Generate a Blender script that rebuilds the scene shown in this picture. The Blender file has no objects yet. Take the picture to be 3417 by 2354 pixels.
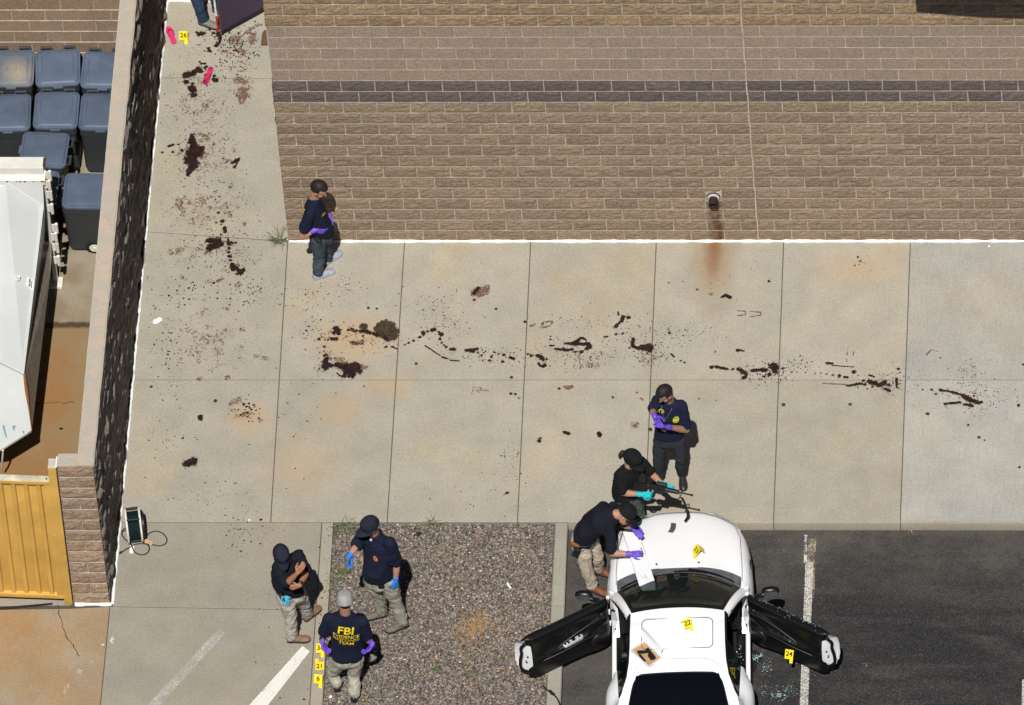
import bpy, bmesh, math, random
import numpy as np
from mathutils import Vector, Matrix, noise
from mathutils.bvhtree import BVHTree
random.seed(7)
R = math.radians
S = bpy.context.scene
COL = S.collection
V = Vector

# ---------------------------------------------------------------- camera, sky, sun
CAM_LOC = V((19.600107, -142.2724462, 174.75721929))
CR = V((0.99719918, 0.04689719, -0.05826187))
CU = V((-3.66364207e-05, 7.79295109e-01, 6.26657108e-01))
CF = V((-0.07479165, 0.62489982, -0.77711416))
FPX = 62273.92                       # focal length in pixels of the 3417 px wide photograph
cam = bpy.data.cameras.new('camera')
cam.sensor_width = 36.0
cam.lens = FPX / 3417 * 36.0
cam.clip_start = 1.0
cam.clip_end = 1500
co = bpy.data.objects.new('camera', cam)
COL.objects.link(co)
co.matrix_world = Matrix(((CR.x, CU.x, -CF.x, CAM_LOC.x), (CR.y, CU.y, -CF.y, CAM_LOC.y),
                          (CR.z, CU.z, -CF.z, CAM_LOC.z), (0, 0, 0, 1)))
S.camera = co

SUN_DIR = V((0.003, 0.585, -1.0)).normalized()      # the way the light travels
w = bpy.data.worlds.new('World')
S.world = w
w.use_nodes = True
wn = w.node_tree
bg = wn.nodes['Background']
sky = wn.nodes.new('ShaderNodeTexSky')
sky.sky_type = 'NISHITA'
sky.sun_disc = False
sky.sun_elevation = math.asin(-SUN_DIR.z)
sky.sun_rotation = R(180)
sky.altitude = 3000
sky.air_density = 0.6
sky.dust_density = 0.2
sky.ozone_density = 1.0
wn.links.new(sky.outputs[0], bg.inputs[0])
bg.inputs[1].default_value = 0.05
sl = bpy.data.lights.new('sun', 'SUN')
sl.energy = 5.0
sl.angle = R(0.53)
sl.color = (1.0, 0.965, 0.91)
so = bpy.data.objects.new('sun', sl)
COL.objects.link(so)
so.location = (0, -10, 20)
so.rotation_euler = SUN_DIR.to_track_quat('-Z', 'Y').to_euler()
S.view_settings.view_transform = 'Standard'
S.view_settings.look = 'None'
S.view_settings.exposure = 0.0
S.view_settings.gamma = 1.0
S.view_settings.use_curve_mapping = False


def ray(px, py):
    return CF + CR * ((px - 1708.5) / FPX) - CU * ((py - 1177) / FPX)


def g(px, py, z=0.0):
    """the point of the place at height z that the surveyed photograph shows at px, py"""
    q = ray(px, py)
    return CAM_LOC + q * ((z - CAM_LOC.z) / q.z)


def gy(px, py, y=0.0):
    q = ray(px, py)
    return CAM_LOC + q * ((y - CAM_LOC.y) / q.y)


# ---------------------------------------------------------------- object helpers
def tag(o, label=None, cat=None, group=None, kind=None):
    if label: o['label'] = label
    if cat: o['category'] = cat
    if group: o['group'] = group
    if kind: o['kind'] = kind
    return o


def empty(name, loc=(0, 0, 0), parent=None):
    o = bpy.data.objects.new(name, None)
    o.empty_display_size = 0.1
    o.location = loc
    COL.objects.link(o)
    if parent: o.parent = parent
    return o


def link(name, me, mat=None, parent=None, loc=None, rot=None):
    o = bpy.data.objects.new(name, me)
    COL.objects.link(o)
    if mat is not None and not me.materials:
        me.materials.append(mat)
    if loc is not None: o.location = loc
    if rot is not None: o.rotation_euler = rot
    if parent is not None:
        o.parent = parent
    return o


def keep(o, parent):
    """parent o, keeping world-space vertex coordinates (parents are unrotated empties)"""
    o.parent = parent
    o.location = o.location - parent.location
    return o


def copy_tree(o, parent=None):
    c = o.copy()
    COL.objects.link(c)
    if parent: c.parent = parent
    for ch in list(o.children):
        copy_tree(ch, c)
    return c


class MB:
    def __init__(self):
        self.v = []
        self.f = []
        self.mi = []
        self.cur = 0

    def add(self, vs, fs):
        b = len(self.v)
        self.v += [tuple(x) for x in vs]
        for f in fs:
            self.f.append(tuple(b + i for i in f))
            self.mi.append(self.cur)
        return self

    def box(self, c, s, M=None):
        x, y, z = s[0] / 2, s[1] / 2, s[2] / 2
        vs = [V((sx * x, sy * y, sz * z)) for sz in (-1, 1) for sy in (-1, 1) for sx in (-1, 1)]
        if M is not None: vs = [M @ p for p in vs]
        c = V(c)
        return self.add([p + c for p in vs], [(0, 2, 3, 1), (4, 5, 7, 6), (0, 1, 5, 4), (2, 6, 7, 3), (0, 4, 6, 2), (1, 3, 7, 5)])

    def bevbox(self, c, s, b=0.01, M=None):
        """box with chamfered edges"""
        x, y, z = s[0] / 2, s[1] / 2, s[2] / 2
        bm = bmesh.new()
        bmesh.ops.create_cube(bm, size=1)
        for v in bm.verts: v.co = V((v.co.x * s[0], v.co.y * s[1], v.co.z * s[2]))
        bmesh.ops.bevel(bm, geom=bm.edges[:], offset=b, segments=2, affect='EDGES', profile=0.6)
        return self.bm(bm, c, M)

    def bm(self, bm, c=(0, 0, 0), M=None):
        c = V(c)
        bm.verts.index_update()
        vs = [((M @ v.co) if M is not None else v.co) + c for v in bm.verts]
        fs = [[v.index for v in f.verts] for f in bm.faces]
        bm.free()
        return self.add(vs, fs)

    def prism(self, pts, off):
        off = V(off)
        n = len(pts)
        vs = [V(p) for p in pts] + [V(p) + off for p in pts]
        fs = [tuple(range(n))[::-1], tuple(range(n, 2 * n))] + [(i, (i + 1) % n, n + (i + 1) % n, n + i) for i in range(n)]
        return self.add(vs, fs)

    def tube(self, pts, r, n=8, closed=False, flat=None):
        pts = [V(p) for p in pts]
        m = len(pts)
        rs = r if isinstance(r, (list, tuple)) else [r] * m
        rings = []
        prev = None
        for i in range(m):
            t = (pts[min(i + 1, m - 1)] - pts[max(i - 1, 0)]) if not closed else (pts[(i + 1) % m] - pts[i - 1])
            if t.length < 1e-9: t = V((0, 0, 1))
            t.normalize()
            if prev is None:
                a = t.cross(V((0, 0, 1)))
                if a.length < 1e-3: a = t.cross(V((0, 1, 0)))
            else:
                a = prev - t * prev.dot(t)
            a.normalize()
            prev = a
            b = t.cross(a)
            fl = flat or 1.0
            rings.append([pts[i] + (a * math.cos(k * 2 * math.pi / n) + b * fl * math.sin(k * 2 * math.pi / n)) * rs[i] for k in range(n)])
        vs = [p for rg in rings for p in rg]
        fs = []
        for i in range(m if closed else m - 1):
            j = (i + 1) % m
            fs += [(i * n + k, i * n + (k + 1) % n, j * n + (k + 1) % n, j * n + k) for k in range(n)]
        if not closed:
            fs += [tuple(range(n))[::-1], tuple(range((m - 1) * n, m * n))]
        return self.add(vs, fs)

    def lathe(self, prof, c=(0, 0, 0), M=None, n=24):
        """prof: list of (radius, height) about local z"""
        vs, fs = [], []
        c = V(c)
        for r, h in prof:
            for k in range(n):
                a = 2 * math.pi * k / n
                p = V((r * math.cos(a), r * math.sin(a), h))
                vs.append(((M @ p) if M is not None else p) + c)
        for i in range(len(prof) - 1):
            fs += [(i * n + k, i * n + (k + 1) % n, (i + 1) * n + (k + 1) % n, (i + 1) * n + k) for k in range(n)]
        fs += [tuple(range(n))[::-1], tuple(range((len(prof) - 1) * n, len(prof) * n))]
        return self.add(vs, fs)

    def grid(self, pts):
        """pts[i][j] grid of points"""
        nu, nv = len(pts), len(pts[0])
        vs = [p for r in pts for p in r]
        return self.add(vs, [(i * nv + j, (i + 1) * nv + j, (i + 1) * nv + j + 1, i * nv + j + 1) for i in range(nu - 1) for j in range(nv - 1)])

    def mesh(self, name, mats, smooth=False, angle=None):
        me = bpy.data.meshes.new(name)
        me.from_pydata(self.v, [], self.f)
        if not isinstance(mats, (list, tuple)): mats = [mats]
        for m in mats:
            if m is not None: me.materials.append(m)
        if len(mats) > 1:
            me.polygons.foreach_set('material_index', self.mi)
        bm = bmesh.new()
        bm.from_mesh(me)
        bmesh.ops.recalc_face_normals(bm, faces=bm.faces[:])
        bm.to_mesh(me)
        bm.free()
        if smooth or angle:
            me.polygons.foreach_set('use_smooth', [True] * len(me.polygons))
            if angle: me.set_sharp_from_angle(angle=R(angle))
        me.update()
        return me

    def build(self, name, mats, parent=None, smooth=False, angle=None, rel=True):
        """link as one mesh object; vertices are world coordinates, made relative to the parent if it is an unrotated empty"""
        if parent is not None and rel:
            off = WORLD_OFF(parent)
            self.v = [(x - off.x, y - off.y, z - off.z) for x, y, z in self.v]
        me = self.mesh(name, mats, smooth, angle)
        return link(name, me, None, parent)


def WORLD_OFF(o):
    p = V((0, 0, 0))
    while o is not None:
        p += V(o.location)
        o = o.parent
    return p


# ---------------------------------------------------------------- material helpers
class NT:
    def __init__(self, name):
        self.m = bpy.data.materials.new(name)
        self.m.use_nodes = True
        self.t = self.m.node_tree
        self.p = self.t.nodes['Principled BSDF']
        self.out = self.t.nodes['Material Output']
        self.pos_ = None

    def n(self, typ): return self.t.nodes.new('ShaderNode' + typ)

    def set(self, sock, val):
        if isinstance(val, bpy.types.NodeSocket): self.t.links.new(val, sock)
        elif val is not None:
            if isinstance(val, (tuple, list)) and len(val) == 3 and sock.type == 'RGBA': val = (*val, 1)
            sock.default_value = val

    def pos(self):
        if self.pos_ is None:
            self.pos_ = self.n('NewGeometry').outputs['Position']
        return self.pos_

    def mapv(self, scale, loc=(0, 0, 0)):
        k = self.n('Mapping')
        self.set(k.inputs['Vector'], self.pos())
        k.inputs['Scale'].default_value = scale
        k.inputs['Location'].default_value = loc
        return k.outputs[0]

    def noise(self, scale, detail=4, rough=0.55, vec=None, dist=0.0):
        k = self.n('TexNoise')
        self.set(k.inputs['Vector'], vec or self.pos())
        k.inputs['Scale'].default_value = scale
        k.inputs['Detail'].default_value = detail
        k.inputs['Roughness'].default_value = rough
        k.inputs['Distortion'].default_value = dist
        return k.outputs['Fac']

    def vor(self, scale, feature='F1', vec=None, out='Distance'):
        k = self.n('TexVoronoi')
        k.feature = feature
        self.set(k.inputs['Vector'], vec or self.pos())
        k.inputs['Scale'].default_value = scale
        return k.outputs[out]

    def math(self, op, a, b=None, c=None, clamp=False):
        k = self.n('Math')
        k.operation = op
        k.use_clamp = clamp
        self.set(k.inputs[0], a)
        if b is not None: self.set(k.inputs[1], b)
        if c is not None: self.set(k.inputs[2], c)
        return k.outputs[0]

    def ramp(self, f, lo, hi, a=0.0, b=1.0):
        k = self.n('MapRange')
        k.interpolation_type = 'SMOOTHSTEP'
        self.set(k.inputs[0], f)
        for i, x in enumerate((lo, hi, a, b)): self.set(k.inputs[i + 1], x)
        return k.outputs[0]

    def mix(self, f, a, b, mode='MIX'):
        k = self.n('Mix')
        k.data_type = 'RGBA'
        k.blend_type = mode
        self.set(k.inputs[0], f)
        self.set(k.inputs[6], a)
        self.set(k.inputs[7], b)
        return k.outputs[2]

    def sep(self):
        k = self.n('SeparateXYZ')
        self.set(k.inputs[0], self.pos())
        return k.outputs

    def rnd(self): return self.n('ObjectInfo').outputs['Random']

    def blob(self, c, rad, soft=1.0, warp=0.0, ws=3.0):
        """mask 1 inside an ellipse of the given radii round c, noise-warped edge"""
        mp = self.n('Mapping')
        self.set(mp.inputs['Vector'], self.pos())
        mp.inputs['Scale'].default_value = [1.0 / r if r else 0.0 for r in rad]
        mp.inputs['Location'].default_value = [-x / r if r else 0.0 for x, r in zip(c, rad)]
        ln = self.n('VectorMath')
        ln.operation = 'LENGTH'
        self.set(ln.inputs[0], mp.outputs[0])
        d = ln.outputs['Value']
        if warp:
            d = self.math('ADD', d, self.math('MULTIPLY', self.math('SUBTRACT', self.noise(ws, 4), 0.5), warp))
        return self.ramp(d, 1.0 - soft * 0.999, 1.0, 1.0, 0.0)

    def bump(self, h, strength=0.3, dist=0.01):
        k = self.n('Bump')
        k.inputs['Strength'].default_value = strength
        k.inputs['Distance'].default_value = dist
        self.set(k.inputs['Height'], h)
        self.set(self.p.inputs['Normal'], k.outputs[0])

    def done(self, col, rough=0.7, spec=0.3, metal=0.0, coat=0.0):
        self.set(self.p.inputs['Base Color'], col)
        self.set(self.p.inputs['Roughness'], rough)
        self.p.inputs['Specular IOR Level'].default_value = spec
        self.p.inputs['Metallic'].default_value = metal
        if coat:
            self.p.inputs['Coat Weight'].default_value = coat
            self.p.inputs['Coat Roughness'].default_value = 0.05
        return self.m


def simple(name, col, rough=0.6, spec=0.3, metal=0.0, var=0.15, scale=14.0, bump=0.0, bscale=60.0, rnd=0.0, coat=0.0, fine=0.0):
    n = NT(name)
    f = n.ramp(n.noise(scale, 5), 0.25, 0.75, 1 - var, 1 + var)
    if fine:
        f = n.math('MULTIPLY', f, n.ramp(n.noise(scale * 18, 3), 0.25, 0.75, 1 - fine, 1 + fine))
    if rnd:
        f = n.math('MULTIPLY', f, n.math('MULTIPLY_ADD', n.rnd(), 2 * rnd, 1 - rnd))
    c = n.mix(1.0, col, f, 'MULTIPLY')
    if bump: n.bump(n.noise(bscale, 4), bump)
    return n.done(c, rough, spec, metal, coat)
# ---------------------------------------------------------------- ground materials
def concrete(name, base, warm, cool, wamt=0.5, camt=0.35, rust=(), dark=(), streak=False):
    n = NT(name)
    big = n.noise(0.75, 5, 0.6, dist=0.6)
    mid = n.noise(2.3, 5, 0.6)
    c = n.mix(n.ramp(big, 0.5, 0.72, 0, wamt), base, warm)
    c = n.mix(n.ramp(n.noise(0.9, 5, 0.62, n.mapv((1, 1, 1), (13.7, 4.1, 0)), 0.5), 0.48, 0.72, 0, camt), c, cool)
    f = n.ramp(mid, 0.2, 0.8, 0.9, 1.08)
    f = n.math('MULTIPLY', f, n.ramp(n.noise(34, 4, 0.7), 0.25, 0.75, 0.86, 1.13))
    f = n.math('MULTIPLY', f, n.ramp(n.noise(140, 3, 0.7), 0.2, 0.8, 0.85, 1.14))
    f = n.math('MULTIPLY', f, n.math('MULTIPLY_ADD', n.rnd(), 0.10, 0.95))
    if streak:
        st = n.noise(7.0, 3, 0.6, n.mapv((9, 0.5, 1)))
        f = n.math('MULTIPLY', f, n.ramp(st, 0.3, 0.7, 0.95, 1.05))
    c = n.mix(1.0, c, f, 'MULTIPLY')
    # small dark pits and grime freckles
    pit = n.ramp(n.noise(26, 3, 0.65), 0.66, 0.74, 0, 0.4)
    c = n.mix(pit, c, (0.12, 0.10, 0.08))
    for (x, y, rx, ry, col, a) in rust:
        c = n.mix(n.math('MULTIPLY', n.blob((x, y, 0), (rx, ry, 0), 1.0, 0.55, 5.0), a), c, col)
    n.bump(n.noise(120, 3), 0.12, 0.004)
    return n.done(c, 0.85, 0.25)


dr = g(2384, 822)
w1, w2, w3, w4, w5, w6 = g(1180, 1130), g(1300, 1290), g(1000, 1560), g(2870, 900), g(830, 1395), g(1130, 1370)
OR = (0.44, 0.30, 0.165)
CONC = concrete('plaza_concrete', (0.342, 0.316, 0.258), (0.41, 0.335, 0.222), (0.298, 0.284, 0.245), 0.55, 0.5,
                rust=[(w1.x, w1.y, 0.75, 0.55, OR, 0.7), (w2.x, w2.y, 0.5, 0.35, OR, 0.45), (w3.x, w3.y, 0.8, 0.7, OR, 0.4),
                      (w5.x, w5.y, 0.45, 0.42, OR, 0.6), (w6.x, w6.y, 0.5, 0.5, OR, 0.45), (w4.x, w4.y, 0.9, 0.4, OR, 0.45),
                      (dr.x, dr.y - 0.15, 0.42, 1.25, (0.27, 0.18, 0.095), 0.7), (dr.x, dr.y + 0.02, 0.16, 0.75, (0.20, 0.09, 0.035), 0.8)])
CONC_R = concrete('pale_streaked_concrete', (0.350, 0.336, 0.298), (0.41, 0.345, 0.26), (0.30, 0.305, 0.30), 0.5, 0.7, streak=True)
CONC_D = concrete('drive_concrete', (0.292, 0.266, 0.214), (0.33, 0.27, 0.19), (0.25, 0.245, 0.23), 0.35, 0.4)
CONC_K = concrete('kerb_concrete', (0.315, 0.283, 0.225), (0.40, 0.30, 0.18), (0.29, 0.28, 0.25), 0.45, 0.35)
CONC_G = concrete('island_kerb_concrete', (0.285, 0.272, 0.225), (0.30, 0.26, 0.19), (0.24, 0.24, 0.21), 0.3, 0.3)
CONC_RUST = concrete('rusty_concrete', (0.285, 0.205, 0.12), (0.34, 0.17, 0.062), (0.285, 0.255, 0.2), 0.8, 0.7)
yd = g(120, 1180)
n = NT('yard_concrete')
c = n.mix(n.ramp(n.noise(0.9, 5, 0.6, dist=0.5), 0.38, 0.68), (0.235, 0.170, 0.085), (0.26, 0.135, 0.052))
c = n.mix(n.ramp(n.noise(1.6, 4, 0.6, n.mapv((1, 1, 1), (3, 9, 0))), 0.5, 0.7, 0, 0.7), c, (0.235, 0.19, 0.12))
sy_ = n.sep()[1]
edge = n.math('MULTIPLY_ADD', n.math('SUBTRACT', n.noise(8, 3), 0.5), 0.12, sy_)
c = n.mix(n.ramp(edge, yd.y + 0.42, yd.y + 0.5), c, n.mix(n.ramp(n.noise(2.2, 4), 0.35, 0.65), (0.285, 0.245, 0.18), (0.22, 0.17, 0.11)))
c = n.mix(n.math('MULTIPLY', n.ramp(n.math('ABSOLUTE', n.math('SUBTRACT', edge, yd.y + 0.44)), 0.015, 0.07, 1, 0), 0.9), c, (0.05, 0.03, 0.02))
c = n.mix(1.0, c, n.ramp(n.noise(90, 3), 0.2, 0.8, 0.85, 1.12), 'MULTIPLY')
YARD = n.done(c, 0.75, 0.3)

n = NT('asphalt')
ag = n.vor(240, out='Color')
sepc = n.n('SeparateColor')
n.set(sepc.inputs[0], ag)
sp = n.ramp(sepc.outputs[0], 0.86, 0.98, 0, 1)
dust = n.ramp(n.noise(1.4, 6, 0.68, n.mapv((0.45, 1.6, 1)), 0.8), 0.46, 0.68, 0, 1)
k1 = n.ramp(n.sep()[1], -5.75, -4.75, 0, 1)
dust = n.math('MAXIMUM', n.math('MULTIPLY', dust, 0.36), n.math('MULTIPLY', k1, n.ramp(n.noise(1.1, 5, 0.65), 0.35, 0.62, 0.3, 1.0)))
k2 = n.ramp(n.sep()[0], 5.4, 6.2, 1, 0)
dust = n.math('MAXIMUM', dust, n.math('MULTIPLY', k2, n.ramp(n.noise(2.0, 5, 0.65), 0.3, 0.6, 0.45, 0.9)))
c = n.mix(dust, (0.0160, 0.0162, 0.0190), (0.066, 0.061, 0.054))
grit = n.math('MULTIPLY', n.ramp(n.noise(95, 4, 0.8), 0.50, 0.70), n.ramp(n.noise(1.9, 6, 0.72, n.mapv((0.35, 1.9, 1), (5, 3, 0)), 0.5), 0.46, 0.62))
c = n.mix(n.math('MULTIPLY', grit, 0.75), c, (0.20, 0.178, 0.15))
c = n.mix(n.math('MULTIPLY', sp, 0.6), c, (0.22, 0.19, 0.16))
c = n.mix(1.0, c, n.ramp(n.noise(220, 2), 0.2, 0.8, 0.6, 1.4), 'MULTIPLY')
n.bump(n.noise(180, 3), 0.5, 0.006)
ASPHALT = n.done(c, 0.9, 0.25)


def paint(name, col, lo, hi, crack=False):
    n = NT(name)
    wear = n.noise(42, 5, 0.75)
    wear2 = n.noise(3.0, 4, 0.6)
    f = n.math('ADD', n.math('MULTIPLY', wear, 0.6), n.math('MULTIPLY', wear2, 0.4))
    a = n.ramp(f, lo, hi, 0, 1)
    if crack:
        wv = n.n('VectorMath')
        wv.operation = 'ADD'
        n.set(wv.inputs[0], n.mapv((1, 0.7, 1)))
        nzt = n.n('TexNoise')
        n.set(nzt.inputs['Vector'], n.pos())
        nzt.inputs['Scale'].default_value = 30
        sc2 = n.n('VectorMath')
        sc2.operation = 'SCALE'
        n.set(sc2.inputs[0], nzt.outputs['Color'])
        sc2.inputs['Scale'].default_value = 0.05
        n.set(wv.inputs[1], sc2.outputs[0])
        cr = n.vor(42, 'DISTANCE_TO_EDGE', wv.outputs[0])
        a = n.math('MULTIPLY', a, n.ramp(cr, 0.0, 0.16, 0.1, 1))
    tr = n.n('BsdfTransparent')
    mx = n.n('MixShader')
    n.set(mx.inputs[0], a)
    n.t.links.new(tr.outputs[0], mx.inputs[1])
    n.done(n.mix(n.ramp(n.noise(60, 4), 0.3, 0.7), col, tuple(x * 0.86 for x in col)), 0.8, 0.2)
    n.t.links.new(n.p.outputs[0], mx.inputs[2])
    n.t.links.new(mx.outputs[0], n.out.inputs[0])
    return n.m


PAINT = paint('worn_white_paint', (0.72, 0.70, 0.66), 0.36, 0.46)
PAINT2 = paint('faded_white_paint', (0.56, 0.54, 0.50), 0.36, 0.66)
PAINT3 = paint('cracked_white_paint', (0.60, 0.58, 0.53), 0.34, 0.46, True)
PAINT4 = paint('old_cream_paint', (0.36, 0.31, 0.22), 0.46, 0.60)
JOINT = simple('joint_filler', (0.075, 0.065, 0.055), 0.9)
CAULK = simple('white_sealant', (0.80, 0.80, 0.77), 0.6, bump=0.6, bscale=30, var=0.06)
MORTAR = simple('mortar', (0.43, 0.405, 0.36), 0.9, var=0.28, scale=7, fine=0.15)


def block_mat(name, a, b, sparkle, scale=11, rustmask=None, rnd=0.11, bmp=0.9):
    n = NT(name)
    c = n.mix(n.ramp(n.noise(scale, 5, 0.65), 0.3, 0.7), a, b)
    c = n.mix(n.ramp(n.noise(1.1, 3, 0.6), 0.4, 0.68, 0, 0.35), c, tuple(x * y for x, y in zip(a, (0.83, 0.87, 0.95))))
    c = n.mix(1.0, c, n.ramp(n.noise(70, 4, 0.75), 0.25, 0.75, 0.5, 1.5), 'MULTIPLY')
    c = n.mix(n.ramp(n.noise(120, 2, 0.5), 0.66, 0.74, 0, 0.8), c, sparkle)
    c = n.mix(1.0, c, n.math('MULTIPLY_ADD', n.rnd(), 2 * rnd, 1 - rnd), 'MULTIPLY')
    if rustmask:
        x0, z0, z1, wd = rustmask
        xx = n.math('ABSOLUTE', n.math('SUBTRACT', n.math('MULTIPLY_ADD', n.math('SUBTRACT', n.noise(9, 3), 0.5), 0.035, n.sep()[0]), x0))
        m = n.math('MULTIPLY', n.ramp(xx, wd * 0.35, wd, 1, 0), n.ramp(n.sep()[2], z1 - 0.04, z1 + 0.02, 1, 0))
        m = n.math('MULTIPLY', m, n.ramp(n.noise(11, 4, 0.6, n.mapv((1, 1, 0.25))), 0.3, 0.62, 0.25, 0.95))
        c = n.mix(m, c, (0.115, 0.05, 0.022))
    n.bump(n.math('ADD', n.noise(48, 5, 0.72), n.math('MULTIPLY', n.noise(16, 3, 0.6, n.mapv((0.6, 1, 1.6))), 1.4)), bmp, 0.016)
    return n.done(c, 0.92, 0.2)


pipe_p = gy(2381, 655)
BLK_ROUGH = block_mat('brown_split_face', (0.312, 0.230, 0.158), (0.258, 0.188, 0.127), (0.50, 0.42, 0.32), rustmask=(pipe_p.x, 0, pipe_p.z - 0.06, 0.12))
BLK_GOLD = block_mat('golden_split_face', (0.36, 0.255, 0.155), (0.27, 0.183, 0.105), (0.56, 0.44, 0.30))
BLK_DARK = block_mat('plum_split_face', (0.170, 0.130, 0.112), (0.132, 0.100, 0.088), (0.30, 0.25, 0.22))
BLK_SMOOTH = block_mat('smooth_tan_block', (0.325, 0.245, 0.182), (0.285, 0.213, 0.158), (0.44, 0.36, 0.28), scale=20, rnd=0.06, bmp=0.12)
BLK_PINK = block_mat('pinkish_split_face', (0.40, 0.285, 0.192), (0.31, 0.212, 0.138), (0.55, 0.45, 0.34))
BLK_LOW = block_mat('grey_shade_split_face', (0.27, 0.235, 0.195), (0.19, 0.16, 0.13), (0.5, 0.45, 0.38))  # plaza face of the low wall, grey base lowered to deepen its shade
BLK_BACK = block_mat('ground_face_brown', (0.285, 0.198, 0.128), (0.245, 0.165, 0.105), (0.40, 0.31, 0.22), scale=25, rnd=0.1, bmp=0.15)

# ---------------------------------------------------------------- plaza slabs
KY = -4.352
plaza = empty('plaza')
tag(plaza, kind='structure', label='concrete plaza of tooled slabs in front of the block wall')


def gap_poly(pts, gap=0.0045):
    c = sum((V(p) for p in pts), V((0, 0, 0))) / len(pts)
    out = []
    m = len(pts)
    for i in range(m):
        p, a, b = V(pts[i]), V(pts[i - 1]), V(pts[(i + 1) % m])
        d1, d2 = (p - a).normalized(), (b - p).normalized()
        n1, n2 = V((-d1.y, d1.x, 0)), V((-d2.y, d2.x, 0))
        k = (n1 + n2)
        k = k / max(0.2, k.dot(n1))
        out.append(p + k * gap)
    return out


def slab(pts, mat, name='slab', parent=plaza, th=0.13, gap=0.0045):
    pts = [V((p[0], p[1], 0)) for p in pts]
    a = sum(pts[i].x * pts[(i + 1) % len(pts)].y - pts[(i + 1) % len(pts)].x * pts[i].y for i in range(len(pts)))
    if a < 0: pts = pts[::-1]
    q = gap_poly(pts, gap)
    q2 = gap_poly(pts, gap + 0.004)
    m = len(q)
    mb = MB()
    vs = q2 + [p - V((0, 0, 0.004)) for p in q] + [p - V((0, 0, th)) for p in q]
    fs = [tuple(range(m))] + [(i + m, (i + 1) % m + m, (i + 1) % m, i) for i in range(m)] + [(i + 2 * m, (i + 1) % m + 2 * m, (i + 1) % m + m, i + m) for i in range(m)]
    mb.add(vs, fs)
    return mb.build(name, mat, parent)


def col(px0, py0, px1, py1):
    a, b = g(px0, py0), g(px1, py1)
    return lambda y: a.x + (b.x - a.x) * (y - a.y) / (b.y - a.y)


cols = [col(960, 805, 903, 1744), col(1350, 805, 1292, 1741), col(1771, 805, 1727, 1738), col(2190, 805, 2152, 1742),
        col(2615, 805, 2581, 1745), col(3038, 805, 3004, 1745), col(3462, 805, 3428, 1745), lambda y: 10.9]
WX = lambda y: -1.775 + (y + 5.59) * 0.0105 - 0.045          # plaza face of the low wall at ground level
YM = -2.164
for i in range(7):
    for y0, y1 in ((0.0, YM), (YM, KY)):
        l, r = cols[i], cols[i + 1]
        if y1 == KY and i >= 3: y1 = KY + 0.0
        ye = KY + 0.03 if (y1 == KY and i >= 3) else y1
        slab([(l(ye), ye), (r(ye), ye), (r(y0), y0), (l(y0), y0)], CONC_R if i >= 5 else CONC)
l = cols[0]
j0a, j0b = g(471, 773), g(962, 806)
j1a, j1b = g(532, 259), g(905, 262)
slab([(WX(YM), YM), (l(YM), YM), (l(j0b.y), j0b.y), (WX(j0a.y), j0a.y)], CONC)
slab([(WX(KY), KY), (l(KY), KY), (l(YM), YM), (WX(YM), YM)], CONC)
slab([(WX(j0a.y), j0a.y), (0.02, j0b.y), (0.02, j1b.y), (WX(j1a.y), j1a.y)], CONC)
slab([(WX(j1a.y), j1a.y), (0.02, j1b.y), (0.02, 3.80), (WX(3.8), 3.80)], CONC)
# drive slabs in the lower left
sL = g(367, 2024)
e1 = col(1074, 1747, 1033, 2353)
e2 = col(1113, 1747, 1077, 2351)
ap = col(367, 2024, 335, 2354)
YB = -7.7
slab([(WX(sL.y), sL.y), (e1(sL.y - 0.05), sL.y - 0.05), (e1(KY), KY), (WX(KY), KY)], CONC_D)
slab([(ap(YB), YB), (e1(YB), YB), (e1(sL.y - 0.05), sL.y - 0.05), (ap(sL.y), sL.y)], CONC_D)
kerb = slab([(e1(YB), YB), (e2(YB), YB), (e2(KY), KY), (e1(KY), KY)], CONC_K, 'kerb_strip')
rr_ = g(0, 2040)
slab([(-5.4, YB), (ap(YB), YB), (ap(sL.y), sL.y), (-2.30, sL.y - 0.03), (-5.4, sL.y - 0.09)], CONC_RUST)
slab([(-5.4, -5.66), (-2.32, -5.62), (-2.32, -5.38), (-5.4, -5.38)], CONC_K, 'gate_threshold')
mb = MB()
pts = [g(x, y, 0.004) for x, y in ((-160, 2035), (0, 2027), (60, 2022), (130, 2016), (175, 2012), (176, 2019), (130, 2023), (60, 2030), (0, 2036), (-160, 2046))]
mb.add(pts, [tuple(range(len(pts)))])
mb.build('tar_joint', simple('tar', (0.02, 0.018, 0.016), 0.7), plaza)
# joint bed just below the slab tops
mb = MB()
mb.add([(-5.4, YB, -0.012), (e2(YB), YB, -0.012), (e2(KY), KY - 0.004, -0.012), (10.9, KY + 0.01, -0.012), (10.9, 3.9, -0.012), (-5.4, 3.9, -0.012)], [(0, 1, 2, 5), (2, 3, 4, 5)])
mb.build('joint_bed', JOINT, plaza)
# kerb nosing with visible face down to the asphalt
kx = col(1895, 1739, 1871, 2352)
ka = col(1853, 1739, 1822, 2352)
AZ = -0.14
ke = [kx(KY)] + [c_(KY) for c_ in cols[3:]]
for i in range(len(ke) - 1):
    if ke[i + 1] < ke[i] + 0.05: continue
    mb = MB()
    prof = [(KY + 0.03, 0.0), (KY + 0.016, -0.001), (KY + 0.006, -0.006), (KY + 0.0, -0.018), (KY - 0.006, -0.135), (KY - 0.007, -0.30), (KY + 0.03, -0.30)]
    x0, x1 = ke[i] + 0.004, ke[i + 1] - 0.004
    m = len(prof)
    mb.add([(x0, y, z) for y, z in prof] + [(x1, y, z) for y, z in prof], [(k, (k + 1) % m, m + (k + 1) % m, m + k) for k in range(m)] + [tuple(range(m)), tuple(range(m, 2 * m))[::-1]])
    mb.build('kerb', CONC_K, plaza, angle=50)
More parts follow.
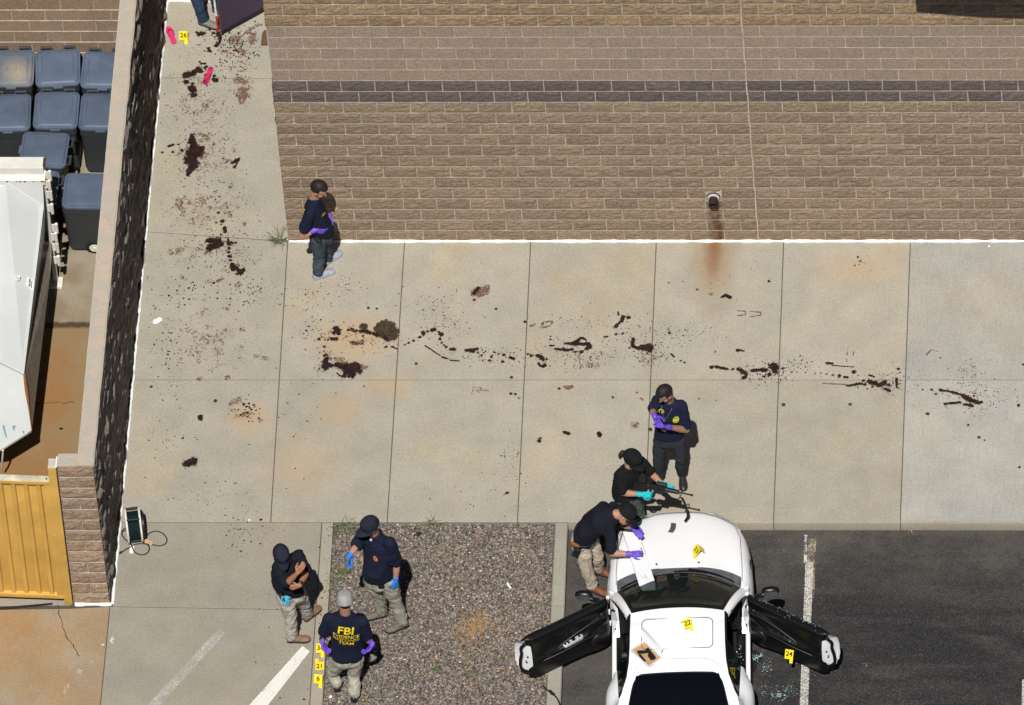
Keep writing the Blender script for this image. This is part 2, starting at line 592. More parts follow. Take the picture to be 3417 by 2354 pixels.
# island kerb between gravel and asphalt
island = empty('kerb_island', (3.6, -5.6, 0))
tag(island, label='flush concrete kerb between the gravel bed and the parking bay', cat='kerb')
ys = [KY - 0.006, -5.62, YB]
for i in range(2):
    mb = MB()
    y0, y1 = ys[i] - 0.004, ys[i + 1] + 0.004
    q = [(ka(y1), y1), (kx(y1), y1), (kx(y0), y0), (ka(y0), y0)]
    b = 0.012
    mb.add([(x + (b if k in (0, 3) else -b), y, 0.0) for k, (x, y) in enumerate(q)] + [(x, y, -b) for x, y in q] + [(x, y, -0.32) for x, y in q],
           [(0, 1, 2, 3)] + [(4 + k, 4 + (k + 1) % 4, (k + 1) % 4, k) for k in range(4)] + [(8 + k, 8 + (k + 1) % 4, 4 + (k + 1) % 4, 4 + k) for k in range(4)])
    mb.build('kerb_stone', CONC_G, island)

# asphalt and far ground: one sheet out to the horizon
mb = MB()
mb.add([(3.4, YB, AZ), (40, YB, AZ), (40, KY + 0.02, AZ), (3.4, KY + 0.02, AZ)], [(0, 1, 2, 3)])
o = mb.build('car_park', ASPHALT)
tag(o, kind='structure', label='dark asphalt parking bay below the kerb')
mb = MB()
mb.add([(-400, -400, -0.33), (400, -400, -0.33), (400, 400, -0.33), (-400, 400, -0.33)], [(0, 1, 2, 3)])
tag(mb.build('ground', CONC_D), kind='structure')
mb = MB()
mb.add([(-400, -400, -0.16), (400, -400, -0.16), (400, YB - 0.0, -0.16), (-400, YB - 0.0, -0.16)], [(0, 1, 2, 3)])
tag(mb.build('road', ASPHALT), kind='structure')
# yard floor inside the enclosure
mb = MB()
mb.add([(-9, -5.378, 0.0), (-2.0, -5.378, 0.0), (-1.9, 3.8, 0.0), (-9, 3.8, 0.0)], [(0, 1, 2, 3)])
tag(mb.build('yard_floor', YARD), kind='structure', label='rust stained concrete floor of the bin yard')

# painted lines
def line_mark(pts, z, mat, name='painted_line'):
    mb = MB()
    mb.add([g(x, y, z) for x, y in pts], [tuple(range(len(pts)))])
    return mb.build(name, mat, plaza)


line_mark([(492, 2354), (730, 2098), (752, 2113), (535, 2354)], 0.004, PAINT2)
line_mark([(490, 2356), (470, 2400), (510, 2400), (535, 2356)], 0.0042, PAINT2)
line_mark([(790, 2400), (1009, 2156), (1034, 2174), (858, 2400)], 0.004, PAINT)
line_mark([(2688, 1876), (2714, 1876), (2694, 2420), (2666, 2420)], AZ + 0.008, PAINT3)
line_mark([(2684, 1785), (2694, 1785), (2694, 1878), (2682, 1878)], AZ + 0.009, paint('flaked_white_paint', (0.60, 0.58, 0.53), 0.50, 0.58))
line_mark([(2698, 1797), (2724, 1797), (2716, 2010), (2690, 2010)], AZ + 0.004, PAINT4)
line_mark([(3411, 2268), (3440, 2268), (3440, 2400), (3408, 2400)], AZ + 0.004, PAINT3)
# ---------------------------------------------------------------- building with split-face block wall
B_, H_, Z0 = 0.4064, 0.2032, 0.1884
building = empty('building', (4.5, 0.0, 0.0))
tag(building, label='block building with brown split-face courses, a dark plum band and a smooth tan band above', cat='building')


def rough_block_mesh(L, h, mat, seed, bulge=0.017, nx=8, nz=4, name='block', left_end=False):
    rnd = random.Random(seed)
    off = V((seed * 3.7, seed * 1.3, 0))
    rows = []
    jx, jz = 0.0055, 0.0045
    x0, x1, z0, z1 = jx, L - jx, jz, h - jz
    if left_end: x0 = -0.012 - 0.01 * rnd.random()
    tilt = rnd.uniform(-0.4, 0.4)
    for i in range(nx + 1):
        r = []
        for j in range(nz + 1):
            u, v = i / nx, j / nz
            edge = min(min(u, 1 - u) * L / 0.02, min(v, 1 - v) * h / 0.02, 1.0)
            if left_end and u < 0.5: edge = min(min(v, 1 - v) * h / 0.03, 1.0)
            x, z = x0 + (x1 - x0) * u, z0 + (z1 - z0) * v
            d = bulge * edge * (0.75 + 0.75 * noise.noise(V((x * 11, z * 16, 0)) + off) + 0.8 * noise.noise(V((x * 27, z * 34, 5)) + off) + tilt * (v - 0.5))
            r.append((x + 0.004 * noise.noise(V((z * 30, x * 3, 2)) + off) * (1 if i in (0, nx) else 0), -0.003 - max(d, 0), z + 0.004 * noise.noise(V((x * 20, 9, z * 3)) + off) * (1 if j in (0, nz) else 0)))
        rows.append(r)
    mb = MB()
    mb.grid(rows)
    # returns back to the mortar
    per = [rows[i][0] for i in range(nx + 1)] + [rows[nx][j] for j in range(1, nz + 1)] + [rows[i][nz] for i in range(nx - 1, -1, -1)] + [rows[0][j] for j in range(nz - 1, 0, -1)]
    m = len(per)
    mb.add([(p[0], p[1], p[2]) for p in per] + [(p[0], 0.012, p[2]) for p in per], [(k, (k + 1) % m, m + (k + 1) % m, m + k) for k in range(m)])
    return mb.mesh(name, mat)


def smooth_block_mesh(L, h, mat, name='block'):
    jx, jz = 0.005, 0.0045
    mb = MB()
    x0, x1, z0, z1, b = jx, L - jx, jz, h - jz, 0.003
    o_ = [(x0, z0), (x1, z0), (x1, z1), (x0, z1)]
    i_ = [(x0 + b, z0 + b), (x1 - b, z0 + b), (x1 - b, z1 - b), (x0 + b, z1 - b)]
    mb.add([(x, -0.004, z) for x, z in i_] + [(x, -0.002, z) for x, z in o_] + [(x, 0.012, z) for x, z in o_],
           [(0, 1, 2, 3)] + [(4 + k, 4 + (k + 1) % 4, (k + 1) % 4, k) for k in range(4)] + [(8 + k, 8 + (k + 1) % 4, 4 + (k + 1) % 4, 4 + k) for k in range(4)])
    return mb.mesh(name, mat)


XJ = 14 * B_
kinds = {}


def mesh_for(kind, L, mat, bulge, end=False):
    key = (kind, round(L, 3), end)
    if key not in kinds:
        if kind == 'smooth': kinds[key] = [smooth_block_mesh(L, H_, mat)]
        else: kinds[key] = [rough_block_mesh(L, H_, mat, 10 + 7 * len(kinds) + q, bulge, nx=max(3, int(8 * L / B_)), left_end=end) for q in range(14 if L > 0.3 else 5)]
    return random.choice(kinds[key])


XR = 9.45
rest = MB()
for k in range(-1, 26):
    z = Z0 + H_ * k
    if k <= 11: kind, mat, nm, bl = 'rough', BLK_ROUGH, 'split_face_block', 0.0095
    elif k <= 13: kind, mat, nm, bl = 'dark', BLK_DARK, 'dark_block', 0.009
    elif k <= 18: kind, mat, nm, bl = 'smooth', BLK_SMOOTH, 'smooth_block', 0
    else: kind, mat, nm, bl = 'gold', BLK_GOLD, 'golden_block', 0.012
    xs = [0.0]
    if k % 2 == 0: xs += [B_ * (i + 0.5) for i in range(0, 14)] + [XJ] + [B_ * (i + 0.5) for i in range(14, 24)]
    else: xs += [B_ * i for i in range(1, 25)]
    for a, b in zip(xs[:-1], xs[1:]):
        if a > XR or k > 23: continue
        o = link(nm, mesh_for(kind, b - a, mat, bl, a == 0.0 and kind != 'smooth'), None, building, loc=(a - 4.5, 0.0, z))
core = MB()
core.box((5.75, 4.002, 2.6), (11.5, 8.0, 5.2 + 0.4))
core.build('wall_core', MORTAR, building)
bj = MB()
for k in range(0, 24):
    bj.box((5.3, 0.0, Z0 + H_ * k), (10.6, 0.009, 0.0085))
bj.build('bed_joints', MORTAR, building)
mb = MB()
for i in range(27):
    zz = -0.02 + i * 0.2
    mb.box((XJ + 0.004 * math.sin(i * 2.1), -0.006 - 0.004 * random.random(), zz + 0.1), (0.011 + 0.004 * random.random(), 0.018, 0.203))
mb.build('expansion_joint', simple('pink_sealant', (0.52, 0.43, 0.37), 0.7), building)


def caulk(path, name, parent, r=0.02, seed=0):
    """lumpy bead of sealant in the corner between wall and slab"""
    mb = MB()
    pts, rs = [], []
    for (a, b) in zip(path[:-1], path[1:]):
        a, b = V(a), V(b)
        m = max(2, int((b - a).length / 0.03))
        for i in range(m):
            p = a.lerp(b, i / m)
            nn = noise.noise(p * 6 + V((seed, 0, 0))) + 0.6 * noise.noise(p * 19 + V((seed, 4, 0)))
            pts.append(p + V((0, 0, 0.002)))
            rs.append(r * max(0.4, 1 + 0.62 * nn))
    pts.append(V(path[-1]))
    rs.append(r)
    mb.tube(pts, rs, 7)
    return mb.build(name, CAULK, parent, smooth=True)


caulk([(-0.012, -0.020, 0.002), (11, -0.020, 0.002)], 'sealant_bead', building, 0.0205, 1)
caulk([(-0.022, -0.01, 0.0), (-0.022, 2.0, 0.0)], 'sealant_bead', building, 0.016, 2)
# side return of the corner: uneven split faces along x = 0
mb = MB()
rows = []
for i in range(0, 76):
    r = []
    for j in range(0, 53):
        y, z = i * 0.05, -0.02 + j * 0.1
        kk = math.floor((z - Z0) / H_)
        rgh = 0.0 if 14 <= kk <= 18 else 1.0
        fr = (z - Z0) / H_ - kk
        e = min(1, min(fr, 1 - fr) * 6)
        r.append((-0.004 - rgh * e * 0.016 * (0.9 + noise.noise(V((y * 7, z * 9, 3)))), y + 0.006, z))
    rows.append(r)
mb.grid(rows)
tag(mb.build('side_wall_face', BLK_ROUGH, building), kind='stuff')
# drain spout low on the wall
dp = empty('wall_drain', (pipe_p.x, 0, pipe_p.z))
tag(dp, label='round black drain spout on the brown wall above a rust streak', cat='drain pipe')
My = Matrix.Rotation(R(90), 3, 'X')
mb = MB()
mb.lathe([(0.0, 0.0), (0.074, 0.0), (0.074, 0.032), (0.066, 0.036), (0.0, 0.036)], pipe_p, My)
mb.build('collar', simple('pale_plastic', (0.62, 0.50, 0.44), 0.6), dp, angle=40)
mb = MB()
mb.lathe([(0.083, 0.0), (0.083, 0.026), (0.076, 0.026)], pipe_p, My)
mb.build('seal_ring', simple('dark_seal', (0.03, 0.025, 0.02), 0.8), dp, angle=40)
mb = MB()
mb.lathe([(0.056, 0.0), (0.057, 0.13), (0.049, 0.131), (0.048, 0.02), (0.0, 0.02)], pipe_p + V((0, 0, -0.012)), Matrix.Rotation(R(98), 3, 'X'))
mb.build('spout', simple('black_iron', (0.022, 0.018, 0.017), 0.45, 0.4), dp, angle=40)
mb = MB()
mb.box((pipe_p.x, -0.004, pipe_p.z), (0.20, 0.014, 0.19))
mb.build('mortar_patch', MORTAR, dp)
# unseen awning added above the frame and shaped to throw the top right shadow
ca = gy(3057, 42)
cx0, ch = ca.x, 6.0
drop = ch - ca.z
pdep = drop * 0.585
shadow_canopy = empty('shadow_canopy', (cx0 + 1.4, 0, ch))
tag(shadow_canopy, label='added curved dark steel awning above the frame, shaped to cast the upper right shadow', cat='shadow_canopy')
mb = MB()
pl = [(cx0 + 2.6 * t, -(pdep + 0.075 * math.sin(math.pi * t)), ch) for t in [i / 16 for i in range(17)]]
pl = [(cx0, -0.03, ch)] + pl + [(cx0 + 2.6, -0.03, ch)]
mb.prism(pl, (0, 0, 0.08))
mb.build('shadow_canopy_roof', simple('dark_steel', (0.03, 0.03, 0.032), 0.5, 0.4), shadow_canopy)
for xx in (cx0 + 0.2, cx0 + 2.4):
    mb = MB()
    mb.tube([(xx, -0.02, ch + 0.9), (xx, -pdep * 0.85, ch + 0.08)], 0.02)
    mb.build('tie_rod', simple('dark_steel2', (0.03, 0.03, 0.032), 0.5, 0.4), shadow_canopy)
# back wall of the recess and bin yard
BY = 3.80
back = empty('back_wall', (-4, BY, 0))
tag(back, label='smooth brown block wall behind the bins and the purple door', cat='wall')
mb = MB()
mb.box((-0.9, BY + 0.262, 1.8), (1.79, 0.5, 3.9))
mb.build('wall_core', MORTAR, back)
for k in range(0, 16):
    for i in range(0, 6):
        x = -1.9 + B_ * (i - (0.5 if k % 2 else 0.0))
        if x + B_ > -0.01: continue
        if x < -2.2: continue
        link('block', smooth_block_mesh(B_, H_, BLK_BACK) if (k, i) == (0, 0) else bpy.data.meshes['block'], None, back, loc=(x + 4, 0.006, k * H_))
YW = g(193, 150, 0.93).y + 0.03
yard = empty('yard_wall', (-5, YW, 0))
tag(yard, label='smooth brown block wall at the top left behind the back row of bins', cat='wall')
mb = MB()
mb.box((-5.45, YW + 0.262, 1.8), (7.0, 0.5, 3.9))
mb.build('wall_core', MORTAR, yard)
bj = MB()
bt = gy(200, 70, YW)
oz = bt.z % H_
for k in range(0, 17): bj.box((-5.5, YW - 0.0005, oz + H_ * k), (6.8, 0.01, 0.010))
bj.build('bed_joints', MORTAR, yard)
bm_full = smooth_block_mesh(B_, H_, BLK_BACK)
xo = gy(149, 50, YW).x % B_
for k in range(0, 16):
    for i in range(0, 23):
        x = -11.0 + xo + (-11.0 // -B_) * 0 + B_ * (i + (0.5 if (k - int(bt.z / H_)) % 2 else 0.0))
        x = xo + B_ * (i - 22 + (0.5 if (k - int(bt.z / H_)) % 2 else 0.0))
        if x + B_ > -1.7 or x < -8.9: continue
        link('block', bm_full, None, yard, loc=(x + 5, 0.006, oz + k * H_))
caulk([(-1.75, BY - 0.012, 0.0), (-0.02, BY - 0.012, 0.0)], 'sealant_bead', back, 0.02, 4)

# ---------------------------------------------------------------- low enclosure wall
LH = 2.63
lw = empty('enclosure_wall', (-1.9, -1.0, 0))
tag(lw, label='low split-face block wall with flat grey top between the bin yard and the plaza', cat='wall')
lx = lambda y: -1.862 + (y + 5.59) * 0.0112
mb = MB()
y0, y1 = -5.58, BY - 0.005
mb.prism([(lx(y0) - 0.19, y0, -0.1), (lx(y0) - 0.004, y0, -0.1), (lx(y1) - 0.004, y1, -0.1), (lx(y1) - 0.19, y1, -0.1)], (0, 0, LH + 0.085))
mb.prism([(-2.285, y0 + 0.004, -0.1), (lx(y0) - 0.1905, y0 + 0.004, -0.1), (lx(y0) - 0.1905, y0 + 0.19, -0.1), (-2.285, y0 + 0.19, -0.1)], (0, 0, LH + 0.083))
mb.build('wall_core', MORTAR, lw)
# flat mortar washed top with a ragged edge
n = NT('cap_mortar')
c = n.mix(n.ramp(n.noise(5, 5, 0.7), 0.45, 0.6), (0.40, 0.36, 0.30), (0.46, 0.37, 0.29))
c = n.mix(1.0, c, n.ramp(n.noise(60, 4, 0.7), 0.25, 0.75, 0.85, 1.12), 'MULTIPLY')
n.bump(n.noise(45, 4), 0.3, 0.006)
CAPM = n.done(c, 0.9, 0.2)
CAPE = block_mat('cap_edge', (0.46, 0.31, 0.20), (0.42, 0.33, 0.24), (0.5, 0.4, 0.3), rnd=0)
mb = MB()
rows = []
for i in range(0, 189):
    y = y0 + (y1 - y0) * i / 188
    e1_ = 0.010 + 0.012 * noise.noise(V((y * 2.3, 1, 0))) + 0.006 * noise.noise(V((y * 11, 1, 4)))
    e2_ = 0.012 * noise.noise(V((y * 2.0, 7, 0))) + 0.006 * noise.noise(V((y * 10, 3, 4)))
    rows.append([(lx(y) - 0.186 - e2_ * 0.3, y, LH - 0.03), (lx(y) - 0.183 - e2_ * 0.3, y, LH), (lx(y) - 0.01 + e1_ * 0.5, y, LH), (lx(y) + 0.006 + e1_, y, LH - 0.012), (lx(y) + 0.004 + e1_, y, LH - 0.06)])
mb.grid(rows)
mb.prism([(-2.262, y0 - 0.002, LH - 0.03), (lx(y0) - 0.187, y0 - 0.002, LH - 0.03), (lx(y0) - 0.187, y0 + 0.185, LH - 0.03), (-2.262, y0 + 0.185, LH - 0.03)], (0, 0, 0.0285))
mb.build('wall_top', CAPM, lw)
mb = MB()
for i in range(60):
    y = y0 + random.random() * (y1 - y0)
    sd = random.random() < 0.6
    ln, wd = random.uniform(0.05, 0.35), random.uniform(0.008, 0.028)
    x = lx(y) + 0.004 if sd else lx(y) - 0.186 + wd
    q = [(x - wd * (0.5 + 0.5 * math.sin(k * 2.4)), y + ln * k / 7, LH + 0.004) for k in range(8)] + [(x, y + ln * (7 - k) / 7, LH + 0.004) for k in range(8)]
    if y + ln < y1: mb.add(q, [tuple(range(16))])

# plaza side of the wall: rough faces that catch the grazing sun
ny, nz = 400, 112
rows = []
for i in range(ny + 1):
    r = []
    y = y0 + (y1 - y0) * i / ny
    for j in range(nz + 1):
        z = -0.02 + (LH - 0.005) * j / nz
        k = math.floor(z / H_)
        fz = z / H_ - k
        fy = (y - y0) / B_ + (0.5 if k % 2 else 0)
        fy -= math.floor(fy)
        e = min(1.0, min(fz, 1 - fz) * H_ / 0.035, min(fy, 1 - fy) * B_ / 0.035)
        bid = V((k * 3.1, math.floor((y - y0) / B_ + (0.5 if k % 2 else 0)) * 5.7, 0))
        d = 0.030 * (0.25 + 0.75 * e) * (0.5 + 1.3 * noise.noise(V((y * 1.9, z * 7.5, 0)) + bid * 0.25) + 1.1 * noise.noise(V((y * 3.4, z * 17, 7)) + bid * 0.5) + 0.3 * noise.noise(V((y * 8, z * 30, 9))))
        r.append((lx(y) + max(d, -0.004), y, z))
    rows.append(r)
mb = MB()
mb.grid(rows)
tag(mb.build('split_face_blocks', BLK_LOW, lw), kind='stuff')
# end face blocks
for k in range(13):
    z = k * H_ - 0.012
    xl, xr = -2.285, lx(-5.59) + 0.012
    if k % 2 == 0: segs = [(xl, xr)]
    else: segs = [(xl, (xl + xr) / 2), ((xl + xr) / 2, xr)]
    for q, (a, b) in enumerate(segs):
        o = link('split_face_block', rough_block_mesh(b - a, H_, BLK_PINK, 400 + 3 * k + q, 0.013, nx=8 if k % 2 == 0 else 5), None, lw, loc=(a + 1.9, -5.592 + 1.0, z))
bj = MB()
for k in range(1, 13): bj.box(((-2.28 + lx(-5.59)) / 2, -5.594, k * H_ - 0.012), (lx(-5.59) + 2.28, 0.012, 0.012))
bj.build('bed_joints', MORTAR, lw)
caulk([(lx(-5.59) + 0.042, -5.60, 0.0), (lx(y1) + 0.042, y1, 0.0)], 'sealant_bead', lw, 0.020, 8)
caulk([(-2.27, -5.605, 0.0), (lx(-5.59) + 0.03, -5.605, 0.0)], 'sealant_bead', lw, 0.024, 9)

# ---------------------------------------------------------------- gate
YEL = simple('yellow_steel', (0.61, 0.365, 0.085), 0.5, 0.35, var=0.12, scale=3, fine=0.06)
YELW = simple('weathered_yellow_top', (0.52, 0.49, 0.38), 0.7, 0.2, var=0.3, scale=7)
gp = empty('gate_post', (-2.34, -5.55, 0))
tag(gp, label='square yellow steel gate post with pale weathered cap', cat='post')
mb = MB()
mb.bevbox((-2.345, -5.545, 1.31), (0.098, 0.145, 2.62), 0.01)
mb.build('tube', YEL, gp, angle=40)
mb = MB()
mb.bevbox((-2.345, -5.545, 2.627), (0.094, 0.142, 0.014), 0.004)
mb.build('post_cap', simple('post_cap_paint', (0.50, 0.47, 0.38), 0.7, var=0.2, scale=9), gp)
mb = MB()
for i in range(9):
    mb.box((-2.293, -5.60 + 0.018 * i, 2.632 + 0.003 * random.random()), (0.014, 0.02, 0.012))
mb.build('sealant_bead', CAULK, gp)

pb = g(219, 2000, 0.12)
gz1 = 2.36
GA = R(-2.6)
gate = empty('yellow_gate', (pb.x - 0.012, pb.y, 0))
tag(gate, label='yellow ribbed steel gate leaf standing closed beside the block wall', cat='gate')
GM = Matrix.Rotation(GA, 3, 'Z')
GO = V((pb.x - 0.012, pb.y, 0))
gw = 3.2


def gpt(x, y, z): return GM @ V((x, y, 0)) + GO + V((0, 0, z))


def gbox(x0, x1, y0, y1, z0, z1, name, mat, b=0.006):
    mb = MB()
    mb.bevbox(gpt((x0 + x1) / 2, (y0 + y1) / 2, (z0 + z1) / 2), (x1 - x0, y1 - y0, z1 - z0), b, GM)
    return mb.build(name, mat, gate, angle=40)


gbox(-gw, 0, 0, 0.10, gz1 - 0.06, gz1, 'top_rail', YEL)
gbox(-gw + 0.002, -0.004, 0.006, 0.094, gz1 - 0.002, gz1 + 0.004, 'weathered_top', YELW, 0.002)
gbox(-gw, 0, 0, 0.10, 0.12, 0.19, 'bottom_rail', YEL)
gbox(-0.085, 0, 0.0, 0.098, 0.185, gz1 - 0.055, 'stile', YEL)
gbox(-gw, -gw + 0.085, 0.0, 0.098, 0.185, gz1 - 0.055, 'stile', YEL)
gbox(-gw + 0.08, -0.08, 0.045, 0.055, 0.19, gz1 - 0.06, 'sheet', YEL, 0.002)
for i in range(20):
    x = -0.15 - 0.152 * i
    if x < -gw + 0.1: break
    mb = MB()
    a = [(x - 0.032, 0.046), (x - 0.022, 0.012), (x + 0.022, 0.012), (x + 0.032, 0.046)]
    mb.prism([gpt(u, v_, 0.19) for u, v_ in a], (0, 0, gz1 - 0.25))
    mb.build('rib', YEL, gate)
for i in range(5):
    z = 0.22 + 0.46 * i
    mb = MB()
    mb.tube([gpt(0.016, 0.03, z), gpt(0.016, 0.03, z + 0.2)], 0.016, 8)
    mb.box(gpt(0.006, 0.03, z + 0.1), (0.03, 0.012, 0.16), GM)
    mb.build('hinge', YEL, gate, angle=40)
mb = MB()
mb.lathe([(0, 0), (0.012, 0), (0.012, 0.002), (0, 0.002)], gpt(-0.05, 0.05, gz1 + 0.004), None, 12)
mb.build('bolt_hole', simple('hole_black', (0.01, 0.01, 0.01), 0.9), gate)
# ---------------------------------------------------------------- gravel bed
bed = empty('gravel_bed', (2.1, -5.6, 0))
tag(bed, kind='structure', label='bed of mixed grey and pink gravel between two kerbs')
mb = MB()
mb.add([(e2(YB) + 0.001, YB, -0.03), (ka(YB) - 0.001, YB, -0.03), (ka(KY) - 0.001, KY - 0.006, -0.03), (e2(KY) + 0.001, KY - 0.006, -0.03)], [(0, 1, 2, 3)])
mb.build('soil', simple('gravel_soil', (0.085, 0.072, 0.062), 0.95), bed)


def pebbles(nst, smin, smax, xf0, xf1, ya, yb, zb, name, parent, seed, pal, flatness=0.75):
    rng = np.random.default_rng(seed)
    base = np.array([(1, 0, 0), (-1, 0, 0), (0, 1, 0), (0, -1, 0), (0, 0, 1), (0, 0, -1)], float)
    t = np.array([(0, 2, 4), (2, 1, 4), (1, 3, 4), (3, 0, 4), (2, 0, 5), (1, 2, 5), (3, 1, 5), (0, 3, 5)])
    # chipped stone: octahedron with its edges cut at random
    y = rng.uniform(ya, yb, nst)
    u = rng.uniform(0, 1, nst)
    x = np.array([xf0(v) for v in y]) * (1 - u) + np.array([xf1(v) for v in y]) * u
    s = smin + (smax - smin) * rng.random(nst) ** 2.2
    z = zb + rng.uniform(-0.3, 0.75, nst) * s
    P = base[None] * (0.65 + 0.7 * rng.random((nst, 6, 1))) + rng.normal(0, 0.16, (nst, 6, 3))
    P *= s[:, None, None]
    P[:, :, 2] *= flatness
    # random rotation
    a, b_, c_ = rng.uniform(0, 6.283, (3, nst))
    b_ = b_ * 0.12
    ca_, sa, cb, sb = np.cos(a), np.sin(a), np.cos(b_), np.sin(b_)
    X, Y, Z = P[..., 0], P[..., 1], P[..., 2]
    X2 = ca_[:, None] * X - sa[:, None] * Y
    Y2 = sa[:, None] * X + ca_[:, None] * Y
    Y3 = cb[:, None] * Y2 - sb[:, None] * Z
    Z3 = sb[:, None] * Y2 + cb[:, None] * Z
    Pw = np.stack([X2 + x[:, None], Y3 + y[:, None], Z3 + z[:, None]], -1) - np.array(WORLD_OFF(parent))
    vs = Pw.reshape(-1, 3)
    fs = (t[None] + (np.arange(nst) * 6)[:, None, None]).reshape(-1, 3)
    me = bpy.data.meshes.new(name)
    me.from_pydata(vs.tolist(), [], fs.tolist())
    ca2 = me.color_attributes.new('stone', 'FLOAT_COLOR', 'POINT')
    pal = np.array(pal)
    idx = rng.choice(len(pal), nst, p=pal[:, 3] / pal[:, 3].sum())
    cc = pal[idx, :3] * np.array([1.05, 1.0, 0.93]) * rng.uniform(0.7, 1.35, (nst, 1))
    cc = np.repeat(np.concatenate([cc, np.ones((nst, 1))], 1), 6, 0)
    ca2.data.foreach_set('color', cc.ravel())
    o = link(name, me, STONE, parent)
    return tag(o, kind='stuff')


n = NT('gravel_stone')
at = n.n('Attribute')
at.attribute_name = 'stone'
STONE = n.done(n.mix(1.0, at.outputs['Color'], n.ramp(n.noise(90, 3), 0.2, 0.8, 0.75, 1.25), 'MULTIPLY'), 0.8, 0.3)
PAL = [(0.17, 0.165, 0.16, 4.5), (0.115, 0.113, 0.113, 3.4), (0.25, 0.245, 0.235, 2.2), (0.33, 0.235, 0.185, 2.2), (0.28, 0.215, 0.185, 2.2), (0.40, 0.37, 0.33, 0.6), (0.36, 0.20, 0.09, 0.35), (0.05, 0.048, 0.05, 2)]
pebbles(62000, 0.0055, 0.0165, lambda y: e2(y) + 0.012, lambda y: ka(y) - 0.012, YB, KY - 0.02, -0.018, 'gravel', bed, 3, PAL)
pebbles(60, 0.005, 0.012, lambda y: e2(y) - 0.10, lambda y: e2(y) + 0.02, -6.2, KY - 0.02, 0.005, 'stray_gravel', bed, 5, PAL)

GRASS = simple('grass_blade', (0.10, 0.14, 0.045), 0.7, var=0.3, scale=30)
DRYG = simple('dry_straw', (0.33, 0.21, 0.085), 0.8, var=0.35, scale=40)
WEED = simple('weed_blade', (0.13, 0.155, 0.075), 0.7, var=0.3, scale=30)


def tuft(c, nb, ln, spread, mat, name, seed, flat=0.5, wid=0.004, mesh_only=False):
    rnd = random.Random(seed)
    mb = MB()
    for i in range(nb):
        a = rnd.uniform(0, 6.283)
        l = ln * rnd.uniform(0.5, 1.15)
        b0 = V(c) + V((rnd.gauss(0, spread), rnd.gauss(0, spread), 0))
        d = V((math.cos(a), math.sin(a), 0))
        sd = V((-d.y, d.x, 0)) * wid * rnd.uniform(0.6, 1.2)
        up = (1 - flat) * rnd.uniform(0.5, 1.4)
        p1 = b0 + d * l * 0.45 + V((0, 0, l * up * 0.6))
        p2 = b0 + d * l + V((0, 0, l * up * rnd.uniform(0.3, 0.8)))
        p2 += V((rnd.gauss(0, l * 0.12), rnd.gauss(0, l * 0.12), 0))
        mb.add([b0 - sd, b0 + sd, p1 + sd * 0.8, p1 - sd * 0.8, p2], [(0, 1, 2, 3), (3, 2, 4)])
    return mb


def weed(px, py, nb, ln, spread, mat, label, cat, seed, group=None, flat=0.5, z=0.0, wid=0.004, name='weed'):
    c = g(px, py, z)
    t = empty(name, c)
    tag(t, label, cat, group)
    tag(tuft(c, nb, ln, spread, mat, name, seed, flat, wid).build('blades', mat, t), kind='stuff')
    return t


weed(930, 805, 46, 0.20, 0.018, WEED, 'tuft of thin green weed growing from the joint at the wall corner', 'weed', 11, flat=0.4)
weed(960, 765, 10, 0.10, 0.02, WEED, 'sparse wisps of weed against the wall foot just above the corner', 'weed', 12, flat=0.3)
wl = [(1135, 1765, 'grass tuft beside the top left corner of the gravel bed', 34, 0.10, 0.05), (1165, 1758, 'bright grass tuft along the top edge of the gravel bed, behind the blue gloved man', 30, 0.10, 0.04),
      (1440, 1745, 'grass tuft at the middle of the top edge of the gravel bed', 26, 0.11, 0.04), (1125, 1925, 'grass patch at the left gravel edge between the two capped men', 30, 0.10, 0.06),
      (1150, 1905, 'thin grass patch below the outstretched blue glove', 22, 0.10, 0.06), (1105, 1960, 'grass patch above the grey cap at the gravel edge', 24, 0.09, 0.05),
      (1205, 1950, 'faint grass tuft between the legs and the grey cap', 18, 0.09, 0.05),
      (1450, 2235, 'green weed in the lower middle of the gravel', 20, 0.10, 0.05), (1560, 2250, 'yellowish green weed at the lower centre of the gravel', 26, 0.10, 0.06), (1685, 2197, 'small green weed near the left car door tip', 16, 0.06, 0.03),
      (1545, 1955, 'scattered green weed in the centre of the gravel', 16, 0.10, 0.06), (1215, 2335, 'green weed at the bottom edge left of centre in the gravel', 18, 0.08, 0.05)]
for i, (px, py, lb, nb, ln, spd) in enumerate(wl):
    weed(px, py, nb, ln, spd, GRASS, lb, 'weed', 40 + i, 'weeds in the gravel', 0.45, -0.01, name='grass_tuft')
c = g(1590, 2083, 0.0)
t = empty('straw_patch', c)
tag(t, 'patch of dry yellow straw lying on the gravel', 'straw')
mb = tuft(c, 190, 0.11, 0.10, DRYG, 'straw', 71, 0.93, 0.0035)
tag(mb.build('straw', DRYG, t), kind='stuff')
c = g(1560, 2150, 0.0)
t = empty('straw_patch', c)
tag(t, 'thin scatter of dry straw on the gravel below the main straw patch', 'straw')
tag(tuft(c, 90, 0.10, 0.16, DRYG, 'straw', 72, 0.93, 0.003).build('straw', DRYG, t), kind='stuff')
weed(3040, 1768, 12, 0.08, 0.012, DRYG, 'dead brown weed at the foot of the plaza kerb', 'weed', 90, flat=0.5, z=AZ)

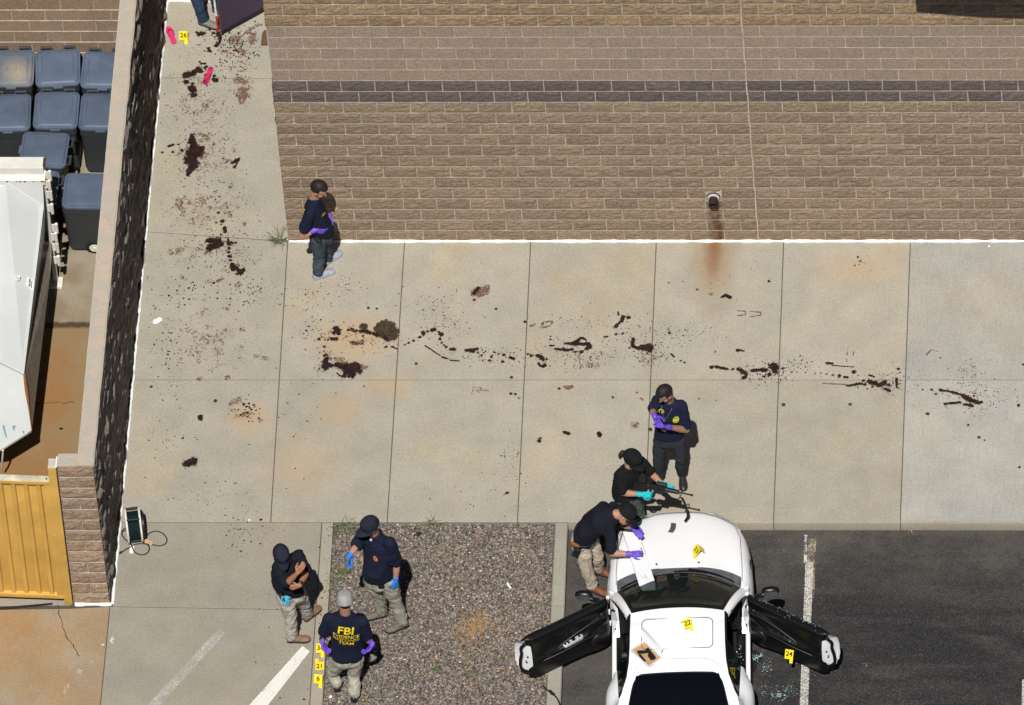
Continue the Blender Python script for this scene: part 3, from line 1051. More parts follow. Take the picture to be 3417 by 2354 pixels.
# litter
WHITE = simple('white_paper', (0.80, 0.80, 0.78), 0.7, var=0.05)
butts = [(1378, 1782), (1353, 1800), (1562, 1818), (1648, 1862), (1693, 1856), (1742, 1851), (1456, 1968), (1499, 1990), (1445, 2004), (1514, 2022), (1625, 1990), (1605, 2007), (1544, 2028), (1563, 1990), (1350, 2202), (1534, 2190), (1535, 2210), (1383, 2298), (1165, 1962), (1182, 2013), (1402, 1978), (1325, 2326), (1568, 1845), (1704, 1950)]
bmesh_b = None
for i, (px, py) in enumerate(butts):
    p = g(px, py, 0.012)
    if bmesh_b is None:
        m_ = MB()
        m_.tube([(-0.0125, 0, 0), (0.0125, 0, 0)], 0.0048, 6)
        bmesh_b = m_.mesh('cigarette_butt', WHITE)
    o = link('cigarette_butt', bmesh_b, None, None, loc=p, rot=(0, 0.15, random.uniform(0, 3.1)))
    tag(o, 'small white cigarette butt lying on the gravel bed', 'cigarette butt', 'cigarette butts on the gravel')


def scrap(pts, z, mat, name, label, cat, th=0.002, curl=0.0):
    mb = MB()
    q = [g(x, y, z) for x, y in pts]
    c = sum(q, V((0, 0, 0))) / len(q)
    mb.prism([p + V((0, 0, curl * (p - c).length + 0.002)) for p in q], (0, 0, th))
    o = mb.build(name, mat)
    return tag(o, label, cat)


scrap([(1690, 1945), (1697, 1946), (1701, 1956), (1707, 1962), (1703, 1966), (1696, 1958)], 0.01, WHITE, 'paper_scrap', 'twisted white paper scrap on the gravel near the right kerb', 'litter')
scrap([(1098, 2325), (1106, 2320), (1109, 2328), (1100, 2332)], 0.015, WHITE, 'paper_scrap', 'white paper scrap at the bottom left of the gravel', 'litter')
scrap([(510, 1078), (514, 1070), (522, 1068), (530, 1063), (540, 1066), (542, 1074), (530, 1080), (522, 1086), (513, 1086)], 0.004, WHITE, 'paper_scrap', 'crumpled white paper on the plaza near the low wall', 'litter', 0.004, 0.3)
scrap([(1388, 1776), (1402, 1774), (1408, 1782), (1396, 1790), (1390, 1788)], 0.012, simple('black_scrap', (0.02, 0.02, 0.02), 0.8), 'plastic_scrap', 'small black plastic scrap at the top of the gravel', 'litter')
scrap([(3297, 821), (3302, 820), (3304, 825), (3299, 826)], 0.004, WHITE, 'paper_scrap', 'tiny white scrap by the wall foot at the far right', 'litter')
scrap([(829, 1735), (834, 1733), (836, 1738), (830, 1740)], 0.004, WHITE, 'paper_scrap', 'tiny white scrap on the plaza joint left of the gravel', 'litter')
BROWN = simple('brown_board', (0.115, 0.062, 0.035), 0.8)
scrap([(870.0, 153.4), (893.8, 153.4), (888.0, 100.5), (880, 105), (875, 112)], 0.004, BROWN, 'brown_board', 'small brown wedge of board against the wall below the purple door', 'board', 0.006)

# flip flops
PINK = simple('pink_foam', (0.60, 0.035, 0.15), 0.6, var=0.1, scale=30)
PINKS = NT('soiled_pink_foam')
PINKS.done(PINKS.mix(PINKS.ramp(PINKS.noise(18, 4), 0.42, 0.6), (0.62, 0.03, 0.15), (0.20, 0.015, 0.05)), 0.6)


def flipflop(heel, toe, label, sole, seed, wd=0.085):
    h, t = g(*heel, 0.004), g(*toe, 0.004)
    ax = (t - h)
    L = ax.length
    ax.normalize()
    sd = V((ax.y, -ax.x, 0))
    f = empty('flip_flop', (h + t) / 2)
    tag(f, label, 'sandal')
    prof = [(0.0, 0.0), (0.02, 0.55), (0.08, 0.78), (0.2, 0.83), (0.4, 0.72), (0.6, 0.85), (0.76, 1.0), (0.88, 0.92), (0.96, 0.62), (1.0, 0.0)]
    pts = [h + ax * L * s + sd * wd / 2 * w_ for s, w_ in prof] + [h + ax * L * s - sd * wd / 2 * w_ for s, w_ in prof[-2:0:-1]]
    mb = MB()
    mb.prism(pts, (0, 0, 0.016))
    mb.build('sole', sole, f)
    mb = MB()
    a = h + ax * L * 0.8 + V((0, 0, 0.016))
    for s_ in (1, -1):
        b = h + ax * L * 0.42 + sd * s_ * wd * 0.36 + V((0, 0, 0.014))
        m = (a + b) / 2 + sd * s_ * wd * 0.22 + V((0, 0, 0.035))
        mb.tube([a, (a * 0.45 + m * 0.55) + V((0, 0, 0.012)), m, b], [0.006, 0.008, 0.009, 0.007], 6)
    mb.build('strap', simple('pink_strap', (0.42, 0.02, 0.09), 0.5), f, smooth=True)


flipflop((583, 148), (560, 91), 'bright pink flip flop beside the marker reading 26', PINK, 1)
flipflop((706, 226), (683, 284), 'stained pink flip flop lying in the dark stain', PINKS.m, 2)

# ---------------------------------------------------------------- purple door and range pole
dh, df = g(882, 40, 0.015), g(742, 117, 0.015)
dax = (df - dh)
dl = dax.length
dax.normalize()
dn = V((-dax.y, dax.x, 0))
if dn.y > 0: dn = -dn
door = empty('purple_door', dh)
tag(door, 'open purple steel door at the top left of the wall', 'door')
DM = Matrix((dax, dn, V((0, 0, 1)))).transposed()
PURP = simple('purple_paint', (0.052, 0.034, 0.068), 0.5, 0.35, var=0.08, fine=0.05)


def dpt(a, b, c): return dh + DM @ V((a, b, c))


mb = MB()
mb.bevbox(dpt(dl / 2, -0.022, 1.10), (dl, 0.044, 2.14), 0.003, DM)
mb.build('leaf', PURP, door)
mb = MB()
mb.bevbox(dpt(dl / 2, 0.003, 0.05), (dl - 0.002, 0.012, 0.055), 0.003, DM)
for a in (0.12, 0.4, 0.7, 0.95):
    mb.box(dpt(dl * a, 0.008, 0.052), (0.03, 0.006, 0.02), DM)
mb.build('door_sweep', simple('black_rubber', (0.012, 0.012, 0.013), 0.6), door)
mb = MB()
mb.box(dpt(dl + 0.001, -0.022, 1.10), (0.006, 0.03, 2.13), DM)
mb.build('edge_strip', simple('door_edge', (0.10, 0.07, 0.06), 0.6), door)
mb = MB()
for sgn in (1,):
    mb.tube([dpt(dl - 0.12, 0.01, 1.0), dpt(dl - 0.12, 0.05, 1.0), dpt(dl - 0.26, 0.05, 1.0)], 0.01)
mb.build('handle', simple('door_steel', (0.4, 0.4, 0.4), 0.3, metal=0.8), door)

pole = empty('range_pole', g(728, 107, 0.0))
tag(pole, 'red and white striped measuring pole standing beside the purple door', 'pole')
pb_ = g(728.5, 107, 0.0)
pole.location = pb_
pd = V((-0.01, 0.0, 1.0)).normalized()
RED = simple('red_enamel', (0.52, 0.02, 0.02), 0.4)
WHP = simple('white_enamel', (0.75, 0.76, 0.78), 0.4)
for i in range(6):
    mb = MB()
    mb.tube([pb_ + pd * (0.305 * i + 0.012), pb_ + pd * (0.305 * (i + 1) + 0.0115)], 0.014, 10)
    mb.build('red_band' if i % 2 == 0 else 'white_band', RED if i % 2 == 0 else WHP, pole, angle=40)
mb = MB()
mb.tube([pb_, pb_ + pd * 0.012], [0.002, 0.012], 8)
mb.build('tip', simple('pole_tip', (0.15, 0.15, 0.15), 0.4), pole)

# ---------------------------------------------------------------- bins
LID = simple('blue_grey_lid', (0.084, 0.112, 0.165), 0.5, 0.35, var=0.12, scale=5, rnd=0.12, fine=0.08, bump=0.08, bscale=90)
n = NT('sun_bleached_lid')
pc = g(60, 245, 0.92)
c = n.mix(n.math('MULTIPLY', n.blob((pc.x, pc.y, 0.9), (0.3, 0.3, 3), 1.0, 0.5, 5), 0.8), (0.10, 0.125, 0.165), (0.36, 0.30, 0.21))
LIDW = n.done(n.mix(1.0, c, n.ramp(n.noise(40, 4), 0.2, 0.8, 0.85, 1.1), 'MULTIPLY'), 0.6)
BODY = simple('charcoal_plastic', (0.036, 0.040, 0.045), 0.55, 0.3, var=0.1, scale=6)


def rrect(hx, hy, r, n=5):
    pts = []
    for sx, sy, a0 in ((1, 1, 0), (-1, 1, 90), (-1, -1, 180), (1, -1, 270)):
        for k in range(n + 1):
            a = R(a0 + 90 * k / n)
            pts.append((sx * (hx - r) + r * math.cos(a), sy * (hy - r) + r * math.sin(a)))
    return pts


def loft(mb, rings):
    """rings: list of equal-length point lists, closed caps"""
    m = len(rings[0])
    vs = [p for r in rings for p in r]
    fs = []
    for i in range(len(rings) - 1):
        fs += [(i * m + k, i * m + (k + 1) % m, (i + 1) * m + (k + 1) % m, (i + 1) * m + k) for k in range(m)]
    fs += [tuple(range(m))[::-1], tuple(range((len(rings) - 1) * m, len(rings) * m))]
    mb.add(vs, fs)


BH = 0.90
HX, HY = 0.272, 0.285
m_body = MB()
loft(m_body, [[(x, y - 0.02, z) for x, y in rrect(hx, hy, 0.06)] for hx, hy, z in ((0.235, 0.235, 0.06), (0.245, 0.245, 0.12), (0.252, 0.264, BH - 0.14), (0.262, 0.275, BH - 0.13), (0.262, 0.275, BH - 0.02))])
me_body = m_body.mesh('body', BODY, angle=35)
m_lid = MB()
loft(m_lid, [[(x, y, z) for x, y in rrect(hx, hy, r)] for hx, hy, r, z in ((HX, HY, 0.07, BH - 0.035), (HX + 0.004, HY + 0.004, 0.075, BH - 0.015), (HX, HY, 0.075, BH), (HX - 0.02, HY - 0.02, 0.06, BH + 0.004), (HX - 0.028, HY - 0.028, 0.06, BH + 0.02), (HX - 0.06, HY - 0.05, 0.06, BH + 0.03), (HX - 0.16, HY - 0.14, 0.06, BH + 0.036))])
m_lid.box((0, -HY - 0.012, BH - 0.022), (0.12, 0.03, 0.022))
me_lid = m_lid.mesh('lid', LID, angle=40)
m_rib = MB()
for x in (-0.055, 0.055, -0.19, 0.19):
    m_rib.tube([(x, -HY + 0.06, BH + 0.026), (x, -0.05, BH + 0.034), (x, HY - 0.07, BH + 0.026)], 0.0045, 5)
me_rib = m_rib.mesh('lid_ribs', LID, smooth=True)
m_h = MB()
m_h.tube([(0.07, HY + 0.045, BH - 0.012), (0.21, HY + 0.045, BH - 0.012)], 0.018, 8)
m_h.tube([(0.077, HY - 0.01, BH - 0.03), (0.077, HY + 0.045, BH - 0.012)], 0.010, 6)
m_h.tube([(0.203, HY - 0.01, BH - 0.03), (0.203, HY + 0.045, BH - 0.012)], 0.010, 6)
me_h = m_h.mesh('handle', BODY, angle=35)
m_w = MB()
m_w.lathe([(0.0, -0.03), (0.10, -0.03), (0.115, -0.02), (0.115, 0.02), (0.10, 0.03), (0.0, 0.03)], (0, 0, 0), Matrix.Rotation(R(90), 3, 'Y'), 20)
me_w = m_w.mesh('wheel', simple('tyre_black', (0.012, 0.012, 0.012), 0.7), angle=35)
m_hub = MB()
m_hub.lathe([(0.0, 0.0), (0.066, 0.0), (0.058, 0.008), (0.03, 0.004), (0.02, 0.014), (0.0, 0.014)], (0, 0, 0), Matrix.Rotation(R(90), 3, 'Y'), 16)
me_hub = m_hub.mesh('hub', simple('white_hub', (0.62, 0.60, 0.48), 0.5), angle=35)


def bin_(px, py, rot, label, lid=None):
    c = g(px, py, BH)
    b = empty('wheeled_bin', (c.x, c.y, 0))
    b.rotation_euler = (0, 0, rot)
    tag(b, label, 'bin', 'wheeled bins in the yard')
    link('body', me_body, None, b)
    l = link('lid', me_lid, None, b)
    link('lid_ribs', me_rib, None, l)
    if lid:
        me2 = me_lid.copy()
        me2.materials[0] = lid
        l.data = me2
    link('handle', me_h, None, b)
    link('handle', me_h, None, b, loc=(-0.28, 0, 0))
    for s in (-1, 1):
        wh = link('wheel', me_w, None, b, loc=(s * 0.225, HY - 0.10, 0.115))
        hb = link('hub', me_hub, None, wh, loc=(s * 0.032, 0, 0), rot=(0, 0, 0 if s > 0 else math.pi))
    return b


bin_(40, 228, R(1), 'sun bleached wheeled bin with tan stained lid at the left of the back row', LIDW)
bin_(193, 226, R(4), 'blue grey wheeled bin with a dusty skewed lid in the middle of the back row')
bin_(347, 233, R(-1), 'blue grey wheeled bin of the back row half hidden by the low wall')
bin_(28, 376, R(2), 'clean lidded wheeled bin at the left end of the second row')
bin_(188, 368, R(0), 'blue grey wheeled bin in the middle of the second row')
bin_(341, 373, R(-1), 'scratched wheeled bin of the second row beside the low wall')
bin_(148, 500, R(-93), 'wheeled bin turned sideways with its handle to the right, behind the white container')
bin_(115, 628, R(-92), 'wheeled bin almost hidden behind the white container')
b9 = bin_(290, 637, R(-91), 'wheeled bin with dark body and white wheel hub beside the low wall')

for ch in b9.children:
    if ch.name.startswith('wheel'): ch.location.y = 0.055

# ---------------------------------------------------------------- white waste container
cont = empty('waste_container', g(20, 1100, 0))
tag(cont, 'large off white steel waste container with sloping lid at the left edge', 'container')
n = NT('off_white_steel')
c = n.mix(n.ramp(n.noise(1.2, 3), 0.3, 0.7), (0.53, 0.545, 0.535), (0.47, 0.49, 0.485))
c = n.mix(n.ramp(n.noise(13, 6, 0.75), 0.66, 0.74, 0, 0.75), c, (0.22, 0.10, 0.04))
CWH = n.done(c, 0.42, 0.4)
CW2 = simple('cream_steel', (0.66, 0.65, 0.58), 0.5, var=0.08, scale=6)
CSIDE = simple('painted_reflection_side', (0.17, 0.145, 0.12), 0.25, 0.5, var=0.2)  # reflected yard floor and shade painted in as a brown base colour
RUST = simple('rust', (0.23, 0.085, 0.025), 0.9, var=0.4, scale=30)


def cp(px, py, z): return g(px, py, z)


XL = -5.0
A0, A1, A2 = cp(18, 606, 2.05), cp(143, 612, 2.03), cp(146, 690, 1.74)
L0 = V((XL, A0.y, 2.05))
B1 = cp(80, 1249, 1.20)
B0 = cp(0, 1206, 1.20)
BL = V((XL, B0.y + 0.9, 1.25))
C1 = cp(105, 1437, 0.83)
C0 = cp(5, 1500, 0.80)
CL = V((XL, C0.y - 0.3, 0.82))
mb = MB()
mb.prism([L0, A0, A2, B1, B0, BL], (0, 0, -0.03))
mb.build('lid', CWH, cont, rel=True)
mb = MB()
mb.prism([A0 + V((0, 0, -0.003)), A1, A2 + V((0.002, 0, -0.003))], (0, 0, -0.04))
mb.build('hip_panel', CWH, cont)
mb = MB()
dz_ = V((0, 0, -0.033))
mb.prism([BL + dz_, B0 + dz_, B1 + dz_, C1, C0, CL], (0, 0, -0.03))
mb.build('chute_panel', CWH, cont)
mb = MB()
R1, R2 = cp(166, 930, 0.80), cp(172, 860, 0.80)
RB = cp(168, 690, 0.8)
mb.add([A2 + dz_, B1 + dz_ * 2, C1 + dz_, R1, R2, RB], [(0, 1, 2, 3, 4, 5)])
mb.build('side_panel', CSIDE, cont)
mb = MB()
xb = R1.x - 0.05
mb.prism([(XL, C0.y + 0.85, 0.0), (C0.x, C0.y + 0.9, 0.0), (C1.x - 0.12, C1.y + 0.9, 0.0), (R2.x - 0.16, R2.y + 0.6, 0.0), (R2.x - 0.16, A1.y + 0.1, 0.0), (XL, A1.y + 0.1, 0.0)], (0, 0, 0.77))
mb.build('hopper', simple('grey_steel_hopper', (0.25, 0.25, 0.24), 0.6), cont)
mb = MB()
mb.tube([A0, A2], 0.006, 6)
mb.build('weld_seam', CW2, cont)
mb = MB()
mb.tube([B0, B1], 0.005, 6)
mb.build('weld_seam', CW2, cont)
for pts_ in ([B1, B1.lerp(C1, 0.3), B1.lerp(C1, 0.65), C1, C1.lerp(C0, 0.12)],):
    mb = MB()
    mb.tube([p + V((0.004, 0, 0)) for p in pts_], [0.014, 0.02, 0.007, 0.006, 0.005], 6)
    mb.build('rusty_edge', RUST, cont)
# back tube, dark brown plate painting the shade of its hollow end, ledge
t0, t1 = cp(153, 524, 2.22), cp(150, 562, 2.22)
mb = MB()
mb.bevbox(((XL + t0.x) / 2 - 0.01, (t0.y + t1.y) / 2, 2.14), (t0.x - XL - 0.02, t0.y - t1.y, 0.16), 0.006)
mb.build('top_tube', CW2, cont)
mb = MB()
mb.bevbox((t0.x - 0.012, (t0.y + t1.y) / 2, 2.222), (0.035, t0.y - t1.y - 0.03, 0.006), 0.002)
mb.build('tube_end', simple('tube_hollow_shade', (0.06, 0.03, 0.02), 0.8), cont)
l0_, l1_ = cp(152, 568, 2.12), cp(150, 602, 2.08)
mb = MB()
mb.prism([(XL, l0_.y, 2.12), (l0_.x, l0_.y, 2.12), (l1_.x, l1_.y, 2.07), (XL, l1_.y, 2.07)], (0, 0, -0.08))
mb.build('ledge', CW2, cont)
mb = MB()
for i in range(14):
    xx = t0.x - 0.03 - i * 0.1 * random.uniform(0.7, 1.3)
    mb.box((xx, l1_.y - 0.012, 2.072), (0.05 * random.random() + 0.01, 0.012, 0.006))
tag(mb.build('rust_spots', RUST, cont), kind='stuff')
# upright post with foot plate
pf = cp(189, 936, 0.06)
mb = MB()
mb.bevbox((pf.x - 0.01, pf.y + 0.02, 1.07), (0.055, 0.075, 2.02), 0.008)
mb.build('post', CWH, cont)
mb = MB()
fa = cp(190, 948, 0.05)
mb.bevbox((fa.x - 0.06, fa.y + 0.03, 0.03), (0.26, 0.16, 0.05), 0.008)
mb.build('foot_plate', CW2, cont)
for k, (px, py, z) in enumerate([(165, 572, 2.15), (163, 603, 2.05), (168, 637, 1.85), (172, 682, 1.6), (187, 748, 1.25), (185, 778, 1.15), (190, 812, 0.95), (194, 855, 0.75)]):
    p = cp(px, py, z)
    mb = MB()
    mb.tube([p, p - V((0, 0, 0.17))], 0.021, 10)
    mb.tube([p + V((0, 0, 0.008)), p - V((0, 0, 0.01))], 0.010, 8)
    mb.box(p - V((0.03, -0.02, 0.1)), (0.06, 0.015, 0.13))
    mb.build('hinge_lug', CW2, cont, angle=40)
# sticker and plug on the lid
def on_lid(px, py):
    q = ray(px, py)
    nn = (B1 - A2).cross(A0 - A2).normalized()
    if nn.z < 0: nn = -nn
    k = (A2 - CAM_LOC).dot(nn) / q.dot(nn)
    return CAM_LOC + q * k + nn * 0.004, nn


mb = MB()
st = [on_lid(x, y)[0] for x, y in ((90, 925), (114, 938), (110, 973), (88, 953))]
mb.prism(st, (0, 0, 0.002))
mb.build('sticker', WHITE, cont)
mb = MB()
for (x0, y0_, x1, y1_) in ((98, 932, 96, 946), (97, 950, 95, 957), (106, 940, 104, 962), (101, 934, 99, 958)):
    a, b = on_lid(x0, y0_)[0], on_lid(x1, y1_)[0]
    mb.tube([a + V((0, 0, 0.004)), b + V((0, 0, 0.004))], 0.005, 4)
tag(mb.build('sticker_print', simple('print_black', (0.02, 0.02, 0.03), 0.7), cont), kind='stuff')
p, nn = on_lid(57, 927)
mb = MB()
mb.lathe([(0.0, 0.0), (0.045, 0.0), (0.04, 0.006), (0.028, 0.006), (0.026, 0.035), (0, 0.035)], p, nn.to_track_quat('Z', 'Y').to_matrix(), 16)
mb.build('drain_plug', CW2, cont, angle=40)
mb = MB()
BLUE = simple('blue_scuff', (0.12, 0.28, 0.36), 0.7)
n2 = (B1 - C1).cross(C0 - C1).normalized()
if n2.z < 0: n2 = -n2
def on_chute(px, py):
    q = ray(px, py)
    k = (C1 - CAM_LOC).dot(n2) / q.dot(n2)
    return CAM_LOC + q * k + n2 * 0.003
for pl in ([(8, 1422), (13, 1418), (20, 1445), (24, 1465), (18, 1458), (12, 1440)], [(40, 1423), (54, 1420), (48, 1430), (50, 1438), (44, 1436)], [(74, 1440), (80, 1438), (82, 1447), (77, 1448)]):
    q = [on_chute(*p) for p in pl]
    mb = MB()
    mb.add(q, [tuple(range(len(q)))])
    mb.build('blue_scuff', BLUE, cont)
mb = MB()
pp = [cp(10, 1503, 0.78), cp(8, 1530, 0.6), cp(5, 1560, 0.35)]
mb.tube(pp, 0.012, 6)
mb.build('tie_bar', CW2, cont)

# ---------------------------------------------------------------- cable reel
RB_ = g(437, 1788, 0.0)
reel = empty('cable_reel', RB_)
tag(reel, 'cable reel with white side rims and dark green cable beside the low wall', 'cable reel')
WRIM = simple('cream_rim', (0.68, 0.66, 0.58), 0.5)
GRN = simple('dark_green_cable', (0.010, 0.026, 0.026), 0.45)
BLKP = simple('black_plastic', (0.012, 0.012, 0.013), 0.45)
axr = V((1, 0.16, 0)).normalized()
rr = 0.235
cen = g(446, 1752, rr)
QM = axr.to_track_quat('Z', 'Y').to_matrix()
for s_ in (-1, 1):
    c_ = cen + axr * 0.082 * s_
    mb = MB()
    ring = [c_ + QM @ V((rr * 0.72 * math.cos(a * math.pi / 16), rr * math.sin(a * math.pi / 16), 0)) for a in range(32)]
    ring = [c_ + V((0, 0, 0)) + (V((-axr.y, axr.x, 0)) * math.cos(a * math.pi / 16) * rr * 0.8 + V((0, 0, 1)) * math.sin(a * math.pi / 16) * rr) for a in range(32)]
    mb.tube(ring, 0.013, 8, closed=True)
    for a in (0, 8, 16, 24):
        mb.tube([c_, ring[a]], 0.010, 6)
    mb.build('side_rim', WRIM, reel, smooth=True)
mb = MB()
YM_ = Matrix((V((-axr.y, axr.x, 0)), V((0, 0, 1)), axr)).transposed()
prof = [(0.0, -0.07), (0.165, -0.07)]
for i in range(15):
    prof += [(0.172, -0.07 + i * 0.01 - 0.0), (0.166, -0.065 + i * 0.01)]
prof += [(0.165, 0.075), (0, 0.075)]
vs, fs = [], []
mb.lathe([(r_ * (0.8 if 0 else 1), h_) for r_, h_ in prof], cen, YM_, 24)
mb.build('wound_cable', GRN, reel, angle=30)
for ang in (62, -62, 118, -118):
    mb = MB()
    off = V((-axr.y, axr.x, 0)) * math.cos(R(ang)) * rr * 0.78 + V((0, 0, 1)) * math.sin(R(ang)) * rr * 0.98
    mb.tube([cen + off - axr * 0.08, cen + off + axr * 0.08], 0.018, 8)
    mb.build('cross_bar', BLKP, reel, angle=40)
mb = MB()
c_ = cen + axr * 0.098
mb.lathe([(0, 0), (0.17, 0), (0.17, 0.025), (0, 0.025)], c_, YM_, 24)
mb.build('outer_plate', BLKP, reel, angle=40)
cz = 0.008
loop = [(433, 1810), (440, 1822), (447, 1840), (460, 1849), (475, 1852), (488, 1848), (497, 1838), (498, 1828), (494, 1820), (486, 1816), (470, 1815), (458, 1816), (447, 1819), (435, 1826), (420, 1834), (405, 1844)]
mb = MB()


def smooth_path(pts, k=4):
    P = [V(p) for p in pts]
    out = []
    for i in range(len(P) - 1):
        p0, p1, p2, p3 = P[max(i - 1, 0)], P[i], P[i + 1], P[min(i + 2, len(P) - 1)]
        for j in range(k):
            t = j / k
            out.append(0.5 * ((2 * p1) + (p2 - p0) * t + (2 * p0 - 5 * p1 + 4 * p2 - p3) * t * t + (3 * p1 - p0 - 3 * p2 + p3) * t ** 3))
    out.append(P[-1])
    return out


mb.tube(smooth_path([g(x, y, cz + 0.002 * (i % 3)) for i, (x, y) in enumerate(loop)]), 0.0075, 6)
mb.tube(smooth_path([g(x, y, cz) for x, y in ((497, 1822), (487, 1805), (488, 1793), (498, 1780), (515, 1774), (528, 1774), (545, 1782), (556, 1797), (556, 1808), (548, 1818), (530, 1822), (512, 1819), (500, 1816))]), 0.0075, 6)
mb.tube(smooth_path([g(x, y, z) for x, y, z in ((418, 1763, 0.14), (409, 1770, 0.07), (406, 1780, 0.02), (410, 1790, 0.008), (417, 1800, 0.008), (428, 1808, 0.008), (436, 1812, 0.01))]), 0.0075, 6)
mb.build('loose_cable', GRN, reel, smooth=True)
mb = MB()
mb.tube([g(408, 1842, 0.011), g(400, 1846, 0.011)], [0.012, 0.018], 8)
mb.tube([g(399, 1847, 0.011), g(396, 1849, 0.011)], [0.008, 0.006], 6)
mb.build('plug', BLKP, reel, smooth=True)
o = scrap([(434, 1821), (448, 1822), (445, 1848), (432, 1847)], 0.004, WHITE, 'paper_tag', 'white paper tag lying under the cable of the reel', 'tag', 0.002)
mb = MB()
WOOD = simple('tan_adaptor', (0.50, 0.32, 0.19), 0.7, var=0.4, scale=60)
mb.bevbox(g(497, 1811, 0.016), (0.105, 0.05, 0.028), 0.01, Matrix.Rotation(R(-28), 3, 'Z'))
mb.bevbox(g(487, 1806, 0.018), (0.035, 0.045, 0.032), 0.008, Matrix.Rotation(R(-28), 3, 'Z'))
tag(mb.build('cable_tie', WOOD), 'crumpled tan wrapper tied round the loose cable loops', 'wrapper')
# ---------------------------------------------------------------- white coupe
n = NT('white_car_paint')
n.p.inputs['Coat Weight'].default_value = 0.6
n.p.inputs['Coat Roughness'].default_value = 0.04
CARW = n.done(n.mix(n.ramp(n.noise(3, 4), 0.35, 0.7, 0, 0.25), (0.86, 0.87, 0.885), (0.82, 0.83, 0.84)), 0.35, 0.4)
SEAM = simple('seam_dark', (0.10, 0.12, 0.15), 0.8)
TRIM = simple('black_trim', (0.0045, 0.0045, 0.005), 0.36, 0.40, var=0.2, scale=20)
TRIM2 = simple('soft_black_trim', (0.010, 0.010, 0.011), 0.42, 0.45)
CABIN = simple('black_cabin', (0.012, 0.012, 0.013), 0.8, 0.2)
SILV = simple('silver_trim', (0.42, 0.43, 0.45), 0.35, 0.5)
TYRE = simple('tyre_rubber', (0.012, 0.012, 0.012), 0.8)
GREYP = simple('grey_cowl_plastic', (0.10, 0.105, 0.115), 0.5, 0.4, var=0.3, scale=14)


def glass(name, col, alpha, rough=0.03):
    n = NT(name)
    n.done(col, rough, 0.5)
    tr = n.n('BsdfTransparent')
    tr.inputs[0].default_value = (0.72, 0.78, 0.76, 1)
    mx = n.n('MixShader')
    mx.inputs[0].default_value = alpha
    n.t.links.new(tr.outputs[0], mx.inputs[1])
    n.t.links.new(n.p.outputs[0], mx.inputs[2])
    n.t.links.new(mx.outputs[0], n.out.inputs[0])
    return n.m


WSG = glass('windscreen_glass', (0.012, 0.017, 0.016), 0.68)
RWG = glass('dark_tinted_glass', (0.004, 0.004, 0.006), 0.80)
O_ = g(2268, 1704, 0.48)
CARO = V((O_.x, O_.y, AZ))
CA = R(2.5)
CM = Matrix.Rotation(CA, 3, 'Z')


def cw(x, s, z): return CARO + CM @ V((x, -s, z))


car = empty('white_coupe', CARO)
tag(car, 'white two door coupe with both doors open, parked nose to the kerb', 'car')


def lerp_tab(tab, s):
    for (a, va), (b, vb) in zip(tab[:-1], tab[1:]):
        if s <= b:
            t = max(0.0, (s - a) / (b - a))
            t = t * t * (3 - 2 * t) * 0.5 + t * 0.5
            return va + (vb - va) * t
    return tab[-1][1]


Wt = [(-0.1, 0.80), (0.0, 0.82), (0.3, 0.85), (0.9, 0.875), (1.4, 0.87), (2.0, 0.855), (2.6, 0.845), (2.85, 0.88), (3.4, 0.885), (4.0, 0.86), (4.4, 0.76)]
ZC = [(0.0, 0.60), (0.05, 0.635), (0.2, 0.69), (0.5, 0.77), (0.8, 0.83), (1.1, 0.895)]
ZF = [(0.0, 0.57), (0.1, 0.62), (0.4, 0.71), (0.8, 0.775), (1.4, 0.82)]


def nose(u, s): return 0.44 * abs(u) ** 3.2 * max(0.0, 1 - s / 2.3)


# front shell: hood and wings down to the sill
def front_section(s):
    W, zc, zf = lerp_tab(Wt, s), lerp_tab(ZC, s), lerp_tab(ZF, s)
    half = [(0, zc), (0.18 * W, zc - 0.001), (0.36 * W, zc - 0.008), (0.54 * W, zc - 0.022), (0.70 * W, (zc + zf) / 2 - 0.012), (0.80 * W, zf + 0.012), (0.88 * W, zf - 0.008), (0.945 * W, zf - 0.06), (0.985 * W, zf - 0.14), (W, zf - 0.25), (0.995 * W, 0.34), (0.97 * W, 0.20)]
    return W, half


def ring(s, half, W, zscale=None):
    pts = []
    for sg, seq in ((-1, half[::-1]), (1, half[1:])):
        for x, z in seq:
            if zscale is not None: z = zscale[0] + (z - 0.2) / 0.4 * (zscale[1] - zscale[0])
            pts.append(cw(sg * x, s + nose(x / W, max(s, 0)), z))
    return pts


mb = MB()
rings = []
for s, zs in ((0.10, (0.16, 0.20)), (0.03, (0.18, 0.34)), (0.0, (0.2, 0.47)), (0.008, (0.2, 0.565))):
    W, h = front_section(0.0)
    rings.append(ring(s, h, W, zs))
st = [0.03, 0.08, 0.16, 0.28, 0.42, 0.58, 0.74, 0.9, 1.02, 1.085]
for s in st:
    W, h = front_section(s)
    rings.append(ring(s, h, W))
mb.grid(rings)
# wings continue beside the cowl to the door edge
for sg in (-1, 1):
    rg = []
    for s in (1.085, 1.18, 1.28, 1.385):
        W, h = front_section(s)
        hh = h[5:]
        rg.append([cw(sg * x, s + nose(x / W, s) * (1 - max(0, (s - 1.085) / 0.3) * 0.75), z) for x, z in hh])
    mb.grid(rg)
mb.build('body_front', CARW, car, smooth=True)


def seam(pts, name, r=0.0045, mat=SEAM):
    mb = MB()
    mb.tube(pts, r, 5)
    return mb.build(name, mat, car)


def hood_z(x, s):
    W, h = front_section(s)
    x = abs(x)
    for (a, za), (b, zb) in zip(h[:-1], h[1:]):
        if x <= b: return za + (zb - za) * (x - a) / (b - a)
    return h[-1][1]


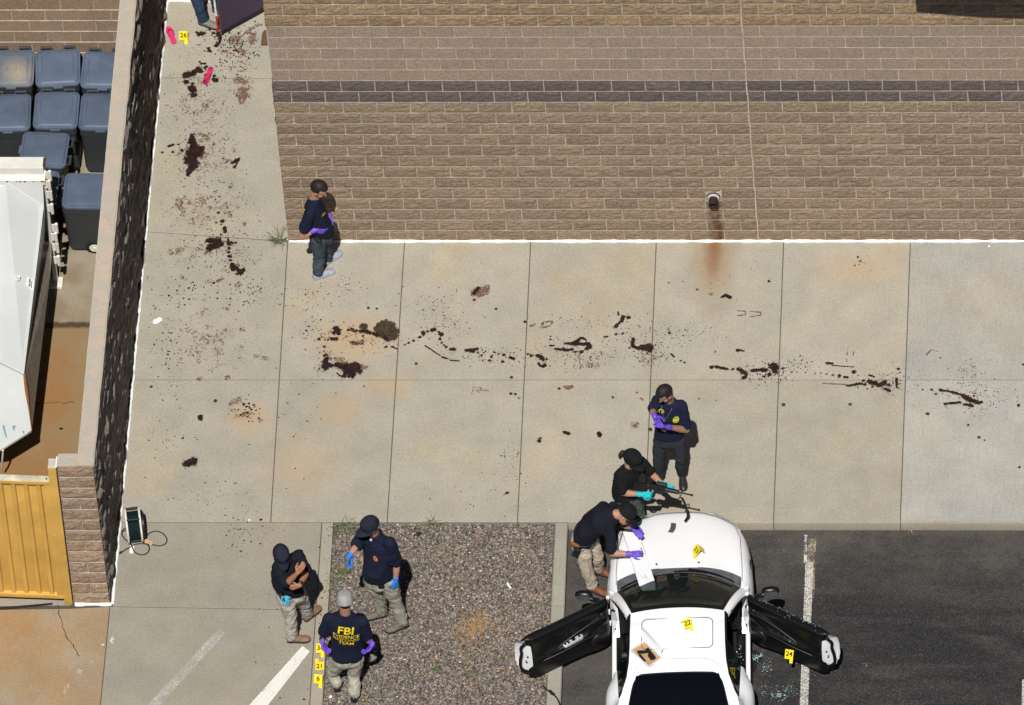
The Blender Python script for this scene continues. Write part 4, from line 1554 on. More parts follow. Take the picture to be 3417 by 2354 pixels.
for sg in (-1, 1):
    pts = []
    for i in range(18):
        s = 0.05 + 1.05 * i / 17
        u = 0.885 if i > 3 else 0.885 - 0.018 * (3 - i) ** 1.3
        W = lerp_tab(Wt, s)
        x = u * W - 0.025
        pts.append(cw(sg * x, s + nose(x / W, s), hood_z(x, s) + 0.001))
    seam(pts, 'hood_seam')
    pts = []
    for s in (0.5, 0.8, 1.1, 1.35):
        W, h = front_section(s)
        pts.append(cw(sg * (W * 0.955), s + nose(0.95, s) * (0.6 if s > 1.2 else 1), h[7][1] - 0.02))
    seam(pts, 'wing_seam', 0.003)
pts = []
for i in range(25):
    u = -0.84 + 1.68 * i / 24
    s = 0.045 + 0.012 * math.cos(u * 14) * abs(u)
    W = lerp_tab(Wt, s)
    pts.append(cw(u * W, s + nose(u, s), hood_z(u * W, s) + 0.002))
seam(pts, 'hood_front_seam', 0.005)
# headlights along the front corners
HLG = simple('headlamp_lens', (0.70, 0.72, 0.74), 0.12, 0.5)
ORL = simple('orange_marker', (0.65, 0.14, 0.03), 0.3)
for sg in (-1, 1):
    rg = []
    for i in range(9):
        u = 0.42 + 0.46 * i / 8
        row = []
        for j in range(5):
            v = j / 4
            wid = 0.045 * math.sin(math.pi * min(1, i / 8 * 0.9 + 0.1)) + 0.012
            s = 0.03 - wid * v * 0.6
            W = lerp_tab(Wt, 0.0)
            z = lerp_tab(ZF, 0.05) + 0.02 - 0.05 * v - 0.03 * (i / 8)
            row.append(cw(sg * u * W, s + nose(u, 0) - 0.022 - 0.012 * math.sin(math.pi * v), z))
        rg.append(row)
    mb = MB()
    mb.grid(rg)
    h = mb.build('headlight', HLG, car, smooth=True)
    mb = MB()
    W = lerp_tab(Wt, 0.0)
    mb.tube([cw(sg * 0.87 * W, 0.315, 0.555), cw(sg * 0.92 * W, 0.405, 0.555)], 0.014, 8)
    mb.build('corner_marker', ORL, car, smooth=True)
# washer jets
for px, py in ((2191, 1884), (2332, 1878)):
    p = g(px, py, AZ + 0.87)
    mb = MB()
    mb.lathe([(0.013, -0.03), (0.013, 0.006), (0.006, 0.012)], p, None, 8)
    mb.build('washer_jet', TRIM, car)


# cowl, windscreen
def ws(u, v):
    """windscreen point: u -1..1 across, v 0 bottom..1 top"""
    hw = 0.735 + (0.545 - 0.735) * v
    s0 = 1.165 + 0.235 * abs(u) ** 2.2
    s1 = 1.975 + 0.03 * u * u
    z0 = 0.905 - 0.035 * u * u
    z1 = 1.262 - 0.04 * u * u
    s = s0 + (s1 - s0) * v
    z = z0 + (z1 - z0) * v + 0.045 * math.sin(math.pi * v)
    return u * hw, s, z


mb = MB()
mb.grid([[cw(*ws(-1 + 2 * i / 20, j / 10)) for j in range(11)] for i in range(21)])
mb.build('windscreen', WSG, car, smooth=True)
mb = MB()
fr = [(-1 + 2 * i / 24, 1.0) for i in range(25)]
def band(u0f, u1f, pts_uv, name, mat, lift):
    mb = MB()
    mb.grid([[cw(ws(u, v)[0], ws(u, v)[1], ws(u, v)[2] + lift) for (u, v) in row] for row in pts_uv])
    return mb.build(name, mat, car, smooth=True)


band(0, 0, [[(-1 + 2 * i / 24, 0.90 + 0.0), (-1 + 2 * i / 24, 0.965), (-1 + 2 * i / 24, 1.0)] for i in range(25)], 'glass_border', TRIM, 0.004)
for sg in (-1, 1):
    band(0, 0, [[(sg * 0.93, 0.03 + 0.87 * j / 10), (sg * 1.0, 0.03 + 0.87 * j / 10)] for j in range(11)], 'glass_border', TRIM, 0.004)
mb = MB()
rg = []
for i in range(25):
    u = -1 + 2 * i / 24
    x, s, z = ws(u, 0.03)
    hs = 1.085 + nose(min(0.9, abs(u) * 0.86), 1.085) * 1.05
    rg.append([cw(x * 1.01, hs - 0.01, z - 0.03), cw(x * 1.01, (hs + s) / 2, z - 0.012), cw(x, s, z + 0.008)])
mb.grid(rg)
mb.build('cowl', GREYP, car, smooth=True)
for x0, x1, s_ in ((-0.05, 0.52, 0), (0.12, 0.66, 1)):
    mb = MB()
    P = []
    for i in range(9):
        u = x0 + (x1 - x0) * i / 8
        x, s, z = ws(u / 0.735, 0.02 + 0.04 * (8 - i) / 8)
        P.append(cw(x, s - 0.02 - 0.03 * s_ * (1 - i / 8), z + 0.03))
    mb.tube(P, 0.010, 6)
    mb.build('wiper', TRIM, car)
mb = MB()
P = [cw(ws(-0.95 + i * 0.07, 0.04)[0], ws(-0.95 + i * 0.07, 0.04)[1] - 0.01, ws(-0.95 + i * 0.07, 0.04)[2] + 0.02) for i in range(9)]
mb.tube(P, 0.012, 6)
mb.build('wiper', TRIM, car)
# roof, sails, rear quarters and tail
ZR = [(1.97, 1.262), (2.3, 1.305), (2.55, 1.312), (2.8, 1.298), (2.97, 1.272), (3.2, 1.215), (3.6, 1.08), (4.0, 0.97), (4.25, 0.955), (4.38, 0.93), (4.42, 0.85)]
ED = [(2.02, 0.556), (2.5, 0.562), (2.75, 0.572), (2.95, 0.598), (3.1, 0.645), (3.2, 0.695), (3.4, 0.745), (4.4, 0.70)]
GL = [(2.02, 0.40), (2.9, 0.40), (2.96, 0.49), (3.15, 0.545), (3.4, 0.60), (3.9, 0.64), (4.4, 0.6)]
stn = [1.975, 2.02, 2.07, 2.12, 2.17, 2.22, 2.27, 2.33, 2.39, 2.45, 2.51, 2.57, 2.63, 2.69, 2.75, 2.82, 2.9, 2.965, 3.06, 3.14, 3.2, 3.25, 3.4, 3.6, 3.8, 4.0, 4.12, 4.25, 4.35, 4.42]
QB = 3.2


def top_z(x, s):
    ed, zr = lerp_tab(ED, s), lerp_tab(ZR, s)
    drop = 0.045 if s < 3 else 0.045 + 0.08 * min(1, (s - 3) / 0.3)
    drop = min(drop, max(0.02, zr - 0.93)) if s > 3.3 else drop
    return zr - drop * (abs(x) / ed) ** 2.4


def front_s(s, x):
    return s + (0.03 * (x / 0.55) ** 2 if s < 2.2 else (-0.10 * (abs(x) / 0.6) ** 2 * 0 if True else 0))


mb = MB()
G_ = []
for s in stn:
    ed, gl = lerp_tab(ED, s), min(lerp_tab(GL, s), lerp_tab(ED, s) - 0.04)
    xs = [-ed, -(ed + gl) / 2, -gl, -gl * 0.8, -gl * 0.55, -gl * 0.28, 0, gl * 0.28, gl * 0.55, gl * 0.8, gl, (ed + gl) / 2, ed]
    G_.append([(x, front_s(s, x), top_z(x, s)) for x in xs])
vs, fs = [], []
for r in G_: vs += [cw(*p) for p in r]
for i in range(len(stn) - 1):
    for j in range(12):
        if 2.96 <= stn[i] < 4.0 and 2 <= j <= 9: continue
        fs.append((i * 13 + j, (i + 1) * 13 + j, (i + 1) * 13 + j + 1, i * 13 + j + 1))
mb.add(vs, fs)
for sg in (-1, 1):
    # rear quarter: from the belt or sail outwards and down
    rg = []
    for s in [2.60, 2.64, 2.70, 2.78, 2.88, 2.98, 3.08, 3.2, 3.25, 3.4, 3.6, 3.8, 4.0, 4.12, 4.25, 4.35, 4.42]:
        W = lerp_tab(Wt, s)
        if s < 2.8: W = W - 0.05 * (1 - (s - 2.6) / 0.2) ** 2
        if s <= QB:
            xi = 0.735 - 0.03 * max(0, (s - 2.6)) / 0.6
            zi = 0.90 + 0.03 * max(0, s - 2.6) / 0.6
            if s >= QB - 1e-6: xi, zi = lerp_tab(ED, s), top_z(lerp_tab(ED, s), s)
        else:
            xi, zi = lerp_tab(ED, s), top_z(lerp_tab(ED, s), s)
        zc = min(0.87 if s < 4 else 0.87 - (s - 4) * 0.25, zi - 0.02)
        x1 = max(xi + 0.04, W - 0.075)
        rg.append([cw(sg * x, s, z) for x, z in ((xi, zi), ((xi + x1) / 2, (zi + zc) / 2 - 0.012), (x1, zc - 0.03), (W - 0.025, zc - 0.085), (W, zc - 0.17), (W + 0.005, 0.55), (W - 0.005, 0.36), (W - 0.03, 0.2))])
    mb.grid(rg)
    # front face of the quarter at the door shut
    a = rg[0]
    mb.add([p for p in a] + [p + CM @ V((-sg * 0.06, -0.03, 0)) for p in a], [(k, k + 1, len(a) + k + 1, len(a) + k) for k in range(len(a) - 1)])
# tail panel
tl = [cw(x, 4.42 + 0.03 * (1 - (x / 0.76) ** 2), z) for z in (0.85, 0.6, 0.35, 0.2) for x in (-0.76, -0.4, 0, 0.4, 0.76)]
mb.add(tl, [(r * 5 + k, r * 5 + k + 1, (r + 1) * 5 + k + 1, (r + 1) * 5 + k) for r in range(3) for k in range(4)])
# screen pillars
for sg in (-1, 1):
    rg = []
    for i in range(9):
        v = i / 8
        x, s, z = ws(1.0, v)
        x2 = x + 0.055 + 0.02 * (1 - v)
        rg.append([cw(sg * (x - 0.004), s, z), cw(sg * (x + x2) / 2, s + 0.02, z + 0.008), cw(sg * x2, s + 0.05, z - 0.015), cw(sg * x2, s + 0.07, z - 0.045)])
    mb.grid(rg)
mb.build('body_shell', CARW, car, smooth=True)
# roof underside and inner rail so that the cabin is dark
for sg in (-1, 1):
    mb = MB()
    P = [cw(sg * (ws(1, v)[0] + 0.06), ws(1, v)[1] + 0.07, ws(1, v)[2] - 0.05) for v in (0.0, 0.25, 0.5, 0.75)] + [cw(sg * (lerp_tab(ED, s) + 0.012), s, top_z(lerp_tab(ED, s), s) - 0.02) for s in (2.05, 2.2, 2.4, 2.6, 2.8, 2.95, 3.06, 3.17)]
    mb.tube(P, 0.017, 6)
    mb.build('window_seal', TRIM, car, smooth=True)
# sunroof seam, rear roof seam
P = []
for x, y in rrect(0.42, 0.235, 0.07, 6):
    P.append(cw(x, 2.385 - y, top_z(x, 2.385 - y) + 0.009))
mb = MB()
mb.tube(P, 0.0052, 5, closed=True)
mb.build('sunroof_seam', SEAM, car)
P = []
for i in range(21):
    x = -0.50 + i * 0.05
    s = 2.77 + 0.11 * max(0, (abs(x) - 0.32) / 0.18) ** 2
    P.append(cw(x, s, top_z(x, s) + 0.003))
seam(P, 'hatch_seam', 0.0036, simple('pale_seam', (0.30, 0.34, 0.40), 0.8))
# rear screen
mb = MB()
rg = []
for s in [2.95, 2.962, 2.98, 3.0, 3.03, 3.06, 3.14, 3.25, 3.4, 3.6, 3.8, 4.0, 4.01]:
    gl = lerp_tab(GL, s) + 0.012
    if s < 3.05: gl *= 0.86 + 0.14 * math.sqrt((s - 2.95) / 0.1)
    rg.append([cw(gl * k / 6, s - 0.03 * 0, top_z(gl * k / 6, s) + 0.006) for k in range(-6, 7)])
mb.grid(rg)
mb.build('rear_screen', RWG, car, smooth=True)
# quarter windows
for sg in (-1, 1):
    rg = []
    for s in (2.45, 2.6, 2.72, 2.85, 2.96, 3.08, 3.18):
        e_, b_ = lerp_tab(ED, s) + 0.01, 0.735 - 0.03 * max(0, s - 2.6) / 0.6
        if s < 2.55: b_ = e_ + 0.06
        te, tb = top_z(lerp_tab(ED, s), s) - 0.015, 0.905
        if s < 2.55: tb = te - 0.1
        rg.append([cw(sg * (e_ + (b_ - e_) * k / 3), s, te + (tb - te) * k / 3) for k in range(4)])
    mb = MB()
    mb.grid(rg)
    mb.build('quarter_window', RWG if sg < 0 else WSG, car, smooth=True)
# cabin: floor, seats, dash, wheel
mb = MB()
mb.box(cw(0, 2.45, 0.22), (1.52, 2.5, 0.06), CM)
mb.box(cw(0, 3.4, 0.42), (1.3, 1.2, 0.35), CM)
mb.build('cabin_floor', CABIN, car)
mb = MB()
rg = []
for i in range(13):
    x = -0.72 + 1.44 * i / 12
    rg.append([cw(x, 1.2 + 0.2 * (x / .72) ** 2, 0.84), cw(x, 1.35 + 0.12 * (x / .72) ** 2, 0.86 + 0.012 * math.sin(i * 1.7)), cw(x, 1.58, 0.85 + (0.02 if x < -0.1 else 0)), cw(x, 1.66, 0.76), cw(x, 1.66, 0.4)])
mb.grid(rg)
mb.build('dashboard', TRIM2, car, smooth=True)
mb = MB()
sc_ = cw(-0.36, 1.86, 0.80)
Ms = CM @ Matrix.Rotation(R(-62), 3, 'X')
mb.tube([sc_ + Ms @ V((0.18 * math.cos(k * math.pi / 12), 0.18 * math.sin(k * math.pi / 12), 0)) for k in range(24)], 0.014, 6, closed=True)
for k in (0, 8, 16): mb.tube([sc_, sc_ + Ms @ V((0.18 * math.cos(k * math.pi / 12), 0.18 * math.sin(k * math.pi / 12), 0))], 0.016, 5)
mb.build('steering_wheel', TRIM, car, smooth=True)
for x in (-0.37, 0.37):
    mb = MB()
    mb.bevbox(cw(x, 2.2, 0.42), (0.48, 0.5, 0.16), 0.05, CM)
    Mb = CM @ Matrix.Rotation(R(18), 3, 'X')
    mb.bevbox(cw(x, 2.52, 0.75), (0.46, 0.14, 0.58), 0.05, Mb)
    mb.bevbox(cw(x, 2.62, 1.06), (0.26, 0.09, 0.16), 0.035, Mb)
    mb.build('seat', simple('seat_cloth', (0.018, 0.018, 0.02), 0.85), car, smooth=True)
mb = MB()
mb.bevbox(cw(0, 3.0, 0.62), (1.15, 0.4, 0.2), 0.06, CM)
mb.bevbox(cw(0, 3.25, 0.80), (1.1, 0.14, 0.45), 0.05, CM @ Matrix.Rotation(R(25), 3, 'X'))
mb.build('rear_bench', simple('seat_cloth2', (0.02, 0.02, 0.022), 0.85), car, smooth=True)
# sills and door apertures
for sg in (-1, 1):
    mb = MB()
    mb.bevbox(cw(sg * 0.795, 2.03, 0.27), (0.055, 1.32, 0.16), 0.02, CM)
    mb.build('sill', CARW, car, smooth=True)
    mb = MB()
    mb.bevbox(cw(sg * 0.715, 2.1, 0.30), (0.11, 1.1, 0.1), 0.02, CM)
    mb.build('sill_plate', TRIM, car, smooth=True)
    mb = MB()
    mb.prism([cw(sg * x, s, z) for x, s, z in ((0.83, 1.38, 0.86), (0.83, 1.40, 0.34), (0.80, 1.68, 0.35), (0.74, 1.68, 0.35), (0.745, 1.52, 0.46), (0.76, 1.43, 0.85))], CM @ V((-sg * 0.012, 0, 0.002)))
    mb.build('door_pillar', CARW, car)
    mb = MB()
    mb.lathe([(0, 0), (0.012, 0), (0.012, 0.006), (0, 0.006)], cw(sg * 0.775, 1.60, 0.405), None, 10)
    mb.tube([cw(sg * 0.775, 1.48, 0.6), cw(sg * 0.80, 1.47, 0.62), cw(sg * 0.86, 1.49, 0.62), cw(sg * 0.9, 1.51, 0.62)], 0.012, 6)
    mb.build('door_check', TRIM, car)
# wheels
for sg in (-1, 1):
    for s in (0.92, 3.46):
        c_ = cw(sg * 0.745, s, 0.32)
        Mw = CM @ Matrix.Rotation(R(90), 3, 'Y')
        mb = MB()
        mb.lathe([(0.20, -0.1), (0.30, -0.105), (0.32, -0.08), (0.32, 0.08), (0.30, 0.105), (0.20, 0.1)], c_, Mw, 28)
        wh = mb.build('wheel', TYRE, car, angle=40)
        mb = MB()
        mb.lathe([(0, 0.085 * sg), (0.05, 0.09 * sg), (0.19, 0.07 * sg), (0.21, 0.10 * sg), (0.215, 0.0)], c_, Mw, 20)
        rim = mb.build('rim', SILV, wh, angle=40)


# doors
def make_door(hpx, d, nrm, left, kx_=1.0):
    h = g(hpx[0], hpx[1], AZ + 0.88)
    h = V((h.x, h.y, AZ))
    d, nrm = V((d[0], d[1], 0)).normalized(), V((nrm[0], nrm[1], 0)).normalized()
    D = empty('door', h - CARO, car)

    def P(a, t, z): return h + d * a * kx_ + nrm * t + V((0, 0, z))
    L = 1.27
    # outer skin
    mb = MB()
    rg = []
    for a in (0.0, 0.06, 0.2, 0.45, 0.75, 1.0, 1.14, 1.22, 1.27):
        bot = 0.18 + (0.2 * max(0, (a - 1.05) / 0.22) ** 2 if a > 1.05 else 0)
        top = 0.905 - 0.01 * a
        bul = 0.085 * (1 - 0.35 * max(0, (a - 0.9) / 0.37)) * min(1, 0.5 + a * 3)
        zz = [bot, bot + 0.1, 0.52, 0.70, 0.82, top - 0.02, top]
        tt = [0.0, -bul * 0.75, -bul, -bul * 0.92, -bul * 0.6, -bul * 0.25, 0.0]
        rg.append([P(a, t + 0.0, z) for t, z in zip(tt, zz)])
    mb.grid(rg)
    # shut face at the rear end, white and angled
    e = [P(1.27, t, z) for t, z in ((-0.05, 0.41), (-0.085, 0.5), (-0.08, 0.68), (-0.05, 0.82), (0.0, 0.895))]
    i_ = [P(1.12, t, z) for t, z in ((0.05, 0.30), (0.085, 0.45), (0.085, 0.62), (0.07, 0.76), (0.045, 0.80))]
    mid = [P(1.225, t, z) for t, z in ((0.01, 0.33), (0.005, 0.46), (0.01, 0.65), (0.02, 0.79), (0.03, 0.86))]
    vs_ = e + mid + i_
    mb.add(vs_, [(k, k + 1, 5 + k + 1, 5 + k) for k in range(4)] + [(5 + k, 5 + k + 1, 10 + k + 1, 10 + k) for k in range(4)])
    mb.build('outer_skin', CARW, D, smooth=True)
    # seal across the shut face
    mb = MB()
    mb.tube(smooth_path([p + nrm * 0.006 + d * 0.006 for p in (P(1.16, 0.03, 0.30), P(1.235, 0.0, 0.38), P(1.24, 0.0, 0.52), P(1.22, 0.012, 0.66), P(1.225, 0.02, 0.78), P(1.17, 0.05, 0.87))]), 0.022, 6)
    mb.build('door_seal', TRIM, D, smooth=True)
    mb = MB()
    mb.lathe([(0, 0), (0.011, 0), (0.011, 0.012), (0, 0.012)], P(1.165, 0.052, 0.60), (nrm + d * 0.6).to_track_quat('Z', 'Y').to_matrix(), 8)
    mb.tube([P(1.185, 0.045, 0.53), P(1.19, 0.045, 0.50), P(1.175, 0.055, 0.495)], 0.007, 5)
    mb.build('latch', TRIM, D)
    # inner trim with ledge, sculpted panel
    mb = MB()
    rg = []
    na = 22
    for i in range(na + 1):
        a = 0.015 + 1.145 * i / na
        row = []
        u = i / na
        bot = 0.165 + (0.05 * max(0, u - 0.85) / 0.15)
        top = 0.915
        for z, t in ((top, -0.015), (top + 0.004, 0.03), (top - 0.012, 0.075), (0.84, 0.090), (0.78, 0.072), (0.70, 0.066), (0.63, 0.062), (0.575, 0.085), (0.555, 0.125), (0.53, 0.13), (0.50, 0.095), (0.45, 0.085), (0.36, 0.10), (0.26, 0.10), (0.19, 0.085), (bot, 0.03)):
            if z in (0.575, 0.555, 0.53, 0.50):
                f = math.exp(-((u - 0.5) / 0.33) ** 4)
                t = 0.068 + (t - 0.068) * f
                z = z - 0.07 * (u - 0.5)
            if z < 0.5: t += 0.03 * math.exp(-((u - 0.16) / 0.13) ** 2)
            endf = min(1, u / 0.04, (1 - u) / 0.05)
            row.append(P(a, t * (0.45 + 0.55 * endf), z))
        rg.append(row)
    mb.grid(rg)
    k = len(rg[0])
    mb.add(rg[0], [tuple(range(k))])
    mb.add(rg[-1], [tuple(range(k))])
    mb.build('inner_trim', TRIM, D, angle=50)
    mb = MB()
    mb.tube([P(0.02, 0.0, 0.922), P(0.6, 0.0, 0.922), P(1.2, 0.0, 0.90)], 0.008, 5)
    mb.build('window_seal', TRIM2, D)
    # armrest pod ridge and pull cup
    mb = MB()
    mb.tube(smooth_path([P(0.14, 0.09, 0.72), P(0.3, 0.095, 0.71), P(0.52, 0.10, 0.665), P(0.72, 0.105, 0.60), P(0.78, 0.115, 0.565)]), 0.010, 6)
    mb.tube(smooth_path([P(0.1, 0.11, 0.49), P(0.4, 0.128, 0.515), P(0.7, 0.128, 0.49), P(1.0, 0.09, 0.44)]), 0.010, 6)
    mb.build('trim_ridge', TRIM2, D, smooth=True)
    mb = MB()
    Mn = nrm.to_track_quat('Z', 'Y').to_matrix()
    mb.lathe([(0, 0.008), (0.085, 0.012), (0.10, 0.0), (0.09, -0.02)], P(0.22, 0.112, 0.37), Mn, 24)
    mb.build('speaker', TRIM2, D, smooth=True)
    mb = MB()
    mb.lathe([(0, 0.0), (0.02, 0.012), (0.045, 0.01), (0.05, -0.01)], P(0.13, 0.095, 0.76), Mn, 16)
    mb.build('tweeter', TRIM2, D, smooth=True)
    # switch pod
    M2 = Matrix((d, V((0, 0, 1)).cross(d), V((0, 0, 1)))).transposed() @ Matrix.Rotation(R(4), 3, 'Y')
    mb = MB()
    loft(mb, [[P(0.56, 0.10, 0.557) + M2 @ V((x, y, z)) for x, y in rrect(hx, hy, 0.028)] for hx, hy, z in ((0.135, 0.035, -0.01), (0.135, 0.035, 0.02), (0.125, 0.028, 0.028))])
    mb.build('switch_panel', SILV if left else TRIM2, D, angle=40)
    mb = MB()
    for xx, yy, r_ in ((-0.09, 0.0, 0.014), (-0.01, 0.0, 0.025), (0.06, 0.014, 0.014), (0.07, -0.012, 0.014), (0.105, 0.01, 0.012)):
        mb.lathe([(0, 0.02), (r_, 0.018), (r_, 0.0)], P(0.56, 0.10, 0.572) + M2 @ V((xx, yy, 0.01)), None, 10)
    mb.build('switches', TRIM, D, angle=40)
    mb = MB()
    loft(mb, [[P(0.76, 0.085, 0.50) + M2 @ V((x, y, z)) for x, y in rrect(hx, hy, 0.02)] for hx, hy, z in ((0.08, 0.022, 0.04), (0.07, 0.016, 0.046))])
    mb.build('pull_cup', CABIN, D)
    # hinges, mirror
    mb = MB()
    mb.bevbox(P(-0.015, -0.015, 0.62), (0.035, 0.035, 0.07), 0.008)
    mb.bevbox(P(-0.015, -0.015, 0.40), (0.035, 0.035, 0.07), 0.008)
    mb.bevbox(P(-0.02, -0.02, 0.885), (0.04, 0.035, 0.04), 0.01)
    mb.build('hinge', CARW, D, angle=40)
    mc = P(0.235, -0.15, 0.965)
    md = (d * 0.82 - nrm * 0.58).normalized()
    mr = V((-md.y, md.x, 0))
    mb = MB()
    rg = []
    for i in range(13):
        th = math.pi * i / 12
        rg.append([mc + md * (-0.108 * math.cos(th)) + (mr * 0.058 * math.cos(ph) + V((0, 0, 0.062)) * math.sin(ph)) * (math.sin(th) ** 0.7 if 0 < i < 12 else 0.02) for ph in [k_ * 2 * math.pi / 14 for k_ in range(15)]])
    mb.grid(rg)
    mb.tube([P(0.10, -0.02, 0.90), P(0.17, -0.07, 0.925), mc - md * 0.05], [0.035, 0.03, 0.028], 8)
    mir = mb.build('mirror', TRIM, D, smooth=True)
    mb = MB()
    back = mr if mr.dot(nrm) > 0 else -mr
    loft(mb, [[mc + back * (0.048 + k_) + md * x + V((0, 0, y)) for x, y in rrect(0.085, 0.042, 0.035)] for k_ in (0.0, 0.012)])
    mb.build('mirror_glass', simple('mirror_silver', (0.35, 0.36, 0.37), 0.05, 0.5, metal=0.9), mir)
    return D, P


DL, PL_ = make_door((2026, 2002), (-1.06, -0.66), (0.53, -0.85), True, 0.97)
DR, PR_ = make_door((2495, 1990), (1.09, -0.635), (-0.505, -0.86), False, 0.965)
# blue cloth lying in the back under the rear screen
mb = MB()
rg = []
for i in range(15):
    row = []
    for j in range(15):
        x, s = -0.42 + 0.036 * i, 3.25 + 0.06 * j
        row.append(cw(x + 0.02 * noise.noise(V((i * .5, j * .5, 1))), s, 0.80 - 0.18 * (j / 14) + 0.09 * abs(noise.noise(V((i * 0.35, j * 0.3, 3))))))
    rg.append(row)
mb.grid(rg)
tag(mb.build('blue_cloth', simple('blue_cloth', (0.06, 0.06, 0.55), 0.8), smooth=True), 'crumpled blue cloth inside the car under the rear window', 'cloth')

# broken glass
SHARD = simple('glass_crumb', (0.27, 0.43, 0.43), 0.3, 0.5, var=0.4, scale=80)


def shards(clusters, z, name, label, seed, zf=None):
    rnd = random.Random(seed)
    mb = MB()
    for (px, py, n_, sp, sz) in clusters:
        c = g(px, py, z)
        for i in range(n_):
            p = c + V((rnd.gauss(0, sp), rnd.gauss(0, sp), 0.004))
            s_ = sz * rnd.uniform(0.5, 1.3)
            q = [p + V((rnd.uniform(-s_, s_), rnd.uniform(-s_, s_), rnd.uniform(0, s_ * 0.6))) for _ in range(4)]
            mb.add(q, [(0, 1, 2), (0, 1, 3), (1, 2, 3), (0, 2, 3)])
    o = mb.build(name, SHARD)
    return tag(o, label, 'broken glass', kind='stuff')


shards([(2555, 2235, 22, 0.03, 0.012), (2598, 2322, 70, 0.06, 0.013), (2635, 2300, 36, 0.05, 0.010), (2560, 2215, 25, 0.05, 0.008), (2540, 2280, 12, 0.06, 0.008), (2612, 2250, 20, 0.2, 0.006), (2700, 2300, 16, 0.25, 0.005), (2890, 2220, 8, 0.02, 0.009), (2780, 2232, 6, 0.03, 0.007), (2545, 2305, 18, 0.04, 0.009), (2720, 2265, 16, 0.12, 0.006)], AZ, 'broken_glass', 'pale green broken glass scattered on the asphalt by the car', 5)
shards([(2524, 2195, 55, 0.025, 0.012), (2540, 2187, 18, 0.014, 0.010)], AZ + 0.012, 'broken_glass', 'pale green broken glass heaped on the black sheet below the sill', 6)
mb = MB()
rnd = random.Random(3)
for k in range(70):
    a = rnd.uniform(0.08, 1.05)
    p = PR_(a, rnd.gauss(0.0, 0.008) if rnd.random() < 0.8 else rnd.uniform(0.0, 0.08), 0.925)
    s_ = rnd.uniform(0.004, 0.012)
    q = [p + V((rnd.uniform(-s_, s_), rnd.uniform(-s_, s_), rnd.uniform(0, s_))) for _ in range(4)]
    mb.add(q, [(0, 1, 2), (0, 1, 3), (1, 2, 3), (0, 2, 3)])
for k in range(70):
    p = cw(0.70 + rnd.gauss(0, 0.03), rnd.uniform(1.8, 2.9), 0.36)
    s_ = rnd.uniform(0.004, 0.013)
    q = [p + V((rnd.uniform(-s_, s_), rnd.uniform(-s_, s_), rnd.uniform(0, s_))) for _ in range(4)]
    mb.add(q, [(0, 1, 2), (0, 1, 3), (1, 2, 3), (0, 2, 3)])
for k in range(60):
    p = cw(0.62 + rnd.gauss(0, 0.025), rnd.gauss(2.74, 0.07), 1.02 + rnd.uniform(-0.02, 0.02))
    s_ = rnd.uniform(0.006, 0.014)
    q = [p + V((rnd.uniform(-s_, s_), rnd.uniform(-s_, s_), rnd.uniform(0, s_))) for _ in range(4)]
    mb.add(q, [(0, 1, 2), (0, 1, 3), (1, 2, 3), (0, 2, 3)])
tag(mb.build('broken_glass', SHARD), 'broken window glass on the right door ledge and sill', 'broken glass', kind='stuff')
# black sheet below the right sill
mb = MB()
q = [g(x, y, AZ + 0.006) for x, y in ((2509, 2172), (2524, 2170), (2546, 2198), (2527, 2214), (2522, 2232), (2521, 2246), (2509, 2240))]
mb.prism(q, (0, 0, 0.004))
tag(mb.build('black_sheet', CABIN), 'black plastic sheet with glass on it lying below the right car sill', 'plastic sheet')
# black strap on the kerb at the bottom
mb = MB()
mb.tube(smooth_path([g(x, y, z) for x, y, z in ((1813, 2289, 0.01), (1822, 2300, 0.02), (1834, 2306, 0.03), (1842, 2314, 0.02), (1850, 2320, 0.02), (1862, 2336, 0.02), (1868, 2352, 0.02), (1872, 2380, 0.02))]), [0.009] * 8 + [0.022] * 8 + [0.010] * 13, 6, flat=0.5)
tag(mb.build('black_strap', CABIN), 'black strap with buckle lying across the kerb at the bottom edge', 'strap')
# ---------------------------------------------------------------- people
SKIN = simple('skin', (0.38, 0.20, 0.13), 0.55, 0.35, var=0.12, scale=25)
SKIN_D = simple('tanned_skin', (0.33, 0.15, 0.085), 0.55, 0.35, var=0.15, scale=25)
HAIR = simple('dark_hair', (0.014, 0.011, 0.010), 0.65, 0.3, var=0.5, scale=60)
HAIRG = simple('grey_hair', (0.24, 0.21, 0.18), 0.7, var=0.3, scale=70)


def cloth(name, col, var=0.16, rough=0.9):
    n = NT(name)
    f = n.ramp(n.noise(9, 5, 0.6), 0.25, 0.75, 1 - var, 1 + var)
    f = n.math('MULTIPLY', f, n.ramp(n.noise(170, 2), 0.2, 0.8, 0.9, 1.1))
    n.bump(n.noise(45, 4, 0.6), 0.35, 0.006)
    m = n.done(n.mix(1.0, col, f, 'MULTIPLY'), rough, 0.15)
    return m


NAVY = cloth('navy_cotton', (0.0095, 0.0125, 0.030))
NAVY2 = cloth('dark_navy_pique', (0.0085, 0.0095, 0.016))
BLACKC = cloth('black_cotton', (0.0095, 0.0095, 0.0105))
KHAKI = cloth('khaki_twill', (0.36, 0.335, 0.275))
STONEC = cloth('stone_twill', (0.43, 0.40, 0.345))
OLIVE = cloth('grey_khaki_twill', (0.30, 0.285, 0.225))
BEIGE = cloth('beige_twill', (0.44, 0.385, 0.30))
JEANS = cloth('blue_grey_denim', (0.050, 0.068, 0.088))
JEANS_D = cloth('charcoal_denim', (0.026, 0.030, 0.036))
JEANS_B = cloth('blue_denim', (0.030, 0.055, 0.100))
GREEN = cloth('green_trousers', (0.055, 0.075, 0.052))
CAPG = cloth('grey_cap_cloth', (0.30, 0.30, 0.28))
CAPN = cloth('navy_cap_cloth', (0.016, 0.019, 0.030))
CAPB = cloth('black_cap_cloth', (0.010, 0.010, 0.011))
